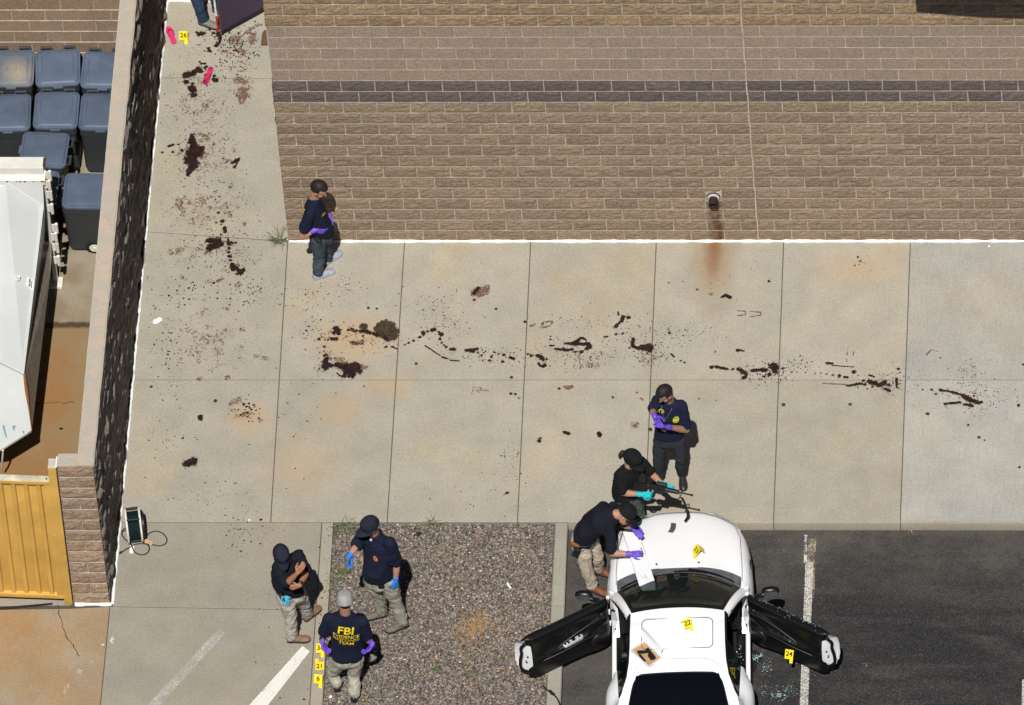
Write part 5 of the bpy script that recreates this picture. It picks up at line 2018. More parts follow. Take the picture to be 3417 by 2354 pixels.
PURPG = simple('purple_nitrile', (0.125, 0.065, 0.50), 0.5, 0.4, var=0.15, scale=40)
BLUEG = simple('blue_nitrile', (0.03, 0.20, 0.70), 0.5, 0.4, var=0.15, scale=40)
TEALG = simple('teal_nitrile', (0.01, 0.42, 0.46), 0.5, 0.4, var=0.15, scale=40)
YTXT = simple('yellow_print', (0.80, 0.60, 0.015), 0.7, var=0.1)
LEATH = simple('black_leather', (0.010, 0.010, 0.011), 0.5, 0.4)
SHOE_B = simple('brown_boot', (0.20, 0.125, 0.075), 0.7, var=0.3, scale=30)
SHOE_O = simple('rust_boot', (0.17, 0.06, 0.03), 0.65, var=0.3, scale=30)
SHOE_G = simple('grey_trainer', (0.32, 0.34, 0.38), 0.7, var=0.2, scale=40)
SHOE_K = simple('khaki_boot', (0.13, 0.12, 0.09), 0.75, var=0.25, scale=30)
SHOE_D = simple('black_shoe', (0.018, 0.019, 0.022), 0.35, 0.5)
SOLE = simple('dark_sole', (0.022, 0.02, 0.02), 0.8)


def ell(bm, c, rx, ry, rz, M=None, seg=14):
    r = bmesh.ops.create_uvsphere(bm, u_segments=seg, v_segments=max(6, seg // 2 + 1), radius=1.0)
    for v in r['verts']:
        p = V((v.co.x * rx, v.co.y * ry, v.co.z * rz))
        v.co = (M @ p if M is not None else p) + V(c)


def seg(bm, p0, p1, r0, r1, k=1.0, side=None, n=12):
    """tapered capsule, elliptical when k != 1 (k scales the direction across 'side')"""
    p0, p1 = V(p0), V(p1)
    ax = p1 - p0
    if ax.length < 1e-5: ax = V((0, 0, 1e-4))
    L = ax.length
    ax.normalize()
    a = V(side) if side is not None else (V((0, 0, 1)) if abs(ax.z) < 0.9 else V((1, 0, 0)))
    a = a - ax * a.dot(ax)
    a.normalize()
    b = ax.cross(a)
    prof = []
    for i in range(4):
        t = math.pi / 2 * (1 - i / 4)
        prof.append((-r0 * math.sin(t), r0 * max(0.02, math.cos(t))))
    for i in range(5):
        prof.append((L * i / 4, r0 + (r1 - r0) * i / 4))
    for i in range(1, 5):
        t = math.pi / 2 * i / 4
        prof.append((L + r1 * math.sin(t), r1 * max(0.02, math.cos(t))))
    rings = []
    for h, r in prof:
        rings.append([bm.verts.new(p0 + ax * h + a * math.cos(q * 2 * math.pi / n) * r + b * math.sin(q * 2 * math.pi / n) * r * k) for q in range(n)])
    for i in range(len(rings) - 1):
        for q in range(n):
            bm.faces.new((rings[i][q], rings[i][(q + 1) % n], rings[i + 1][(q + 1) % n], rings[i + 1][q]))
    bm.faces.new(rings[0][::-1])
    bm.faces.new(rings[-1])


def chain(bm, pts, rs, k=1.0, side=None):
    for i in range(len(pts) - 1): seg(bm, pts[i], pts[i + 1], rs[i], rs[i + 1], k, side)


def fuse(bm, name, mat, parent, voxel=0.012, smooth=4, fold=0.0, fscale=(9, 9, 24), seed=0, keep_fn=None):
    """union of the closed shapes in bm as one continuous skin"""
    me = bpy.data.meshes.new(name)
    bmesh.ops.recalc_face_normals(bm, faces=bm.faces[:])
    bm.to_mesh(me)
    bm.free()
    o = bpy.data.objects.new('tmp', me)
    COL.objects.link(o)
    md = o.modifiers.new('r', 'REMESH')
    md.mode = 'VOXEL'
    md.voxel_size = voxel
    ms = o.modifiers.new('s', 'SMOOTH')
    ms.iterations = smooth
    ms.factor = 0.5
    dg = bpy.context.evaluated_depsgraph_get()
    m2 = bpy.data.meshes.new_from_object(o.evaluated_get(dg))
    bpy.data.objects.remove(o)
    bpy.data.meshes.remove(me)
    m2.name = name
    if fold:
        sd = V((seed * 3.1, seed * 1.7, seed * 0.9))
        nn = [v.normal.copy() for v in m2.vertices]
        for v, nv in zip(m2.vertices, nn):
            p = v.co
            q = V((p.x * fscale[0], p.y * fscale[1], p.z * fscale[2])) + sd
            q += V((0, 0, 2.6 * noise.noise(V((p.x * 4, p.y * 4, p.z * 2.5)) + sd)))
            n1 = 1 - abs(noise.noise(q)) * 2.2
            n2 = 1 - abs(noise.noise(q * 1.9 + V((7, 3, 1)))) * 2.2
            d = 0.9 * max(n1, 0) ** 2 + 0.6 * max(n2, 0) ** 2 - 0.45 + 0.6 * noise.noise(V((p.x * 9, p.y * 9, p.z * 9)) + sd)
            v.co = p + nv * fold * d
    if keep_fn:
        b2 = bmesh.new()
        b2.from_mesh(m2)
        bmesh.ops.delete(b2, geom=[v for v in b2.verts if not keep_fn(v.co)], context='VERTS')
        b2.to_mesh(m2)
        b2.free()
    off = WORLD_OFF(parent)
    m2.transform(Matrix.Translation(-off))
    m2.materials.clear()
    m2.polygons.foreach_set('use_smooth', [True] * len(m2.polygons))
    ob = link(name, m2, mat, parent)
    return ob


def hand_shapes(bm, wrist, d, pn, curl=0.5, side=1, spread=0.12, scale=1.0, thumb_in=0.5):
    """palm with four fingers and a thumb; d = along the hand, pn = palm normal (the way the fingers curl), side = +1 if the thumb is to d x pn"""
    d = V(d).normalized()
    pn = V(pn)
    pn = (pn - d * pn.dot(d)).normalized()
    sdv = d.cross(pn) * side
    w_ = V(wrist)
    s = scale
    pc = w_ + d * 0.052 * s
    seg(bm, w_ - d * 0.01, w_ + d * 0.03 * s, 0.028 * s, 0.032 * s, 0.62, sdv)
    for k in (-1.4, -0.5, 0.4, 1.3):
        seg(bm, w_ + d * 0.02 * s + sdv * 0.014 * k * s, w_ + d * 0.092 * s + sdv * 0.0185 * k * s, 0.015 * s, 0.0135 * s)
    for i, (k, ln) in enumerate(((1.4, 0.070), (0.47, 0.080), (-0.47, 0.074), (-1.4, 0.058))):
        b = w_ + d * 0.093 * s + sdv * 0.0185 * k * s
        ang = 0
        p = b
        r = 0.0098 * s
        for j, fr in enumerate((0.45, 0.32, 0.23)):
            ang += curl * (0.55 + 0.25 * j) + 0.06 * i * curl
            dd = (d * math.cos(ang) + pn * math.sin(ang) + sdv * spread * k * 0.35 * (1 - j * 0.3)).normalized()
            q = p + dd * ln * fr * s
            seg(bm, p, q, r, r * 0.92, n=8)
            p, r = q, r * 0.93
    t0 = w_ + d * 0.025 * s + sdv * 0.026 * s
    t1 = t0 + (d * 0.65 + sdv * 0.7 + pn * 0.35 * thumb_in).normalized() * 0.042 * s
    t2 = t1 + (d * 0.9 + sdv * 0.15 + pn * 0.8 * thumb_in).normalized() * 0.032 * s
    t3 = t2 + (d * 0.9 - sdv * 0.1 + pn * 0.9 * thumb_in).normalized() * 0.024 * s
    seg(bm, t0, t1, 0.015 * s, 0.012 * s, n=8)
    seg(bm, t1, t2, 0.0115 * s, 0.0105 * s, n=8)
    seg(bm, t2, t3, 0.0105 * s, 0.009 * s, n=8)


def nz(v): return V(v).normalized()


def head_axes(f, up=(0, 0, 1)):
    f = nz(f)
    u = V(up)
    u = (u - f * u.dot(f)).normalized()
    return f, u, f.cross(u)


HS = 1.12


def head_shapes(bm, c, f, u, r, neck):
    n0 = len(bm.verts)
    M = Matrix((r, f, u)).transposed()
    ell(bm, c + u * 0.025 - f * 0.008, 0.074, 0.094, 0.092, M, 18)
    ell(bm, c - u * 0.035 + f * 0.022, 0.060, 0.068, 0.078, M, 16)
    ell(bm, c - u * 0.085 + f * 0.048, 0.034, 0.032, 0.028, M, 12)
    ell(bm, c + u * 0.012 + f * 0.075, 0.052, 0.016, 0.014, M, 12)     # brow
    seg(bm, c + u * 0.0 + f * 0.086, c - u * 0.036 + f * 0.104, 0.010, 0.0145)   # nose
    ell(bm, c - u * 0.066 + f * 0.080, 0.026, 0.010, 0.010, M, 10)      # lips
    for s in (-1, 1):
        ell(bm, c - u * 0.01 - f * 0.002 + r * s * 0.074, 0.010, 0.024, 0.034, M, 10)
        ell(bm, c - u * 0.03 + f * 0.052 + r * s * 0.042, 0.022, 0.024, 0.024, M, 10)
    bm.verts.ensure_lookup_table()
    for v in list(bm.verts)[n0:]: v.co = c + (v.co - c) * HS
    seg(bm, c - u * 0.05 - f * 0.022, neck, 0.060, 0.068, 0.95)


def cap(parent, c, f, u, r, mat, tilt=0.0, brim=0.085):
    """baseball cap: six panel crown, button, curved peak"""
    M = Matrix((r, f, u)).transposed() * HS
    base = c + (u * 0.026 - f * 0.010) * HS
    mb = MB()
    rg = []
    for i in range(11):
        th = (math.pi / 2) * i / 10
        hh = 0.124 * math.sin(th) ** 0.92
        rr_ = math.cos(th) ** 0.5 if i < 10 else 0.03
        row = []
        for k in range(25):
            a = 2 * math.pi * k / 24
            pin = 1 - 0.018 * abs(math.cos(3 * a)) ** 12
            row.append(base + M @ V((0.090 * rr_ * math.cos(a) * pin, (0.110 * rr_ * math.sin(a)) * pin, hh - 0.026 + (0.014 * max(0, math.sin(a)) + 0.016 * max(0, -math.sin(a)) ** 2) * (1 - i / 10))))
        rg.append(row)
    mb.grid(rg)
    mb.lathe([(0, 0.094), (0.010, 0.093), (0.008, 0.100), (0, 0.101)], base, M, 8)
    cp_ = mb.build('cap', mat, parent, smooth=True)
    sm_ = MB()
    for k in (0, 4, 8, 12, 16, 20):
        sm_.tube([rg[i][k] + (rg[i][k] - base).normalized() * 0.0005 for i in range(0, 10)], 0.0018, 4)
    sm2 = sm_.build('stitching', mat, cp_, rel=False)
    sm2.data.transform(Matrix.Translation(-WORLD_OFF(parent)))
    mb = MB()
    rg = []
    for i in range(6):
        t = i / 5
        row = []
        for k in range(13):
            a = R(-70 + 140 * k / 12)
            rad = 1.0 + t * brim / 0.105 * max(0, math.cos(a)) ** 0.75
            row.append(base + M @ V((0.088 * math.sin(a) * (1 + 0.06 * t), 0.106 * math.cos(a) * rad, -0.012 - 0.030 * (math.sin(a)) ** 2 - 0.016 * t - tilt * t)))
        rg.append(row)
    top = [[p + u * 0.006 for p in row] for row in rg]
    mb.grid(rg)
    mb.grid(top)
    mb.grid([rg[-1], top[-1]])
    br = mb.build('peak', mat, cp_, smooth=True, rel=False)
    off = WORLD_OFF(parent)
    br.data.transform(Matrix.Translation(-off))
    return cp_


def hair(parent, c, f, u, r, mat, front=0.068, low=-0.06, thick=0.006):
    bm = bmesh.new()
    capped = front > 0.08
    M = Matrix((r, f, u)).transposed()
    ell(bm, c + (u * 0.027 - f * 0.010) * HS, (0.074 + thick) * HS, (0.094 + thick) * HS, (0.092 + thick) * HS, M, 28)
    def keepf(p):
        q = p - c
        x, y, z = q.dot(r), q.dot(f), q.dot(u)
        x, y, z = x / HS, y / HS, z / HS
        if capped and z > 0.03: return False
        if y > 0.02: return z > front + 0.25 * (y - 0.06) * 0 + 0.04 * noise.noise(p * 40) * 0.3 and not (y > 0.082 and z < 0.07)
        if y > -0.03: return z > -0.005 + 0.004 * noise.noise(p * 60)
        return z > low + 0.006 * noise.noise(p * 60)
    bmesh.ops.delete(bm, geom=[v for v in bm.verts if not keepf(v.co)], context='VERTS')
    for v in bm.verts: v.co += (v.co - c).normalized() * 0.004 * noise.noise(v.co * 70)
    mb = MB()
    mb.bm(bm)
    return mb.build('hair', mat, parent, smooth=True)


def shoe(parent, ankle, toe, mat, name='shoe', sole=SOLE, w_=0.047, zg=0.0):
    a, t = V(ankle), V(toe)
    d = V((t.x - a.x, t.y - a.y, 0)).normalized()
    heel = V((a.x, a.y, zg)) - d * 0.065
    L = 0.285
    sd = V((d.y, -d.x, 0))
    prof = [(0.0, 0.55, 0.075), (0.10, 0.80, 0.100), (0.30, 0.80, 0.105), (0.48, 0.88, 0.085), (0.64, 1.0, 0.066), (0.80, 1.0, 0.056), (0.92, 0.80, 0.046), (0.99, 0.40, 0.034)]
    mb = MB()
    rg = []
    for s, wf, h in prof:
        c = heel + d * L * s
        rg.append([c + sd * w_ * wf * math.cos(q) * (1 if math.sin(q) > -0.2 else 1) + V((0, 0, 0.022 + max(0, math.sin(q)) ** 0.8 * (h - 0.022))) for q in [math.pi * k / 10 for k in range(11)]])
    mb.grid(rg)
    mb.add(rg[0], [tuple(range(11))])
    mb.add(rg[-1], [tuple(range(11))])
    for k in range(4):
        c = heel + d * L * (0.44 + 0.07 * k) + V((0, 0, 0.092 - 0.011 * k))
        mb.tube([c - sd * 0.018, c + V((0, 0, 0.004)), c + sd * 0.018], 0.0035, 5)
    sh = mb.build(name, mat, parent, smooth=True)
    mb = MB()
    out = [heel + d * L * s + sd * w_ * wf * 1.06 for s, wf, h in prof] + [heel + d * L * 1.01] + [heel + d * L * s - sd * w_ * wf * 1.06 for s, wf, h in prof[::-1]]
    mb.prism([p + V((0, 0, 0.001)) for p in out], (0, 0, 0.028))
    so_ = mb.build('sole', sole, sh, rel=False)
    so_.data.transform(Matrix.Translation(-WORLD_OFF(parent)))
    return sh


def project_text(txt, target, origin, right, up, size, mat, parent, name='lettering', bold=0.015, lift=0.009, font_align='CENTER', spacing=1.0):
    """flat print laid onto the garment surface"""
    cu = bpy.data.curves.new('t', 'FONT')
    cu.body = txt
    cu.size = size
    cu.align_x = font_align
    cu.align_y = 'CENTER'
    cu.offset = bold * size
    cu.space_character = spacing
    o = bpy.data.objects.new('t', cu)
    COL.objects.link(o)
    dg = bpy.context.evaluated_depsgraph_get()
    me = bpy.data.meshes.new_from_object(o.evaluated_get(dg))
    bpy.data.objects.remove(o)
    return project_mesh(me, target, origin, right, up, mat, parent, name, lift)


def project_mesh(me, target, origin, right, up, mat, parent, name, lift=0.004):
    bm = bmesh.new()
    bm.from_mesh(me)
    bmesh.ops.triangulate(bm, faces=bm.faces[:])
    for _ in range(3):
        ed = [e for e in bm.edges if e.calc_length() > 0.02]
        if not ed: break
        bmesh.ops.subdivide_edges(bm, edges=ed, cuts=1)
        bmesh.ops.triangulate(bm, faces=bm.faces[:])
    right, up = nz(right), V(up)
    up = (up - right * up.dot(right)).normalized()
    nrm = right.cross(up)
    toff = WORLD_OFF(target)
    bt = BVHTree.FromPolygons([v.co + toff for v in target.data.vertices], [tuple(p.vertices) for p in target.data.polygons])
    off = WORLD_OFF(parent)
    for v in bm.verts:
        p = V(origin) + right * v.co.x + up * v.co.y
        h = bt.ray_cast(p + nrm * 0.25, -nrm, 0.6)
        if h[0] is None:
            h = bt.find_nearest(p)
        v.co = h[0] + nrm * lift
    bm.to_mesh(me)
    bm.free()
    me.name = name
    me.transform(Matrix.Translation(-off))
    me.materials.clear()
    return link(name, me, mat, parent)


def disc_mesh(rx, ry, n=20):
    me = bpy.data.meshes.new('d')
    me.from_pydata([(0, 0, 0)] + [(rx * math.cos(2 * math.pi * k / n), ry * math.sin(2 * math.pi * k / n), 0) for k in range(n)], [], [(0, 1 + k, 1 + (k + 1) % n) for k in range(n)])
    return me


def badge(shirt, parent, c, right, up, cols, s=1.0):
    for rx, ry, m, l in cols:
        project_mesh(disc_mesh(rx * s, ry * s), shirt, c, right, up, m, parent, 'badge', l)


def frame_px(x0, y0, s): return lambda x, y: (x0 + x / s, y0 + y / s)


class Person:
    """joints J: hipL hipR kneeL kneeR ankL ankR toeL toeR waist chest neck shL shR elL elR wrL wrR head (world points)"""

    def __init__(self, name, label, J, face, zg=0.0, build=1.0, skin=SKIN, up=(0, 0, 1), group=None, hands=None, gloves=None, bare_hands=(), head_bits=True):
        self.J = {k: V(v) for k, v in J.items()}
        J = self.J
        pc = (J['ankL'] + J['ankR']) / 2
        self.e = empty(name, (pc.x, pc.y, zg))
        tag(self.e, label, 'person', group)
        self.b = build
        self.zg = zg
        self.skin = skin
        lat = (J['shR'] - J['shL']).normalized()
        hlat = (J['hipR'] - J['hipL']).normalized()
        self.lat, self.hlat = lat, hlat
        J['pelvis'] = (J['hipL'] + J['hipR']) / 2
        spine = (J['neck'] - J['pelvis']).normalized()
        self.spine = spine
        self.fwd = spine.cross(lat).normalized()
        if self.fwd.dot(V((face[0], face[1], 0))) < 0 and False: self.fwd = -self.fwd
        self.hf, self.hu, self.hr = head_axes(face, up)
        hands = hands or {}
        bm = bmesh.new()
        # core, limbs and head in one skin
        head_shapes(bm, J['head'], self.hf, self.hu, self.hr, J['neck'])
        chain(bm, [J['pelvis'], J['waist'], J['chest']], [0.10, 0.085, 0.10])
        seg(bm, J['chest'], J['neck'], 0.10, 0.055)
        for s in 'LR':
            seg(bm, J['chest'].lerp(J['neck'], 0.6), J['sh' + s], 0.06, 0.045)
            chain(bm, [J['sh' + s], J['el' + s]], [0.046 * build ** .5, 0.043])
            m = J['el' + s].lerp(J['wr' + s], 0.3)
            chain(bm, [J['el' + s], m, J['wr' + s]], [0.041, 0.044, 0.027])
            seg(bm, J['pelvis'], J['hip' + s], 0.09, 0.07)
            chain(bm, [J['hip' + s], J['knee' + s], J['ank' + s]], [0.07, 0.05, 0.035])
            if s in bare_hands and s in hands:
                hand_shapes(bm, J['wr' + s], **hands[s])
        fuse(bm, 'body', skin, self.e, 0.0085 if not bare_hands else 0.0065, 2)
        for s in 'LR':
            if gloves and s in hands and s not in bare_hands:
                bm = bmesh.new()
                hd = hands[s]
                hand_shapes(bm, J['wr' + s], scale=1.07, **{k: v for k, v in hd.items()})
                d = nz(hd['d'])
                seg(bm, J['wr' + s] - (J['wr' + s] - J['el' + s]).normalized() * 0.045, J['wr' + s] + d * 0.01, 0.036, 0.031)
                fuse(bm, 'glove', gloves[s] if isinstance(gloves, dict) else gloves, self.e, 0.0055, 2, 0.0015, (60, 60, 60), 3)
        if head_bits:
            mb = MB()
            for sgn in (-1, 1):
                bm = bmesh.new()
                ell(bm, J['head'] + self.hf * 0.083 + self.hr * sgn * 0.030 - self.hu * 0.005, 0.010, 0.007, 0.005, Matrix((self.hr, self.hf, self.hu)).transposed(), 8)
                mb.bm(bm)
            mb.build('eyes', HAIR, self.e)

    def shirt(self, mat, sleeve=0.72, hem=0.10, collar=False, name='shirt', belly=0.0, seed=1, fold=0.0085, wid=1.0):
        J, b = self.J, self.b
        bm = bmesh.new()
        lat, fw, sp = self.lat, self.fwd, self.spine
        shw = (J['shR'] - J['shL']).length
        hemp = J['pelvis'] - (J['waist'] - J['pelvis']).normalized() * (hem - 0.04)

        def sec(c, rx, ry, lt):
            f = sp.cross(lt).normalized()
            up_ = sp
            return [c + lt * rx * math.copysign(abs(math.cos(a)) ** 0.85, math.cos(a)) + f * ry * math.copysign(abs(math.sin(a)) ** 0.85, math.sin(a)) for a in [2 * math.pi * k / 20 for k in range(20)]]
        hl = self.hlat
        secs = [(hemp, 0.178 * b, 0.130 * b, hl), (J['pelvis'].lerp(J['waist'], 0.35), 0.180 * b, 0.130 * b + belly * 0.6, hl), (J['waist'], 0.170 * b, 0.118 * b + belly, hl.lerp(lat, 0.5).normalized()),
                (J['waist'].lerp(J['chest'], 0.55), 0.175 * b, 0.120 * b + belly * 0.6, lat), (J['chest'], 0.19 * b, 0.128 * b, lat),
                (J['chest'].lerp(J['neck'], 0.40), shw * 0.47, 0.112 * b, lat), (J['chest'].lerp(J['neck'], 0.72), shw * 0.38, 0.088 * b, lat), (J['chest'].lerp(J['neck'], 0.93), 0.10, 0.075, lat), (J['neck'] + sp * 0.012, 0.078, 0.070, lat)]
        rings = []
        for c, rx, ry, lt in secs:
            if belly and c in (J['waist'],): c = c + fw * belly * 0.6
            rings.append([bm.verts.new(p) for p in sec(c, rx, ry, lt)])
        for i in range(len(rings) - 1):
            for q in range(20):
                bm.faces.new((rings[i][q], rings[i][(q + 1) % 20], rings[i + 1][(q + 1) % 20], rings[i + 1][q]))
        bm.faces.new(rings[0][::-1])
        bm.faces.new(rings[-1])
        for s in 'LR':
            sh, el = J['sh' + s], J['el' + s]
            inner = J['chest'].lerp(J['neck'], 0.62)
            seg(bm, inner, sh, 0.075, 0.060 * b ** .5)
            e = sh.lerp(el, sleeve)
            seg(bm, sh, e, 0.062 * b ** .5 * wid, 0.069 * b ** .5 * wid)
        o = fuse(bm, name, mat, self.e, 0.0115, 5, fold, (6, 6, 8), seed)
        self.sh = o
        if collar:
            mb = MB()
            nk = J['neck'] + sp * 0.014
            rg = []
            for k in range(21):
                a = R(-60 + 300 * k / 20) + math.pi / 2 + R(30)
                a = math.pi / 2 + R(28) + R(304) * k / 20
                dv = lat * math.cos(a) + fw * math.sin(a)
                rg.append([nk + dv * 0.072 - sp * 0.02, nk + dv * 0.074 + sp * 0.012, nk + dv * 0.084 + sp * 0.008, nk + dv * 0.108 - sp * 0.022])
            mb.grid(rg)
            mb.build('collar', mat, self.e, smooth=True)
        return o

    def trousers(self, mat, name='trousers', loose=1.0, seed=2, fold=0.0125, belt=True, cuff=0.075):
        J, b = self.J, self.b
        bm = bmesh.new()
        wv = (J['waist'] - J['pelvis']).normalized()
        top = J['pelvis'] + wv * 0.09
        hl = self.hlat
        rings = []
        for c, rx, ry in ((top, 0.163 * b, 0.112 * b), (J['pelvis'] + wv * 0.03, 0.172 * b, 0.122 * b), (J['pelvis'] - wv * 0.05, 0.172 * b, 0.128 * b), (J['pelvis'] - wv * 0.12, 0.13 * b, 0.10 * b)):
            f = wv.cross(hl).normalized()
            rings.append([bm.verts.new(c + hl * rx * math.cos(a) + f * ry * math.sin(a)) for a in [2 * math.pi * k / 18 for k in range(18)]])
        for i in range(len(rings) - 1):
            for q in range(18):
                bm.faces.new((rings[i][q], rings[i][(q + 1) % 18], rings[i + 1][(q + 1) % 18], rings[i + 1][q]))
        bm.faces.new(rings[0][::-1])
        bm.faces.new(rings[-1])
        for s in 'LR':
            h, k_, a = J['hip' + s], J['knee' + s], J['ank' + s]
            m = h.lerp(k_, 0.45)
            an = a + (k_ - a).normalized() * 0.015
            an.z = max(an.z, self.zg + cuff)
            chain(bm, [h, m, k_], [0.092 * b * loose ** .5, 0.086 * b * loose ** .5, 0.068 * loose])
            chain(bm, [k_, k_.lerp(an, 0.45), an], [0.068 * loose, 0.066 * loose, 0.063 * loose])
        o = fuse(bm, name, mat, self.e, 0.0115, 3, fold, (8, 8, 9), seed, keep_fn=lambda p: p.z > self.zg + 0.028)
        self.tr = o
        if belt:
            mb = MB()
            f = wv.cross(hl).normalized()
            mb.tube([top + wv * 0.005 + hl * 0.172 * b * math.cos(a) + f * 0.121 * b * math.sin(a) for a in [2 * math.pi * k / 24 for k in range(24)]], 0.018, 6, closed=True)
            mb.build('belt', LEATH, self.e, smooth=True)
        return o

    def shoes(self, mat, sole=SOLE):
        J = self.J
        for s in 'LR': shoe(self.e, J['ank' + s], J['toe' + s], mat, 'shoe', sole, 0.050, self.zg)

    def holster(self, side, back=0.0, mat=LEATH, grip=None, drop=0.0):
        J = self.J
        s = 1 if side == 'R' else -1
        wv = (J['waist'] - J['pelvis']).normalized()
        f = wv.cross(self.hlat).normalized()
        c = J['pelvis'] + wv * (0.02 - drop) + self.hlat * s * 0.185 * self.b + f * back
        M = Matrix((self.hlat, f, wv)).transposed()
        mb = MB()
        mb.bevbox(c - wv * 0.04, (0.045, 0.085, 0.15), 0.016, M)
        mb.bevbox(c + wv * 0.055 - f * 0.02, (0.035, 0.10, 0.06), 0.014, M @ Matrix.Rotation(R(20), 3, 'X'))
        mb.build('holster', mat, self.e, smooth=True)
        if grip:
            mb = MB()
            mb.bevbox(c + wv * 0.075 - f * 0.05, (0.034, 0.12, 0.045), 0.012, M @ Matrix.Rotation(R(-10), 3, 'X'))
            mb.build('pistol_grip', grip, self.e, smooth=True)

    def phone_pouch(self, ang, mat=LEATH, sz=(0.075, 0.03, 0.10)):
        J = self.J
        wv = (J['waist'] - J['pelvis']).normalized()
        f = wv.cross(self.hlat).normalized()
        d = self.hlat * math.cos(R(ang)) + f * math.sin(R(ang))
        c = J['pelvis'] + wv * 0.06 + self.hlat * 0.18 * self.b * math.cos(R(ang)) + f * 0.14 * self.b * math.sin(R(ang))
        M = Matrix((d.cross(wv), d, wv)).transposed()
        mb = MB()
        mb.bevbox(c, sz, 0.012, M)
        mb.build('pouch', mat, self.e, smooth=True)


def J_make(T, zg, spec, Y0):
    out = {}
    for k, v in spec.items():
        px, py = T(v[1], v[2])
        out[k] = g(px, py, v[3] + zg) if v[0] == 'z' else gy(px, py, Y0 + v[3])
    return out


PEOPLE_DBG = {}


def pose(T, zg, zspec, yspec, wR=0.5):
    """feet from heights above the ground, the upper body from depth offsets relative to the feet"""
    J = J_make(T, zg, {k: ('z', *v) for k, v in zspec.items()}, 0)
    Y0 = J['ankR'].y * wR + J['ankL'].y * (1 - wR)
    J.update(J_make(T, zg, {k: ('y', *v) for k, v in yspec.items()}, Y0))
    return J
# --- man at the foot of the wall, seen from his right
T = frame_px(900, 550, 3.99)
J = pose(T, 0, dict(ankR=(640, 1440, .09), toeR=(850, 1405, .03), ankL=(770, 1235, .09), toeL=(890, 1195, .03)),
         dict(kneeR=(655, 1215, -.02), kneeL=(745, 1090, .12), hipR=(650, 985, -.06), hipL=(715, 930, .10), waist=(655, 840, .0), chest=(595, 640, .0), neck=(590, 455, -.02),
              shR=(540, 640, -.17), shL=(600, 500, .15), elR=(425, 960, -.20), wrR=(600, 868, -.16), elL=(745, 740, .30), wrL=(795, 680, .14), head=(655, 325, -.04)), 0.8)
p1 = Person('person', 'bare headed man in navy T-shirt with hand on hip against the wall', J, (0.80, -0.28, -0.50), build=1.08,
            hands=dict(R=dict(d=(0.85, 0.1, -0.4), pn=(0.2, 0.8, -0.2), curl=0.55, side=1), L=dict(d=(0.2, -0.3, -0.9), pn=(-0.6, -0.5, 0), curl=0.4, side=-1)), gloves=PURPG)
p1.trousers(JEANS, belt=False, loose=1.02, seed=3)
p1.shirt(NAVY, hem=0.02, sleeve=0.66, seed=4, belly=0.03)
p1.shoes(SHOE_G, simple('pale_sole', (0.30, 0.33, 0.42), 0.7))
hair(p1.e, p1.J['head'], p1.hf, p1.hu, p1.hr, HAIR)
p1.holster('R', 0.03, drop=0.03)
bk = -p1.fwd
project_text('ATF', p1.sh, p1.J['chest'] + p1.spine * 0.07 + bk * 0.1 + p1.lat * 0.05, p1.lat, p1.spine, 0.15, YTXT, p1.e, bold=0.02)
fc = p1.J['chest'] + p1.spine * 0.03 + p1.lat * 0.085 + p1.fwd * 0.1
project_text('ATF', p1.sh, fc, -p1.lat, p1.spine, 0.06, YTXT, p1.e)

# --- man on the plaza facing the camera, hands together
T = frame_px(2140, 1260, 4.2)
J = pose(T, 0, dict(ankR=(245, 1375, .09), toeR=(230, 1450, .03), ankL=(572, 1335, .09), toeL=(582, 1450, .03)),
         dict(kneeR=(245, 1120, -.05), kneeL=(548, 1100, -.04), hipR=(285, 840, .0), hipL=(495, 845, .0), waist=(390, 690, .0), chest=(410, 490, .0), neck=(385, 325, .02),
              shR=(215, 315, .06), shL=(575, 390, -.02), elR=(160, 470, -.08), wrR=(188, 545, -.27), elL=(628, 735, -.10), wrL=(372, 695, -.30), head=(330, 225, -.07)), 0.5)
p2 = Person('person', 'bare headed man on the open plaza pulling at his purple gloves', J, (-0.62, -0.50, -0.60), build=1.02,
            hands=dict(R=dict(d=(0.35, -0.1, -0.9), pn=(0.3, -0.8, 0.2), curl=0.35, side=-1), L=dict(d=(-0.95, -0.1, 0.15), pn=(0.0, 0.6, 0.6), curl=0.3, side=-1)), gloves=PURPG)
p2.trousers(JEANS_D, belt=False, loose=1.08, seed=6)
p2.shirt(NAVY, hem=-0.02, sleeve=0.80, seed=5)
p2.shoes(SHOE_D)
hair(p2.e, p2.J['head'], p2.hf, p2.hu, p2.hr, HAIR)
PYEL = simple('pale_yellow_print', (0.62, 0.60, 0.05), 0.7)
project_text('ATF', p2.sh, p2.J['chest'] + p2.spine * 0.10 + p2.lat * 0.115 + p2.fwd * 0.1, -p2.lat, p2.spine, 0.078, PYEL, p2.e)
bc = p2.J['chest'] + p2.spine * 0.015 - p2.lat * 0.10 + p2.fwd * 0.1
badge(p2.sh, p2.e, bc, -p2.lat, p2.spine, [(0.036, 0.052, simple('badge_olive', (0.33, 0.36, 0.05), 0.7), 0.004), (0.022, 0.022, simple('badge_dark', (0.05, 0.06, 0.03), 0.7), 0.0055), (0.033, 0.014, PYEL, 0.0065)])
nk = p2.J['neck']
cb = p2.J['waist'].lerp(p2.J['chest'], 0.45) + p2.fwd * 0.17 + p2.lat * 0.02
mb = MB()
for s_ in (-1, 1):
    mb.tube([nk + p2.lat * s_ * 0.07 + p2.fwd * 0.03, nk + p2.lat * s_ * 0.055 + p2.fwd * 0.115 - p2.spine * 0.06, cb.lerp(nk, 0.4) + p2.fwd * 0.04, cb], 0.002, 5)
mb.build('neck_chain', simple('dull_chain', (0.2, 0.2, 0.22), 0.5), p2.e)
mb = MB()
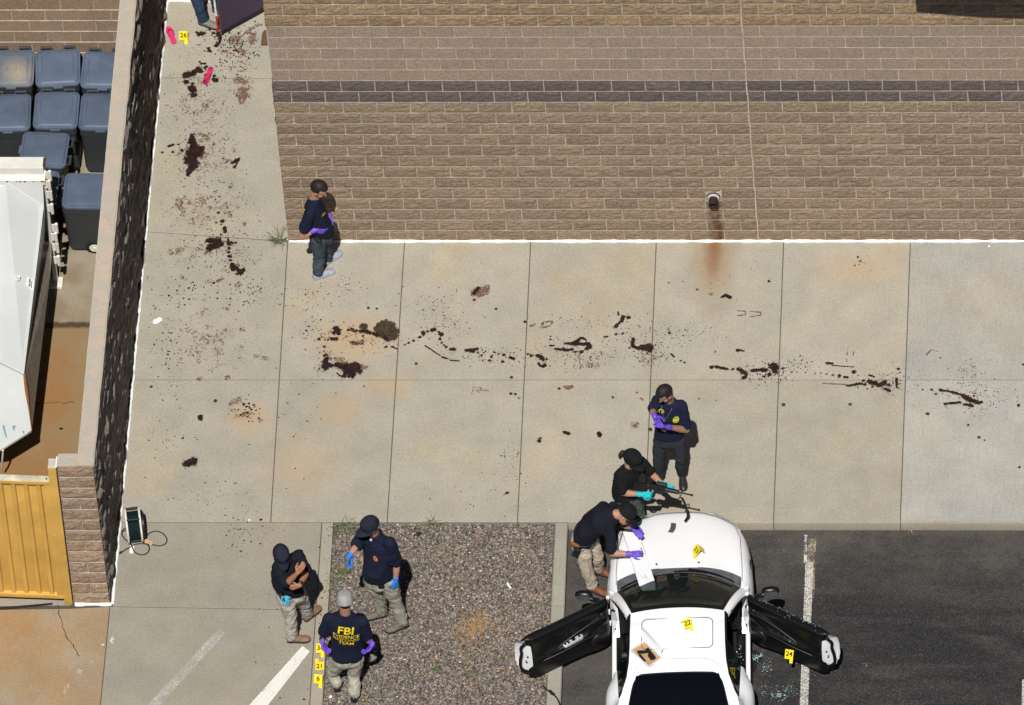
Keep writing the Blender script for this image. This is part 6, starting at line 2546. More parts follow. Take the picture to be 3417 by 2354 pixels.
mb.lathe([(0, 0.012), (0.02, 0.01), (0.028, 0.0), (0, -0.004)], cb, p2.fwd.to_track_quat('Z', 'Y').to_matrix(), 10)
mb.build('neck_badge', simple('brass', (0.45, 0.30, 0.08), 0.3, 0.5, metal=0.7), p2.e, smooth=True)

# --- man in cap with crossed forearms
T = frame_px(880, 1780, 4.2)
J = pose(T, 0, dict(ankR=(395, 1440, .09), toeR=(620, 1475, .03), ankL=(615, 1125, .09), toeL=(745, 1062, .03)),
         dict(kneeR=(375, 1155, -.04), kneeL=(560, 985, .20), hipR=(300, 870, -.05), hipL=(460, 830, .08), waist=(310, 700, .0), chest=(330, 500, .0), neck=(315, 370, .02),
              shR=(185, 470, -.12), shL=(490, 300, .12), elR=(320, 705, -.25), wrR=(470, 560, -.28), elL=(600, 540, -.02), wrL=(500, 735, -.28), head=(245, 295, -.07)), 1.0)
p3 = Person('person', 'man in navy cap and polo crossing bare forearms, blue glove hanging from his pocket', J, (0.22, -0.72, -0.66), build=1.12, skin=SKIN_D,
            hands=dict(R=dict(d=(0.55, 0.3, 0.7), pn=(0.2, 0.9, 0.0), curl=0.5, side=1), L=dict(d=(-0.95, -0.1, -0.25), pn=(0.1, 0.9, -0.2), curl=0.7, side=-1)), bare_hands=('L', 'R'))
p3.trousers(STONEC, belt=False, loose=1.08, seed=8, fold=0.0130)
p3.shirt(NAVY2, hem=-0.02, sleeve=0.90, seed=9, collar=True, belly=0.03)
p3.shoes(SHOE_B)
cap(p3.e, p3.J['head'], p3.hf, p3.hu, p3.hr, CAPN, 0.01)
p3.holster('R', 0.05)
BORD = [(0.026, 0.034, simple('badge_orange', (0.62, 0.12, 0.02), 0.7), 0.005), (0.016, 0.020, simple('badge_gold', (0.55, 0.40, 0.12), 0.6), 0.0065), (0.008, 0.010, simple('badge_blue', (0.03, 0.03, 0.08), 0.6), 0.008)]
badge(p3.sh, p3.e, p3.J['chest'] + p3.spine * 0.06 - p3.lat * 0.085 + p3.fwd * 0.1, -p3.lat, p3.spine, BORD)
mb = MB()
wr = p3.J['wrL'].lerp(p3.J['elL'], 0.16)
ax_ = (p3.J['elL'] - p3.J['wrL']).normalized()
mb.lathe([(0.034, -0.014), (0.037, 0.0), (0.034, 0.014)], wr, ax_.to_track_quat('Z', 'Y').to_matrix(), 14)
mb.bevbox(wr + V((0.02, -0.028, 0.02)), (0.036, 0.036, 0.036), 0.01)
mb.build('wrist_watch', LEATH, p3.e, smooth=True)
mb = MB()
pk = gy(*T(310, 930), p3.J['hipR'].y - 0.13)
rg = []
for i in range(7):
    w2 = (0.05, 0.062, 0.05, 0.036, 0.034, 0.038, 0.03)[i]
    rg.append([pk + V((w2 * (k / 3 - 1), -0.012 * math.sin(k * 1.3 + i), 0.065 - 0.028 * i)) + V((0.012 * math.sin(i * 2.2), 0, 0)) for k in range(7)])
mb.grid(rg)
mb.grid([[p + V((0, 0.008, 0)) for p in r_] for r_ in rg])
mb.build('hanging_glove', simple('light_blue_nitrile', (0.10, 0.50, 0.72), 0.5), p3.e, smooth=True)
badge_c = p3.J['chest'].lerp(p3.J['neck'], 0.25) + p3.fwd * 0.12 - p3.lat * 0.01
project_mesh(disc_mesh(0.022, 0.012), p3.sh, badge_c, -p3.lat, p3.spine, simple('pale_clip', (0.6, 0.68, 0.78), 0.5), p3.e, 'clip', 0.012)
for nm_, off_ in (('cap_emblem', 0),):
    cpo = [c_ for c_ in p3.e.children if c_.name.startswith('cap')][0]
    project_mesh(disc_mesh(0.020, 0.024), cpo, p3.J['head'] + p3.hu * 0.085 + p3.hf * 0.09, -p3.hr, p3.hu, simple('emblem_blue', (0.03, 0.04, 0.10), 0.7), p3.e, nm_, 0.003)
# grey beard
bm = bmesh.new()
Mh = Matrix((p3.hr, p3.hf, p3.hu)).transposed()
ell(bm, p3.J['head'] - p3.hu * 0.085 + p3.hf * 0.045, 0.046, 0.046, 0.038, Mh, 14)
mb = MB()
mb.bm(bm)
mb.build('beard', HAIR, p3.e, smooth=True)

# --- man in navy polo with blue gloves
T = frame_px(1120, 1700, 3.8)
J = pose(T, -0.005, dict(ankR=(585, 1290, .09), toeR=(470, 1350, .03), ankL=(850, 1425, .09), toeL=(715, 1515, .03)),
         dict(kneeR=(555, 1110, .08), kneeL=(755, 1160, -.02), hipR=(470, 875, .04), hipL=(670, 895, -.04), waist=(545, 715, .0), chest=(560, 530, .0), neck=(490, 320, .02),
              shR=(325, 365, .08), shL=(690, 420, -.08), elR=(262, 470, -.10), wrR=(165, 600, -.24), elL=(775, 700, -.05), wrL=(760, 905, -.12), head=(435, 215, -.04)), 0.2)
p4 = Person('person', 'man in dark cap and navy polo with bright blue gloves on the gravel', J, (-0.80, -0.46, -0.32), zg=-0.005, build=1.12,
            hands=dict(R=dict(d=(-0.05, -0.15, -0.95), pn=(0.7, -0.3, 0), curl=0.45, side=-1), L=dict(d=(-0.05, -0.1, -0.95), pn=(-0.5, 0.6, 0), curl=0.75, side=-1)), gloves=BLUEG)
p4.trousers(OLIVE, loose=1.12, seed=11, fold=0.0130)
p4.shirt(NAVY, hem=-0.025, sleeve=0.80, seed=12, collar=True, belly=0.05, wid=1.12)
p4.shoes(SHOE_K)
cap(p4.e, p4.J['head'], p4.hf, p4.hu, p4.hr, CAPN, 0.0)
hair(p4.e, p4.J['head'], p4.hf, p4.hu, p4.hr, HAIR, front=0.09, low=-0.05, thick=0.004)
p4.phone_pouch(115)
badge(p4.sh, p4.e, p4.J['chest'] + p4.spine * 0.02 + p4.lat * 0.0 - p4.lat * 0.02 + p4.fwd * 0.1, -p4.lat, p4.spine, BORD, 1.25)
mb = MB()
mb.bevbox(p4.J['neck'] + p4.fwd * 0.088 - p4.spine * 0.005, (0.03, 0.012, 0.03), 0.004, Matrix((p4.lat, p4.fwd, p4.spine)).transposed())
mb.build('undershirt', WHITE, p4.e)

# --- man seen from behind
T = frame_px(1020, 1930, 3.764)
J = pose(T, -0.005, dict(ankL=(388, 1325, .09), toeL=(370, 1240, .03), ankR=(608, 1455, .09), toeR=(640, 1370, .03)),
         dict(kneeL=(345, 1185, .10), kneeR=(612, 1195, .03), hipL=(430, 985, .0), hipR=(620, 985, .0), waist=(520, 830, .0), chest=(515, 630, .0), neck=(497, 435, -.01),
              shL=(290, 505, .0), shR=(715, 545, .0), elL=(225, 700, .04), wrL=(205, 800, -.08), elR=(775, 760, .04), wrR=(842, 830, -.08), head=(495, 295, .02)), 0.2)
p5 = Person('person', 'man seen from behind in grey cap, yellow lettering across his back', J, (-0.05, 0.90, -0.32), zg=-0.005, build=1.08,
            hands=dict(L=dict(d=(0.30, -0.25, -0.7), pn=(0.6, -0.2, 0.2), curl=0.6, side=1), R=dict(d=(-0.55, -0.35, -0.6), pn=(-0.6, 0.0, 0.3), curl=0.6, side=-1)), gloves=PURPG)
p5.trousers(KHAKI, belt=False, loose=1.12, seed=14, fold=0.0135)
p5.shirt(NAVY, hem=0.015, sleeve=0.84, seed=15, wid=1.1, fold=0.005)
p5.shoes(SHOE_D)
cap(p5.e, p5.J['head'], p5.hf, p5.hu, p5.hr, CAPG, 0.0)
hair(p5.e, p5.J['head'], p5.hf, p5.hu, p5.hr, HAIR, front=0.09, low=-0.10, thick=0.004)
bk = -p5.fwd
yb_ = p5.J['chest'].lerp(p5.J['neck'], 0.10)
rgt = p5.lat
for txt, dz_, sz, sp_, bo in (('FBI', 0.080, 0.158, 1.0, 0.022), ('EVIDENCE', -0.018, 0.070, 0.98, 0.006), ('RESPONSE', -0.080, 0.070, 0.98, 0.006), ('TEAM', -0.144, 0.074, 1.0, 0.008)):
    project_text(txt, p5.sh, yb_ + p5.spine * dz_ + bk * 0.1, rgt, p5.spine, sz, YTXT, p5.e, bold=bo, spacing=sp_)
mb = MB()
wr = p5.J['wrL'].lerp(p5.J['elL'], 0.35)
mb.lathe([(0.037, -0.02), (0.040, 0.0), (0.037, 0.02)], wr, (p5.J['elL'] - p5.J['wrL']).normalized().to_track_quat('Z', 'Y').to_matrix(), 14)
mb.build('wrist_watch', LEATH, p5.e, smooth=True)

# --- man bent over the bonnet, writing
T = frame_px(1880, 1640, 4.2)
Z = lambda **k: J_make(T, 0, {a: ('z', *b) for a, b in k.items()}, 0)
J = Z(ankR=(410, 1325, -.05), toeR=(590, 1425, -.11), ankL=(500, 1085, -.05), toeL=(620, 1150, -.11), kneeR=(315, 1060, .33), kneeL=(470, 900, .33), hipR=(255, 735, .70), hipL=(315, 570, .72),
      waist=(360, 500, .92), chest=(560, 370, 1.08), neck=(740, 325, 1.17), shR=(640, 470, 1.08), shL=(700, 210, 1.14), elR=(675, 865, .80), wrR=(945, 880, .80), elL=(850, 470, .88), wrL=(975, 500, .80), head=(870, 325, 1.17))
p6 = Person('person', 'grey haired man in dark cap and polo bending over the white bonnet and writing', J, (0.72, -0.35, -0.62), zg=AZ, build=1.10, up=(0.75, 0.25, 0.6), skin=SKIN,
            hands=dict(R=dict(d=(0.95, 0.15, -0.1), pn=(0.1, 0.3, -0.8), curl=0.75, side=-1), L=dict(d=(0.6, -0.75, -0.1), pn=(0, 0, -1), curl=0.25, side=1)), gloves=PURPG)
p6.trousers(BEIGE, loose=1.10, seed=17, fold=0.0130)
p6.shirt(NAVY2, sleeve=0.86, seed=18, collar=True, hem=0.03)
p6.shoes(SHOE_O)
cap(p6.e, p6.J['head'], p6.hf, p6.hu, p6.hr, CAPB, 0.0)
hair(p6.e, p6.J['head'], p6.hf, p6.hu, p6.hr, HAIRG, front=0.09, low=-0.03, thick=0.004)
p6.holster('R', -0.02, grip=simple('brown_wood', (0.22, 0.075, 0.025), 0.5, var=0.3, scale=40))
mb = MB()
for s_ in (-1, 1):
    mb.tube([p6.J['head'] + p6.hr * s_ * 0.078 - p6.hf * 0.0, p6.J['head'] + p6.hr * s_ * 0.07 + p6.hf * 0.085 + p6.hu * 0.0], 0.0035, 5)
mb.build('glasses', TRIM, p6.e)
mb = MB()
pnp = p6.J['wrR'] + V((0.135, 0.02, 0.01))
mb.tube([pnp + V((0.01, 0.02, -0.06)), pnp + V((-0.015, 0.02, 0.06))], 0.005, 6)
tag(mb.build('pen', TRIM), 'dark pen in the purple gloved hand of the man writing on the bonnet', 'pen')

# --- woman with the rifle
T = frame_px(2020, 1480, 6.1375)
J = Z(ankR=(360, 1990, -.05), toeR=(450, 2040, -.11), ankL=(620, 1960, -.05), toeL=(720, 2010, -.11), kneeR=(420, 1560, .34), kneeL=(690, 1500, .34), hipR=(340, 1150, .72), hipL=(560, 1080, .72),
      waist=(400, 880, .92), chest=(440, 640, 1.13), neck=(500, 450, 1.32), shR=(285, 640, 1.22), shL=(740, 370, 1.26), elR=(350, 1010, .98), wrR=(745, 1045, 1.02), elL=(935, 610, 1.06), wrL=(1185, 855, 1.04), head=(545, 320, 1.40))
p7 = Person('person', 'woman in black cap with ponytail holding a rifle in teal gloves', J, (0.72, -0.42, -0.55), zg=AZ, build=0.95,
            hands=dict(R=dict(d=(0.95, 0.05, -0.2), pn=(0.1, 0.7, -0.5), curl=0.7, side=-1), L=dict(d=(0.85, -0.45, 0.0), pn=(0.2, -0.3, 0.9), curl=0.45, side=1)), gloves=TEALG)
p7.trousers(GREEN, belt=False, loose=1.1, seed=20)
p7.shirt(BLACKC, hem=-0.01, sleeve=0.84, seed=21, wid=1.05)
p7.shoes(SHOE_D)
cap(p7.e, p7.J['head'], p7.hf, p7.hu, p7.hr, CAPB, 0.0)
bm = bmesh.new()
chain(bm, [p7.J['head'] - p7.hf * 0.10 + p7.hu * 0.01, p7.J['head'] - p7.hf * 0.125 - p7.hu * 0.04, p7.J['head'] - p7.hf * 0.115 - p7.hu * 0.12, p7.J['head'] - p7.hf * 0.09 - p7.hu * 0.18], [0.03, 0.036, 0.032, 0.012])
fuse(bm, 'ponytail', simple('brown_hair', (0.035, 0.022, 0.016), 0.6, var=0.5, scale=60), p7.e, 0.007, 2, 0.003, (50, 50, 50), 2)
hair(p7.e, p7.J['head'], p7.hf, p7.hu, p7.hr, simple('brown_hair2', (0.03, 0.02, 0.015), 0.6, var=0.4, scale=60), front=0.09, low=-0.05, thick=0.004)
nb = g(*T(625, 735), 1.02)
mb = MB()
mb.lathe([(0, 0.01), (0.022, 0.008), (0.028, 0.0), (0, -0.006)], nb, V((0.4, -0.6, 0.6)).to_track_quat('Z', 'Y').to_matrix(), 10)
mb.build('neck_badge', simple('brass2', (0.30, 0.22, 0.08), 0.4, 0.5), p7.e, smooth=True)
mb = MB()
mb.tube([g(*T(470, 520), 1.27), g(*T(560, 640), 1.14), nb], 0.003, 5)
mb.build('neck_chain', SILV, p7.e)
mb = MB()
for k_ in ((225, 1055, .86), ):
    mb.bevbox(g(*T(k_[0], k_[1]), k_[2]), (0.035, 0.05, 0.06), 0.012)
mb.build('yellow_pouch', simple('yellow_plastic', (0.62, 0.5, 0.03), 0.6), p7.e, smooth=True)
mb = MB()
pg_ = g(*T(545, 1215), .72)
rg = [[pg_ + V((0.02 * k - 0.06, -0.02 * math.sin(k + i), 0.03 * i - 0.03 + 0.012 * math.sin(k * 2.1))) for k in range(7)] for i in range(4)]
mb.grid(rg)
mb.build('hanging_glove', PURPG, p7.e, smooth=True)
# rifle
GUN = simple('gunmetal', (0.010, 0.010, 0.011), 0.45, 0.45, var=0.2, scale=40)
ra, rb = g(*T(600, 815), 1.10), g(*T(1790, 1073), 1.10)
rax = (rb - ra).normalized()
rup = V((0.15, 0.35, 0.9))
rup = (rup - rax * rup.dot(rax)).normalized()
rsd = rax.cross(rup)
RM = Matrix((rax, -rsd, rup)).transposed()
rL = (rb - ra).length
rifle = empty('rifle', (ra + rb) / 2)
tag(rifle, 'black rifle with scope and sling held level above the car nose', 'rifle')


def rp(a, b_, c_): return ra + rax * rL * a + rsd * b_ + rup * c_


mb = MB()
mb.prism([rp(0, -0.018, 0.02), rp(0, -0.018, -0.10), rp(0.05, -0.018, -0.10), rp(0.22, -0.018, -0.03), rp(0.22, -0.018, 0.02)], rsd * 0.036)
mb.build('stock', GUN, rifle)
mb = MB()
mb.tube([rp(0.18, 0, 0.005), rp(0.32, 0, 0.005)], 0.018, 8)
mb.bevbox(rp(0.40, 0, 0.0), (0.20, 0.042, 0.065), 0.008, RM)
mb.bevbox(rp(0.41, 0, -0.045), (0.10, 0.034, 0.05), 0.008, RM)
mb.prism([rp(0.34, -0.014, -0.05), rp(0.38, -0.014, -0.05), rp(0.35, -0.014, -0.14), rp(0.30, -0.014, -0.13)], rsd * 0.028)
mb.build('receiver', GUN, rifle)
mb = MB()
mb.tube([rp(0.40, 0, 0.065), rp(0.52, 0, 0.065)], 0.026, 10)
mb.tube([rp(0.385, 0, 0.065), rp(0.405, 0, 0.065)], 0.032, 10)
mb.tube([rp(0.515, 0, 0.065), rp(0.535, 0, 0.065)], 0.032, 10)
mb.box(rp(0.46, 0, 0.042), (0.06, 0.022, 0.03), RM)
mb.build('scope', GUN, rifle, angle=40)
mb = MB()
mb.tube([rp(0.53, 0, 0.005), rp(0.76, 0, 0.005)], [0.033, 0.027], 12)
mb.build('handguard', GUN, rifle, angle=40)
mb = MB()
mb.tube([rp(0.70, 0, 0.005), rp(0.965, 0, 0.005)], 0.0105, 8)
mb.tube([rp(0.965, 0, 0.005), rp(1.0, 0, 0.005)], 0.0145, 8)
mb.build('barrel', GUN, rifle, angle=40)
mb = MB()
mb.tube([rp(0.75, 0, 0.01), rp(0.782, 0, 0.065), rp(0.80, 0, 0.065), rp(0.815, 0, 0.01)], 0.007, 6)
mb.tube([rp(0.775, 0, -0.005), rp(0.785, 0, -0.035), rp(0.80, 0, -0.035), rp(0.805, 0, -0.005)], 0.004, 5)
mb.build('front_sight', GUN, rifle)
mb = MB()
hz_ = cw(-0.2, 0.25, 0.74).z
sl_pts = [rp(0.80, 0, -0.02), g(*T(1550, 1060), 1.05), g(*T(1530, 1105), 1.0), g(*T(1575, 1130), .98), g(*T(1620, 1215), .93), g(*T(1650, 1320), .84), g(*T(1685, 1430), .74), g(*T(1690, 1500), .68), g(*T(1660, 1560), hz_ + 0.02), g(*T(1630, 1600), hz_ + 0.015)]
sl_path = smooth_path(sl_pts)
mb.tube(sl_path, [0.006 if i < 10 else 0.016 for i in range(len(sl_path))], 6, flat=0.4)
mb.tube(smooth_path([g(*T(1525, 1105), 1.0), g(*T(1480, 1150), .98), g(*T(1430, 1185), .96), g(*T(1390, 1190), .95)]), 0.008, 6, flat=0.5)
mb.build('sling', CABIN, rifle, smooth=True)

# --- person behind the purple door, only legs in the picture
T = frame_px(480, 0, 4.827)
Zd = lambda **k: J_make(T, 0, {a: ('z', *b) for a, b in k.items()}, 0)
J = Zd(ankL=(955, 310, .09), toeL=(1130, 410, .03))
aL = J['ankL']
aR = aL + V((0.16, 0.20, 0))
J.update(ankR=aR, toeR=aR + V((0.1, -0.05, -0.06)), kneeL=aL + V((-0.05, -0.02, 0.42)), kneeR=aR + V((-0.03, -0.02, 0.42)), hipL=aL + V((-0.02, 0.06, 0.84)), hipR=aR + V((-0.02, -0.02, 0.84)))
pc = (J['hipL'] + J['hipR']) / 2
nrm_ = V((0.6, -0.8, 0))
lt_ = V((0.8, 0.6, 0))
J.update(waist=pc + V((0, 0, 0.18)), chest=pc + V((0.02, -0.02, 0.40)), neck=pc + V((0.03, -0.03, 0.60)), shL=pc + V((0.03, -0.03, 0.54)) - lt_ * 0.19, shR=pc + V((0.03, -0.03, 0.54)) + lt_ * 0.19, head=pc + V((0.07, -0.07, 0.76)))
J.update(elL=J['shL'] + V((-0.02, -0.08, -0.28)), elR=J['shR'] + V((0.02, -0.08, -0.27)))
J.update(wrL=J['elL'] + V((0.14, -0.18, -0.02)), wrR=J['elR'] + V((0.0, -0.2, -0.02)))
J['hipL'], J['hipR'] = J['hipL'], J['hipR']
p8 = Person('person', 'person in blue jeans and grey trainers standing beside the purple door', J, (0.5, -0.6, -0.6),
            hands=dict(L=dict(d=(0.6, -0.6, 0), pn=(0.5, 0.4, 0), curl=0.9, side=1), R=dict(d=(0, -1, 0), pn=(-0.6, 0, 0), curl=0.7, side=-1)), gloves=PURPG)
p8.trousers(JEANS_B, belt=False, loose=1.05, seed=24)
p8.shirt(NAVY, hem=0.02, sleeve=0.8, seed=25)
p8.shoes(simple('grey_green_trainer', (0.17, 0.18, 0.165), 0.7, var=0.4, scale=50))
hair(p8.e, p8.J['head'], p8.hf, p8.hu, p8.hr, HAIR)
# ---------------------------------------------------------------- evidence markers, boxes, magazine
MYEL = simple('marker_yellow', (0.86, 0.66, 0.01), 0.5, 0.3, var=0.05)
INK = simple('marker_ink', (0.01, 0.01, 0.01), 0.6)


def marker(px, py, z, num, yaw, label, flat=False, leg=1, lean=34):
    p = g(px, py, z)
    m = empty('evidence_marker', p)
    m.rotation_euler = (0, 0, R(yaw))
    m.scale = (1.15, 1.15, 1.15)
    tag(m, label, 'evidence marker', 'yellow numbered markers')
    W, H, LG, LW = 0.088, 0.10, 0.042, 0.034
    a = R(88 if flat else lean)
    # panel plane: up the sheet = (0, sin a, cos a), foot of the leg on the surface
    up = V((0, math.sin(a), math.cos(a)))
    nf = V((0, -math.cos(a), math.sin(a)))
    zo = V((0, 0, 0.003))
    def Q(x, y): return zo + V((x, 0, 0)) + up * y
    if leg > 0: pts = [(-W / 2, LG), (W / 2 - LW, LG), (W / 2 - LW, 0), (W / 2, 0), (W / 2, LG + H), (-W / 2, LG + H)]
    else: pts = [(-W / 2, 0), (W / 2, 0), (W / 2, H), (-W / 2 + LW, H), (-W / 2 + LW, H + LG), (-W / 2, H + LG)]
    mb = MB()
    mb.prism([Q(x, y) for x, y in pts], -nf * 0.003)
    link('panel', mb.mesh('panel', MYEL), None, m)
    if not flat:
        top = Q(0, LG + H)
        mb = MB()
        ub = V((0, math.sin(a) * 0.9, -math.cos(a)))
        mb.prism([top + V((x, 0, 0)) + ub * y for x, y in ((-W / 2, 0), (W / 2, 0), (W / 2, H), (-W / 2 + LW, H), (-W / 2 + LW, H + LG), (-W / 2, H + LG))], V((0, 0.003, 0.001)))
        link('back_panel', mb.mesh('back_panel', MYEL), None, m)
    cu = bpy.data.curves.new('t', 'FONT')
    cu.body = num
    cu.size = 0.072
    cu.align_x = 'CENTER'
    cu.align_y = 'CENTER'
    cu.offset = 0.0016
    o = bpy.data.objects.new('t', cu)
    COL.objects.link(o)
    me = bpy.data.meshes.new_from_object(o.evaluated_get(bpy.context.evaluated_depsgraph_get()))
    bpy.data.objects.remove(o)
    cy = LG + H * 0.56 if leg > 0 else H * 0.45
    for v in me.vertices:
        q = Q(v.co.x, cy + v.co.y) + nf * 0.0015
        v.co = q
    me.name = 'number'
    me.materials.clear()
    link('number', me, INK, m)
    mb = MB()
    for x, y, w2 in (((W / 2 - LW / 2), 0.02, 0.010), (-0.012, LG + 0.012, 0.045)) if leg > 0 else ((-0.01, 0.012, 0.045),):
        mb.prism([Q(x - w2 / 2, y) + nf * 0.001, Q(x + w2 / 2, y) + nf * 0.001, Q(x + w2 / 2, y + 0.003) + nf * 0.001, Q(x - w2 / 2, y + 0.003) + nf * 0.001], nf * 0.0008)
    link('small_print', mb.mesh('small_print', simple('brown_print', (0.30, 0.16, 0.02), 0.7)), None, m)
    return m


def car_z(px, py, surf):
    """height of the car surface seen at a pixel, by a few steps of search"""
    z = 0.6
    for _ in range(12):
        q = CM.transposed() @ (g(px, py, z) - CARO)
        s, x = -q.y, q.x
        zz = AZ + (hood_z(x, s - nose(x / 0.86, s)) if surf == 'hood' else top_z(x, s))
        z = z * 0.3 + zz * 0.7
    return z


marker(613, 149, 0.0, '26', 0, 'yellow marker 26 beside the pink flip flop')
marker(1067, 2194, 0.0, '34', -8, 'yellow marker 34 on the kerb strip below the purple glove')
marker(1067, 2236, 0.0, '21', 4, 'yellow marker 21 lying flat on the kerb strip', flat=True, leg=-1)
marker(1060, 2296, 0.0, '6', -8, 'yellow marker 6 on the kerb strip at the bottom left')
zr = car_z(2295, 2108, 'roof')
marker(2302, 2110, zr, '22', 24, 'yellow marker 22 on the car sunroof')
zh = car_z(2318, 1856, 'hood')
marker(2309, 1859, zh, '23', -62, 'yellow marker 23 on the bonnet, turned sideways')
p24 = PR_(0.66, 0.135, 0.28)
mk = marker(2655, 2181, 0.14, '24', -12, 'yellow marker 24 on the open right car door')
mk.location = PR_(0.735, 0.265, 0.34)
# magazine on the bonnet
zm = car_z(2243, 1765, 'hood') + 0.004
mag = MB()
ctr = [(2248, 1749.5), (2247.5, 1762), (2245, 1773), (2237, 1781)]
LFT = [(2239.2, 1749.4), (2238, 1762), (2234, 1772), (2229.1, 1779)]
RGT = [(2255.7, 1750), (2255, 1762), (2251.5, 1773), (2245.3, 1782.2)]
mag.prism([g(x, y, zm) for x, y in LFT] + [g(x, y, zm) for x, y in RGT[::-1]], (0, 0, 0.022))
o = mag.build('magazine', simple('grey_magazine', (0.065, 0.067, 0.068), 0.5, 0.4, var=0.2))
tag(o, 'curved dark grey rifle magazine lying on the white bonnet', 'magazine')
# long white box on the bonnet
WBOX = simple('white_card', (0.84, 0.85, 0.86), 0.6, var=0.03)
zt0, zt1 = car_z(2185, 1900, 'hood') + 0.115, car_z(2110, 1790, 'hood') + 0.065
BR, BL2, TL2, TR2 = g(2187, 1947, zt0), g(2133, 1953, zt0), g(2078, 1774, zt1), g(2133, 1779, zt1)
wb = empty('white_box', (BR + TL2) / 2)
tag(wb, 'long white cardboard box lying on the bonnet and over the windscreen edge', 'box')
mb = MB()
mb.prism([BR, BL2, TL2, TR2], (0, 0, -0.055))
mb.build('box', WBOX, wb)
mb = MB()
fl = (BR - BL2)
dn_ = V((0.0, -0.07, -0.03))
mb.prism([BL2 + V((0, 0, 0.001)), BR + V((0, 0, 0.001)), BR + dn_, BL2 + fl * 0.2 + dn_ * 1.0], (0, 0, -0.003))
mb.build('flap', WBOX, wb)
mb = MB()
q = [g(x, y, zt1 - 0.01) for x, y in ((2057, 1806), (2062, 1786), (2070, 1772), (2076, 1774), (2071, 1796), (2068, 1812), (2062, 1826))]
mb.prism(q, (0, 0, -0.004))
mb.build('torn_flap', simple('grey_card', (0.33, 0.32, 0.30), 0.8, var=0.3, scale=40), wb)
mb = MB()
ax_, sx_ = (TL2 - BL2), (BR - BL2)
nb_ = ax_.cross(sx_).normalized()
if nb_.z < 0: nb_ = -nb_
def bx(u, v): return BL2 + sx_ * u + ax_ * v + nb_ * 0.0015
for i in range(12):
    v0 = 0.55 + 0.036 * i
    mb.add([bx(0.935, v0), bx(0.965, v0), bx(0.965, v0 + 0.018), bx(0.935, v0 + 0.018)], [(0, 1, 2, 3)])
for u, v0, v1, w2 in ((0.52, 0.10, 0.185, 0.035), (0.58, 0.09, 0.15, 0.015), (0.40, 0.11, 0.155, 0.02), (0.345, 0.12, 0.15, 0.012)):
    for i in range(7):
        a = v0 + (v1 - v0) * i / 7
        mb.add([bx(u, a), bx(u + w2, a), bx(u + w2, a + (v1 - v0) / 12), bx(u, a + (v1 - v0) / 12)], [(0, 1, 2, 3)])
mb.build('print', simple('grey_print', (0.10, 0.10, 0.11), 0.7), wb)
# open box with pistol on the roof
zb = car_z(2150, 2185, 'roof') + 0.002
LQ, BQ, RQ, TQ = g(2104.5, 2175, zb), g(2165, 2231, zb), g(2206, 2196, zb), g(2139, 2150, zb)
TQ = LQ + (RQ - BQ)
pbx = empty('pistol_box', (LQ + RQ) / 2)
tag(pbx, 'small open white box holding a black pistol on the car roof', 'box')
ex, ey = (BQ - LQ), (TQ - LQ)
lx_, ly_ = ex.length, ey.length
exn = ex.normalized()
eyn = V((-exn.y, exn.x, 0))
if eyn.dot(ey) < 0: eyn = -eyn
ly_ = ey.dot(eyn)
def bp(u, v, z): return LQ + exn * u + eyn * v + V((0, 0, z))
Mx = Matrix((exn, eyn, V((0, 0, 1)))).transposed()
mb = MB()
mb.box(bp(lx_ / 2, ly_ / 2, 0.004), (lx_, ly_, 0.004), Mx)
mb.box(bp(lx_ / 2, 0.002, 0.022), (lx_, 0.004, 0.036), Mx)
mb.box(bp(lx_ / 2, ly_ - 0.002, 0.022), (lx_, 0.004, 0.036), Mx)
mb.box(bp(0.002, ly_ / 2, 0.022), (0.004, ly_ - 0.01, 0.036), Mx)
mb.box(bp(lx_ - 0.002, ly_ / 2, 0.022), (0.004, ly_ - 0.01, 0.036), Mx)
mb.build('tray', WBOX, pbx)
mb = MB()
mb.box(bp(lx_ / 2, ly_ / 2, 0.009), (lx_ - 0.012, ly_ - 0.012, 0.004), Mx)
mb.build('card_liner', simple('tan_card', (0.42, 0.26, 0.13), 0.8, var=0.1), pbx)
mb = MB()
rg = []
for i in range(9):
    t = i / 8
    rg.append([bp(-0.10 + (lx_ + 0.06) * k / 8 + (0.0), ly_ + 0.01 + 0.10 * t * 0.35 + 0.02 * math.sin(3 * t) * (1 - k / 8), 0.04 + 0.13 * t - (0.05 * t * (k / 8) ** 2)) for k in range(9)])
mb.grid(rg)
mb.grid([[p + eyn * 0.003 for p in r_] for r_ in rg])
mb.build('lid', WBOX, pbx, smooth=True)
mb = MB()
for i in range(9):
    v0 = 0.02 + (ly_ - 0.05) * i / 9
    if i in (4, 6): continue
    mb.box(bp(lx_ + 0.0012, v0, 0.022), (0.001, 0.010, 0.010), Mx)
mb.build('print', simple('navy_print', (0.05, 0.06, 0.13), 0.7), pbx)
def gunpoly(pts, z0, h): return [bp(u, v, z0) for u, v in pts], (0, 0, h)
mb = MB()
for pts in ([(0.11, ly_ - 0.03), (0.285, ly_ - 0.055), (0.29, ly_ - 0.095), (0.115, ly_ - 0.075)], [(0.13, ly_ - 0.075), (0.165, ly_ - 0.07), (0.10, 0.035), (0.06, 0.05)], [(0.19, ly_ - 0.08), (0.28, ly_ - 0.09), (0.27, ly_ - 0.12), (0.20, ly_ - 0.11)]):
    q, h = gunpoly(pts, 0.012, 0.026)
    mb.prism(q, h)
o = mb.build('pistol', GUN)
tag(o, 'black pistol lying in the open box on the car roof', 'pistol')
mb = MB()
mb.prism([bp(u, v, 0.012) for u, v in ((0.12, 0.025), (0.13, 0.05), (0.24, 0.035), (0.235, 0.012))], (0, 0, 0.02))
o = mb.build('pistol_magazine', GUN)
tag(o, 'black pistol magazine beside the pistol in the box', 'magazine')

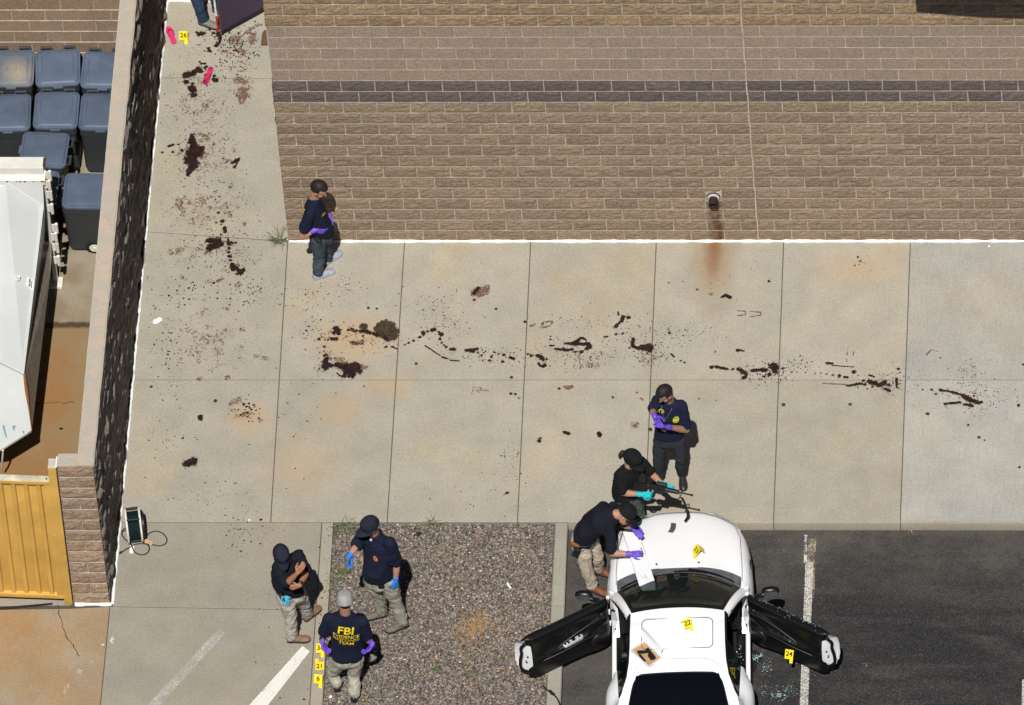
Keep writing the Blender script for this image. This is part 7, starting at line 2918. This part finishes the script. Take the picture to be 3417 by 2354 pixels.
# ---------------------------------------------------------------- stains on the concrete
n = NT('dried_dark_stain')
c = n.mix(n.ramp(n.noise(16, 5, 0.65), 0.38, 0.62), (0.009, 0.0042, 0.0044), (0.030, 0.0095, 0.0082))
ST0 = n.done(c, 0.6, 0.3)
n = NT('thin_red_brown_stain')
c = n.mix(n.ramp(n.noise(20, 5, 0.65), 0.35, 0.65), (0.105, 0.050, 0.037), (0.19, 0.115, 0.085))
ST1 = n.done(c, 0.8, 0.2)
n = NT('olive_brown_stain')
c = n.mix(n.ramp(n.noise(22, 5, 0.7), 0.35, 0.65), (0.066, 0.050, 0.028), (0.026, 0.019, 0.012))
ST2 = n.done(c, 0.75, 0.2)
ST1B = ST1
n = NT('stain_edge')
STE = n.done(n.mix(n.ramp(n.noise(25, 4), 0.35, 0.65), (0.055, 0.026, 0.021), (0.12, 0.07, 0.052)), 0.8, 0.2)
STM = {0: ST0, 1: ST1, 2: ST2}
_rng = np.random.default_rng(12)
_tab = _rng.random((256, 256))


def vnoise(x, y):
    xi, yi = np.floor(x).astype(int), np.floor(y).astype(int)
    fx, fy = x - xi, y - yi
    fx, fy = fx * fx * (3 - 2 * fx), fy * fy * (3 - 2 * fy)
    t = lambda a, b: _tab[a % 256, b % 256]
    return (t(xi, yi) * (1 - fx) + t(xi + 1, yi) * fx) * (1 - fy) + (t(xi, yi + 1) * (1 - fx) + t(xi + 1, yi + 1) * fx) * fy


def cells_to_mesh(mask, x0, y0, h, z, mb):
    for j in range(mask.shape[0]):
        row = mask[j]
        i = 0
        while i < len(row):
            if row[i]:
                k = i
                while k < len(row) and row[k]: k += 1
                xa, xb, ya, yb2 = x0 + i * h, x0 + k * h, y0 + j * h, y0 + (j + 1) * h
                mb.add([(xa, ya, z), (xb, ya, z), (xb, yb2, z), (xa, yb2, z)], [(0, 1, 2, 3)])
                i = k
            else: i += 1


stain_no = [0]


def stain(groups, typ=0, rough=0.55, halo=0.0, h=0.0035, speck=0.0, parent=None, label=None):
    """groups: polylines of (px, py, radius_px); joined blobs with a ragged, splattered edge"""
    stain_no[0] += 1
    sd = stain_no[0] * 17.3
    caps = []
    for gr in groups:
        P = [(g(x, y), r / 245.0) for x, y, r in gr]
        if len(P) == 1: caps.append((P[0][0], P[0][0], P[0][1], P[0][1]))
        for (a, ra_), (b, rb2) in zip(P[:-1], P[1:]): caps.append((a, b, ra_, rb2))
    mr = max(max(c_[2], c_[3]) for c_ in caps) * 1.6 + halo + 0.02
    xs = [c_[k].x for c_ in caps for k in (0, 1)]
    ys = [c_[k].y for c_ in caps for k in (0, 1)]
    x0, x1, y0, y1 = min(xs) - mr, max(xs) + mr, min(ys) - mr, max(ys) + mr
    X, Y = np.meshgrid(np.arange(x0, x1, h) + h / 2, np.arange(y0, y1, h) + h / 2)
    F = np.full(X.shape, -9.0)
    for a, b, ra_, rb2 in caps:
        dx, dy = b.x - a.x, b.y - a.y
        L2 = dx * dx + dy * dy
        t = np.clip(((X - a.x) * dx + (Y - a.y) * dy) / L2, 0, 1) if L2 > 1e-9 else np.zeros_like(X)
        d = np.hypot(X - a.x - t * dx, Y - a.y - t * dy)
        r_ = ra_ + (rb2 - ra_) * t
        F = np.maximum(F, (r_ - d) / np.maximum(r_, 0.004))
    N = (vnoise(X * 22 + sd, Y * 22) - 0.5) * 0.9 + (vnoise(X * 60 + sd, Y * 60) - 0.5) * 0.7 + (vnoise(X * 150 + sd, Y * 150) - 0.5) * 0.5
    mask = F + rough * (1.25 if typ == 0 else 1.0) * N > 0.0
    if typ == 0:
        N2 = (vnoise(X * 45 + sd, Y * 45 + 7) - 0.5) * 1.3 + (vnoise(X * 130 + sd, Y * 130) - 0.5) * 1.1
        m2 = (F + 0.17 + (rough + 0.25) * (N * 0.5 + N2) > 0.0) & ~mask & (vnoise(X * 90, Y * 90 + sd) > 0.34)
        mb = MB()
        cells_to_mesh(m2, x0, y0, h, 0.0029, mb)
        if mb.v:
            o = mb.build('stain_edge', STE, plaza)
            o['kind'] = 'stuff'
    if speck:
        S_ = vnoise(X * 120 + sd, Y * 120) * 0.6 + vnoise(X * 45, Y * 45 + sd) * 0.4
        mask &= S_ > speck
    mb = MB()
    cells_to_mesh(mask, x0, y0, h, 0.0035 + 0.0001 * (stain_no[0] % 23), mb)
    if halo:
        rnd = random.Random(stain_no[0])
        for _ in range(int(26 * halo / 0.05)):
            a = rnd.choice(caps)
            c_ = a[0].lerp(a[1], rnd.random())
            d = max(a[2], a[3]) * 0.9 + abs(rnd.gauss(0, halo))
            an = rnd.uniform(0, 6.283)
            r_ = rnd.choice((0.0022, 0.003, 0.004, 0.006))
            q = [(c_.x + d * math.cos(an) + r_ * math.cos(k * 1.047) * rnd.uniform(0.8, 1.3), c_.y + d * math.sin(an) + r_ * math.sin(k * 1.047), 0.0033) for k in range(6)]
            mb.add(q, [tuple(range(6))])
    o = mb.build('stain', STM[typ], plaza)
    o['kind'] = 'stuff'
    return o


def P1(ox, oy, s, *pts): return [(ox + x / s, oy + y / s, r) for x, y, r in pts]


A = lambda *p: P1(480, 650, 5.1475, *p)
Bf = lambda *p: P1(480, 0, 4.827, *p)
C6 = lambda *p: P1(1000, 1020, 4.634, *p)
C3 = lambda *p: P1(900, 850, 1.7733, *p)
C7 = lambda *p: P1(1650, 1030, 3.8617, *p)
C8 = lambda *p: P1(2300, 1150, 2.896, *p)
C4 = lambda *p: P1(2100, 850, 1.7593, *p)
# the passage beside the low wall
stain([[(641, 455, 7), (645, 490, 15), (640, 525, 20), (662, 512, 17), (676, 496, 8)], [(640, 525, 20), (646, 552, 16), (632, 572, 9), (628, 583, 6)], [(640, 530, 16), (620, 545, 5)]], 0, 0.5, 0.06)
stain([Bf((690, 1215, 11), (760, 1205, 10), (830, 1165, 9), (880, 1125, 11)), Bf((930, 1160, 6)), Bf((690, 1325, 8)), Bf((770, 1420, 11), (790, 1465, 10)), Bf((800, 1530, 10)), Bf((785, 1350, 5)), Bf((985, 1090, 7), (1020, 1075, 4)), Bf((930, 1030, 4), (985, 1030, 4)), Bf((900, 1000, 3))], 0, 0.5, 0.05)
stain([Bf((1135, 1285, 7), (1165, 1295, 7)), Bf((1135, 1232, 5))], 0, 0.5, 0.02)
stain([Bf((850, 525, 4), (890, 550, 7), (930, 545, 8), (965, 540, 6))], 0, 0.7, 0.03)
stain([Bf((1205, 560, 8), (1235, 600, 5), (1230, 660, 4), (1200, 715, 4), (1165, 742, 6)), Bf((1045, 785, 5)), Bf((1060, 825, 6)), Bf((1480, 815, 4)), Bf((1120, 540, 5)), Bf((1060, 480, 4))], 0, 0.6, 0.04)
stain([Bf((1520, 800, 9), (1600, 860, 11), (1610, 890, 8)), Bf((1280, 850, 8), (1330, 840, 6)), Bf((1470, 650, 16)), Bf((1740, 640, 14), (1760, 560, 10)), Bf((1700, 500, 8), (1800, 430, 8), (1890, 400, 5))], 1, 0.8, 0.0, speck=0.42)
stain([Bf((1540, 1300, 14), (1600, 1320, 12)), Bf((1610, 1445, 6), (1640, 1415, 4)), Bf((1660, 1450, 5), (1690, 1420, 4)), Bf((1560, 1530, 14), (1600, 1560, 14))], 1, 0.7, 0.0, speck=0.38)
stain([[(806, 300, 10), (812, 318, 14), (806, 338, 9), (802, 348, 4)]], 1, 0.7, 0.0, speck=0.40)
stain([[(683, 352, 8), (690, 358, 6)], [(676, 452, 9), (690, 462, 10)], [(668, 470, 7)]], 1, 0.7, 0.0, speck=0.42)
stain([[(775, 545, 4), (790, 538, 7), (798, 530, 3)], [(790, 548, 3), (782, 560, 3)], [(757, 540, 4)], [(746, 530, 3)]], 0, 0.8, 0.02)
stain([[(562, 490, 4), (578, 484, 4)], [(595, 483, 3)], [(542, 510, 4)], [(577, 509, 4)], [(608, 503, 5)], [(508, 470, 5), (500, 505, 6)]], 0, 0.5, 0.02)
stain([A((1100, 800, 8), (1200, 795, 12), (1280, 805, 13), (1310, 850, 11)), A((1240, 870, 13), (1150, 900, 13), (1120, 955, 8))], 0, 0.5, 0.02)
stain([A((1090, 980, 5), (1050, 1030, 5))], 1, 0.6)
stain([A((1350, 455, 6)), A((1385, 570, 5), (1395, 640, 6)), A((1445, 745, 2), (1450, 820, 5), (1462, 855, 6)), A((1460, 930, 5)), A((1452, 990, 5)), A((1475, 1065, 6)), A((1488, 1130, 5)), A((1520, 1200, 7), (1535, 1230, 9), (1530, 1290, 7)), A((1545, 1220, 6), (1600, 1270, 5), (1655, 1340, 9), (1705, 1300, 7)), A((1320, 685, 3)), A((1320, 755, 3)), A((1410, 965, 3)), A((1605, 1375, 4)), A((1240, 482, 3)), A((1105, 390, 3)), A((1280, 318, 4)), A((1500, 820, 4), (1530, 840, 4)), A((1580, 825, 4))], 0, 0.4, 0.03)
stain([A((1260, 1490, 4), (1310, 1470, 5), (1375, 1445, 2))], 1, 0.6, 0.0)
stain([A((600, 100, 11), (620, 200, 12), (680, 280, 8)), A((930, 110, 10)), A((840, 430, 8), (820, 480, 7)), A((1450, 330, 9), (1480, 380, 7)), A((600, 960, 12)), A((480, 1010, 7)), A((620, 1390, 5), (700, 1450, 7)), A((1110, 1500, 11)), A((1620, 1550, 12)), A((1400, 190, 10)), A((1735, 510, 7))], 1, 0.9, 0.0, speck=0.50)
# middle of the plaza
stain([C6((560, 920, 8), (650, 940, 13), (730, 960, 15), (800, 975, 19), (860, 950, 15), (900, 985, 11)), C6((925, 955, 7), (930, 1030, 7)), C6((800, 1000, 16), (790, 1070, 11), (815, 1105, 6)), C6((720, 1020, 7), (690, 1100, 6), (620, 1090, 3), (580, 1050, 3))], 0, 0.55, 0.04)
stain([C6((415, 815, 5), (400, 880, 8), (400, 940, 11), (470, 930, 8)), C6((370, 960, 5)), C6((395, 1000, 4)), C6((310, 975, 3)), C6((375, 780, 4), (430, 770, 3))], 0, 0.7, 0.03)
stain([C6((560, 830, 8), (650, 860, 12)), C6((480, 830, 7)), C6((1000, 950, 10))], 1, 0.8, 0.0, speck=0.48)
stain([C6((1330, 380, 33), (1400, 400, 28)), C6((1340, 290, 12), (1400, 320, 18)), C6((1400, 500, 16), (1460, 480, 12)), C6((1240, 370, 16)), C6((985, 330, 12)), C6((800, 370, 6), (850, 400, 6)), C6((1240, 320, 14)), C6((1490, 400, 14))], 2, 0.45, 0.0)
stain([C6((830, 590, 9), (900, 600, 7), (980, 570, 6))], 2, 0.8, 0.0, speck=0.4)
stain([C6((560, 360, 9), (600, 390, 8), (600, 440, 7)), C6((530, 425, 7)), C6((645, 385, 3)), C6((750, 385, 4)), C6((880, 395, 4)), C6((950, 400, 6), (1020, 400, 6), (1090, 432, 6)), C6((1130, 435, 5), (1200, 455, 7)), C6((1310, 490, 7), (1350, 530, 6)), C6((500, 520, 6), (560, 520, 7)), C6((440, 535, 3)), C6((390, 535, 3)), C6((295, 522, 5)), C6((980, 472, 3)), C6((1330, 645, 4)), C6((1440, 640, 3)), C6((140, 328, 3)), C6((100, 390, 3)), C6((685, 260, 2)), C6((1060, 40, 4)), C6((1188, 52, 3))], 0, 0.35, 0.02)
stain([C6((380, 635, 5)), C6((1800, 902, 5))], 2, 0.3)
stain([C3((800, 535, 3)), C3((822, 524, 4)), C3((852, 510, 4)), C3((885, 490, 5)), C3((908, 462, 6), (912, 472, 5)), C3((935, 456, 5)), C3((960, 448, 6), (980, 445, 6)), C3((1000, 460, 4), (1018, 475, 7)), C3((1008, 500, 4)), C3((1018, 522, 4)), C3((1032, 536, 3)), C3((1045, 548, 4)), C3((1070, 562, 5), (1090, 562, 6), (1100, 560, 3)), C3((1160, 567, 4), (1200, 570, 7), (1225, 560, 6))], 0, 0.5, 0.03)
stain([C3((1230, 582, 3)), C3((1255, 596, 3)), C3((1330, 578, 4)), C3((1355, 588, 3)), C3((1385, 595, 4)), C3((1425, 610, 5), (1442, 618, 5)), C3((1380, 635, 4)), C3((1312, 605, 4)), C3((1300, 628, 4)), C3((1340, 322, 4)), C3((690, 545, 4)), C3((720, 548, 2), (755, 560, 2))], 0, 0.4, 0.02)
stain([C3((920, 540, 2), (1010, 600, 1.6)), C3((1020, 608, 3), (1060, 620, 2)), C3((1070, 626, 3), (1120, 630, 1.6))], 0, 0.6, 0.0)
stain([C3((1215, 225, 10), (1235, 205, 9)), C3((1210, 268, 5))], 0, 0.55, 0.03)
stain([C3((1240, 235, 12), (1270, 215, 14), (1290, 192, 9))], 1, 0.6, 0.0, speck=0.30)
stain([C7((430, 590, 4)), C7((475, 612, 5)), C7((555, 608, 5), (600, 630, 7), (620, 655, 6)), C7((670, 655, 4)), C7((570, 710, 4), (590, 745, 3), (620, 748, 5), (650, 730, 5)), C7((725, 362, 3)), C7((720, 402, 3)), C7((1240, 625, 3)), C7((1240, 665, 2)), C7((395, 172, 4)), C7((105, 685, 4)), C7((125, 600, 4))], 0, 0.4, 0.03)
stain([C7((790, 525, 4), (920, 535, 6), (1000, 535, 5)), C7((1040, 562, 5)), C7((1125, 566, 6)), C7((720, 480, 4), (780, 482, 1.5)), C7((910, 452, 4), (1000, 455, 6), (1060, 425, 5), (1110, 385, 4), (1150, 390, 4), (1180, 410, 2)), C7((1000, 455, 6), (1100, 462, 5), (1200, 455, 7), (1225, 490, 7), (1190, 520, 6))], 0, 0.55, 0.05)
stain([C7((1660, 110, 6), (1645, 155, 5), (1600, 190, 4), (1565, 235, 6)), C7((1725, 120, 6)), C7((1570, 335, 4)), C7((1650, 325, 4)), C7((1415, 365, 3), (1455, 365, 3)), C7((1590, 50, 3), (1600, 80, 3))], 0, 0.6, 0.04)
stain([C7((1785, 400, 6), (1780, 490, 5), (1850, 510, 6), (1930, 515, 9), (2000, 500, 11), (2000, 545, 8)), C7((1740, 510, 3)), C7((1985, 490, 9), (1900, 490, 6))], 0, 0.5, 0.06)
stain([C7((220, 890, 5)), C7((212, 1100, 5)), C7((270, 1105, 5)), C7((832, 1035, 5)), C7((315, 1158, 3)), C7((1525, 1147, 4))], 2, 0.3)
stain([C7((905, 1010, 5), (940, 1025, 8), (995, 1010, 7)), C7((1835, 1085, 4)), C7((1885, 1160, 4), (1910, 1180, 3))], 1, 0.7, 0.0)
stain([C7((610, 200, 5), (640, 175, 3), (740, 165, 3), (735, 210, 3), (660, 245, 3), (610, 240, 3)), C7((470, 230, 4), (530, 200, 2))], 1, 0.9, 0.0, speck=0.36)
stain([C7((1200, 740, 9), (1310, 745, 11)), C7((1040, 765, 8), (1120, 760, 8))], 1, 0.8, 0.0, speck=0.55)
stain([C8((215, 222, 6)), C8((265, 220, 5), (370, 240, 4)), C8((420, 240, 4)), C8((480, 242, 6), (540, 280, 8), (545, 290, 6)), C8((530, 320, 7)), C8((600, 258, 5), (740, 247, 6)), C8((800, 210, 11), (830, 220, 11)), C8((825, 265, 8)), C8((775, 292, 6)), C8((725, 312, 5)), C8((470, 58, 5), (530, 65, 2))], 0, 0.5, 0.05)
stain([C8((1325, 180, 4), (1380, 186, 4)), C8((1380, 205, 1.7), (1590, 220, 1.7)), C8((1592, 266, 6)), C8((1385, 298, 4)), C8((1450, 304, 5)), C8((1500, 318, 4), (1530, 320, 4)), C8((1330, 288, 2.5)), C8((1270, 280, 2.5)), C8((1215, 280, 2)), C8((905, 235, 5)), C8((990, 270, 3)), C8((1740, 300, 3), (1790, 316, 2))], 0, 0.45, 0.03)
stain([C8((1290, 378, 1.8), (1520, 390, 2.2))], 1, 0.5)
stain([C8((1530, 400, 4), (1650, 382, 5), (1700, 390, 4)), C8((1740, 362, 6), (1830, 395, 7), (1890, 372, 8)), C8((1800, 370, 6)), C8((1930, 392, 6)), C8((1895, 430, 4), (1935, 450, 5)), C8((1770, 412, 4)), C8((1685, 352, 4)), C8((2020, 240, 4)), C8((2000, 330, 3), (2008, 415, 3)), C8((1720, 433, 3)), C8((2255, 440, 2.5))], 0, 0.55, 0.05)
stain([C8((910, 585, 6)), C8((1555, 580, 6)), C8((95, 527, 3)), C8((262, 542, 2))], 2, 0.3)
stain([C4((1775, 795, 4)), C4((1825, 797, 5), (1880, 805, 4), (1950, 825, 5), (1990, 848, 9), (2050, 872, 6), (2070, 868, 4)), C4((2010, 890, 5), (1970, 880, 4)), C4((2025, 832, 4)), C4((1855, 878, 4), (1940, 868, 4)), C4((1800, 820, 3)), C4((2285, 885, 5)), C4((2312, 645, 4)), C4((1988, 1003, 4))], 0, 0.55, 0.05)
stain([C4((1752, 937, 6)), C4((2053, 1075, 5)), C4((2085, 1092, 3)), C4((2290, 1250, 4)), C4((1826, 608, 3))], 2, 0.35)
stain([C4((540, 252, 3), (565, 240, 5), (592, 252, 5)), C4((820, 158, 4)), C4((397, 207, 3)), C4((232, 167, 2.5)), C4((1342, 16, 3)), C4((1356, 40, 3)), C4((1323, 67, 2.5)), C4((235, 462, 4)), C4((245, 585, 3), (262, 602, 3)), C4((302, 625, 3)), C4((325, 635, 3)), C4((505, 570, 2))], 0, 0.45, 0.015)
stain([C4((480, 235, 6)), C4((38, 1000, 11))], 1, 0.9, 0.0, speck=0.45)
stain([C4((635, 330, 1.5), (683, 335, 1.5), (680, 355, 1.5), (636, 360, 1.5)), C4((710, 335, 1.5), (772, 340, 1.8), (770, 358, 1.8), (708, 366, 1.5)), C4((1280, 570, 1.5), (1280, 590, 1.5)), C4((1318, 570, 1.5), (1315, 590, 1.5)), C4((1275, 615, 1.3), (1275, 630, 1.3)), C4((1745, 590, 2), (1770, 560, 1.5), (1810, 570, 1.3))], 1, 0.9)
# lower plaza
stain([[(622, 1548, 12), (636, 1544, 13), (648, 1541, 13)]], 0, 0.45, 0.0)
stain([[(668, 1392, 7), (669, 1398, 7)], [(1799, 1471, 7)], [(1804, 1462, 3)], [(1885, 1444, 6), (1897, 1448, 5)], [(1999, 1447, 6), (2002, 1456, 5)], [(1691, 1647, 5)], [(871, 1735, 4)]], 0, 0.45, 0.0)
stain([[(505, 1292, 5)], [(719, 1339, 6)], [(610, 1463, 4)], [(1215, 1290, 3)], [(2170, 1434, 7)], [(1014, 2335, 4)], [(935, 2330, 3)]], 2, 0.3)
stain([[(775, 1345, 9), (800, 1330, 8)], [(815, 1385, 10)], [(870, 1405, 7)]], 1, 0.9, 0.0, speck=0.5)
stain([[(700, 1040, 3), (680, 1030, 3)], [(755, 1030, 7)], [(676, 1045, 7), (672, 1058, 5)], [(810, 1100, 9)], [(735, 1135, 5), (745, 1150, 3)], [(855, 1190, 8), (900, 1200, 5)], [(760, 1262, 11)], [(665, 1265, 9)]], 1, 0.95, 0.0, speck=0.52)
# fine spatter
mb = MB()
rnd = random.Random(41)
REG = [(640, 330, 120, 190, 260, 1.0, 2.2), (790, 170, 70, 110, 300, 1.0, 3.2), (730, 130, 60, 50, 120, 1.0, 3.4), (680, 500, 120, 100, 170, 1.0, 2.4), (700, 680, 110, 110, 170, 1.0, 2.6), (760, 830, 110, 110, 170, 1.0, 2.6),
       (660, 980, 170, 70, 110, 1.3, 3.6), (840, 985, 80, 40, 60, 1.2, 3.2), (560, 1150, 60, 120, 70, 1.2, 3.4), (830, 1360, 40, 32, 46, 2.0, 4.6), (560, 1400, 80, 130, 60, 1.0, 2.8), (700, 1650, 170, 60, 60, 1.0, 2.6), (810, 1790, 90, 60, 46, 1.2, 3.2),
       (1020, 1000, 90, 50, 60, 1.0, 2.6), (1150, 960, 80, 50, 40, 1.0, 2.4), (1050, 1110, 70, 50, 60, 1.2, 3.0), (1250, 1140, 90, 40, 70, 1.0, 2.4), (1450, 1010, 130, 50, 60, 1.0, 2.6), (1480, 1090, 110, 60, 90, 1.0, 2.4), (1620, 1180, 110, 30, 110, 1.0, 2.8), (1850, 1190, 150, 50, 150, 1.0, 2.4), (1920, 1080, 150, 50, 70, 1.0, 2.4),
       (2150, 1130, 120, 60, 140, 1.0, 2.6), (2170, 1190, 70, 25, 90, 1.0, 2.4), (2300, 1120, 110, 40, 80, 1.0, 2.4), (2560, 1240, 110, 40, 160, 1.0, 2.6), (2660, 1220, 60, 30, 60, 1.0, 2.6), (2960, 1270, 90, 40, 130, 1.0, 2.6), (3250, 1320, 120, 50, 190, 1.0, 2.4), (3240, 1230, 50, 60, 60, 1.0, 2.6), (1010, 1400, 120, 150, 30, 1.2, 3.0), (1700, 1560, 60, 120, 34, 1.2, 2.8), (1500, 1660, 200, 50, 22, 1.2, 2.8), (2400, 950, 160, 60, 16, 1.2, 3.0),
       (2900, 880, 60, 40, 10, 1.2, 2.6), (1050, 2000, 30, 100, 26, 1.5, 3.4), (950, 2150, 120, 140, 20, 1.2, 2.6)]
for cx, cy, rx, ry, cnt, r0, r1 in REG:
    for _ in range(cnt):
        px, py = cx + rnd.gauss(0, rx * 0.55), cy + rnd.gauss(0, ry * 0.55)
        p = g(px, py)
        if p.y > -0.04 and p.x > -0.03: continue
        if p.x < WX(p.y) + 0.03 or p.y < -7 or p.y > 3.75: continue
        if p.y < KY and (p.x > e2(p.y) - 0.02): continue
        r_ = (r0 + (r1 - r0) * rnd.random() ** 2.2) / 245
        mb.add([(p.x + r_ * math.cos(k * 1.047) * rnd.uniform(0.8, 1.25), p.y + r_ * math.sin(k * 1.047) * rnd.uniform(0.8, 1.25), 0.0030) for k in range(6)], [tuple(range(6))])
o = mb.build('fine_spatter', ST0, plaza)
tag(o, kind='stuff')
# broad faint scuffs and prints in the passage
def scuff(regions, typ, thr, h=0.0042, sd=3.0):
    mb = MB()
    for cx, cy, rx, ry in regions:
        c_ = g(cx, cy)
        ax__, ay__ = rx / 277, ry / 217
        X, Y = np.meshgrid(np.arange(c_.x - ax__, c_.x + ax__, h), np.arange(c_.y - ay__, c_.y + ay__, h))
        D = np.hypot((X - c_.x) / ax__, (Y - c_.y) / ay__)
        S_ = vnoise(X * 130 + sd, Y * 130) * 0.45 + vnoise(X * 42, Y * 42 + sd) * 0.35 + vnoise(X * 12 + sd, Y * 12) * 0.30
        mask = (S_ > thr + 0.22 * D ** 2) & (X > np.where(True, WX(c_.y) + 0.02, 0)) & ~((X > -0.035) & (Y > -0.02))
        cells_to_mesh(mask, c_.x - ax__, c_.y - ay__, h, 0.0026, mb)
    o = mb.build('scuff_marks', STM[typ], plaza)
    tag(o, kind='stuff')


scuff([(800, 165, 80, 110), (790, 110, 70, 70), (690, 340, 130, 140), (690, 520, 150, 120), (650, 690, 130, 110), (780, 660, 80, 80), (640, 850, 130, 80), (790, 880, 90, 70), (820, 300, 60, 70)], 1, 0.69)
scuff([(1180, 1130, 150, 60), (1090, 1210, 70, 60), (1960, 1190, 110, 45), (2170, 1200, 60, 40), (1640, 1190, 60, 30), (800, 1370, 70, 50), (700, 1150, 200, 130), (1600, 1300, 80, 20)], 1, 0.70, sd=9.0)
# crack lines in the rusty apron and yard
CRK = simple('crack_dark', (0.07, 0.04, 0.025), 0.9)
mb = MB()
def crack(pts, w0, mb):
    P = [g(x, y, 0.003) for x, y in pts]
    P2 = []
    rn = random.Random(len(pts))
    for a, b in zip(P[:-1], P[1:]):
        for k in range(4):
            P2.append(a.lerp(b, k / 4) + V((rn.gauss(0, 0.006), rn.gauss(0, 0.006), 0)))
    for a, b in zip(P2[:-1], P2[1:]):
        d = (b - a).normalized()
        s = V((-d.y, d.x, 0)) * w0 * rn.uniform(0.5, 1.2)
        mb.add([a - s, a + s, b + s, b - s], [(0, 1, 2, 3)])
crack([(192, 2022), (196, 2045), (208, 2085), (216, 2115), (232, 2140), (248, 2160), (255, 2178), (272, 2195)], 0.006, mb)
o = mb.build('crack', CRK, plaza)
mb = MB()
crack([(812, 1740), (815, 1720), (828, 1705), (835, 1685), (840, 1660)], 0.003, mb)
mb.build('crack', simple('crack_pale', (0.25, 0.19, 0.12), 0.9), plaza)
mb = MB()
crack([(60, 1345), (150, 1345), (210, 1345), (262, 1340)], 0.005, mb)
o = mb.build('yard_crack', CRK)
tag(o, kind='structure', label='crack across the yard floor')
# dark dried blot in the yard and white chips on the apron
mb = MB()
p = g(204, 1431, 0.004)
mb.add([p + V((0.022 * math.cos(k * 0.785) * (1 + 0.2 * math.sin(k * 2)), 0.018 * math.sin(k * 0.785), 0)) for k in range(8)], [tuple(range(8))])
tag(mb.build('yard_stain', ST0), kind='structure')
mb = MB()
for pts in ([(0, 2178), (30, 2145), (55, 2115), (70, 2092), (82, 2096), (75, 2118), (48, 2150), (14, 2178)],):
    q = [g(x, y, 0.0035) for x, y in pts]
    mb.add(q, [tuple(range(len(q)))])
mb.build('worn_paint', paint('worn_tan_paint', (0.46, 0.30, 0.15), 0.46, 0.62), plaza)
mb = MB()
for pts in ([(255, 2243), (262, 2233), (273, 2238), (270, 2250)], [(212, 2310), (220, 2285), (232, 2280), (230, 2300), (218, 2320)], [(335, 2150), (350, 2148), (350, 2155), (338, 2156)], [(365, 2140), (375, 2120), (385, 2135), (375, 2150)], [(300, 2210), (310, 2205), (312, 2216)]):
    q = [g(x, y, 0.0036) for x, y in pts]
    mb.add(q, [tuple(range(len(q)))])
mb.build('worn_paint', paint('worn_white_chips', (0.62, 0.58, 0.50), 0.44, 0.58), plaza)
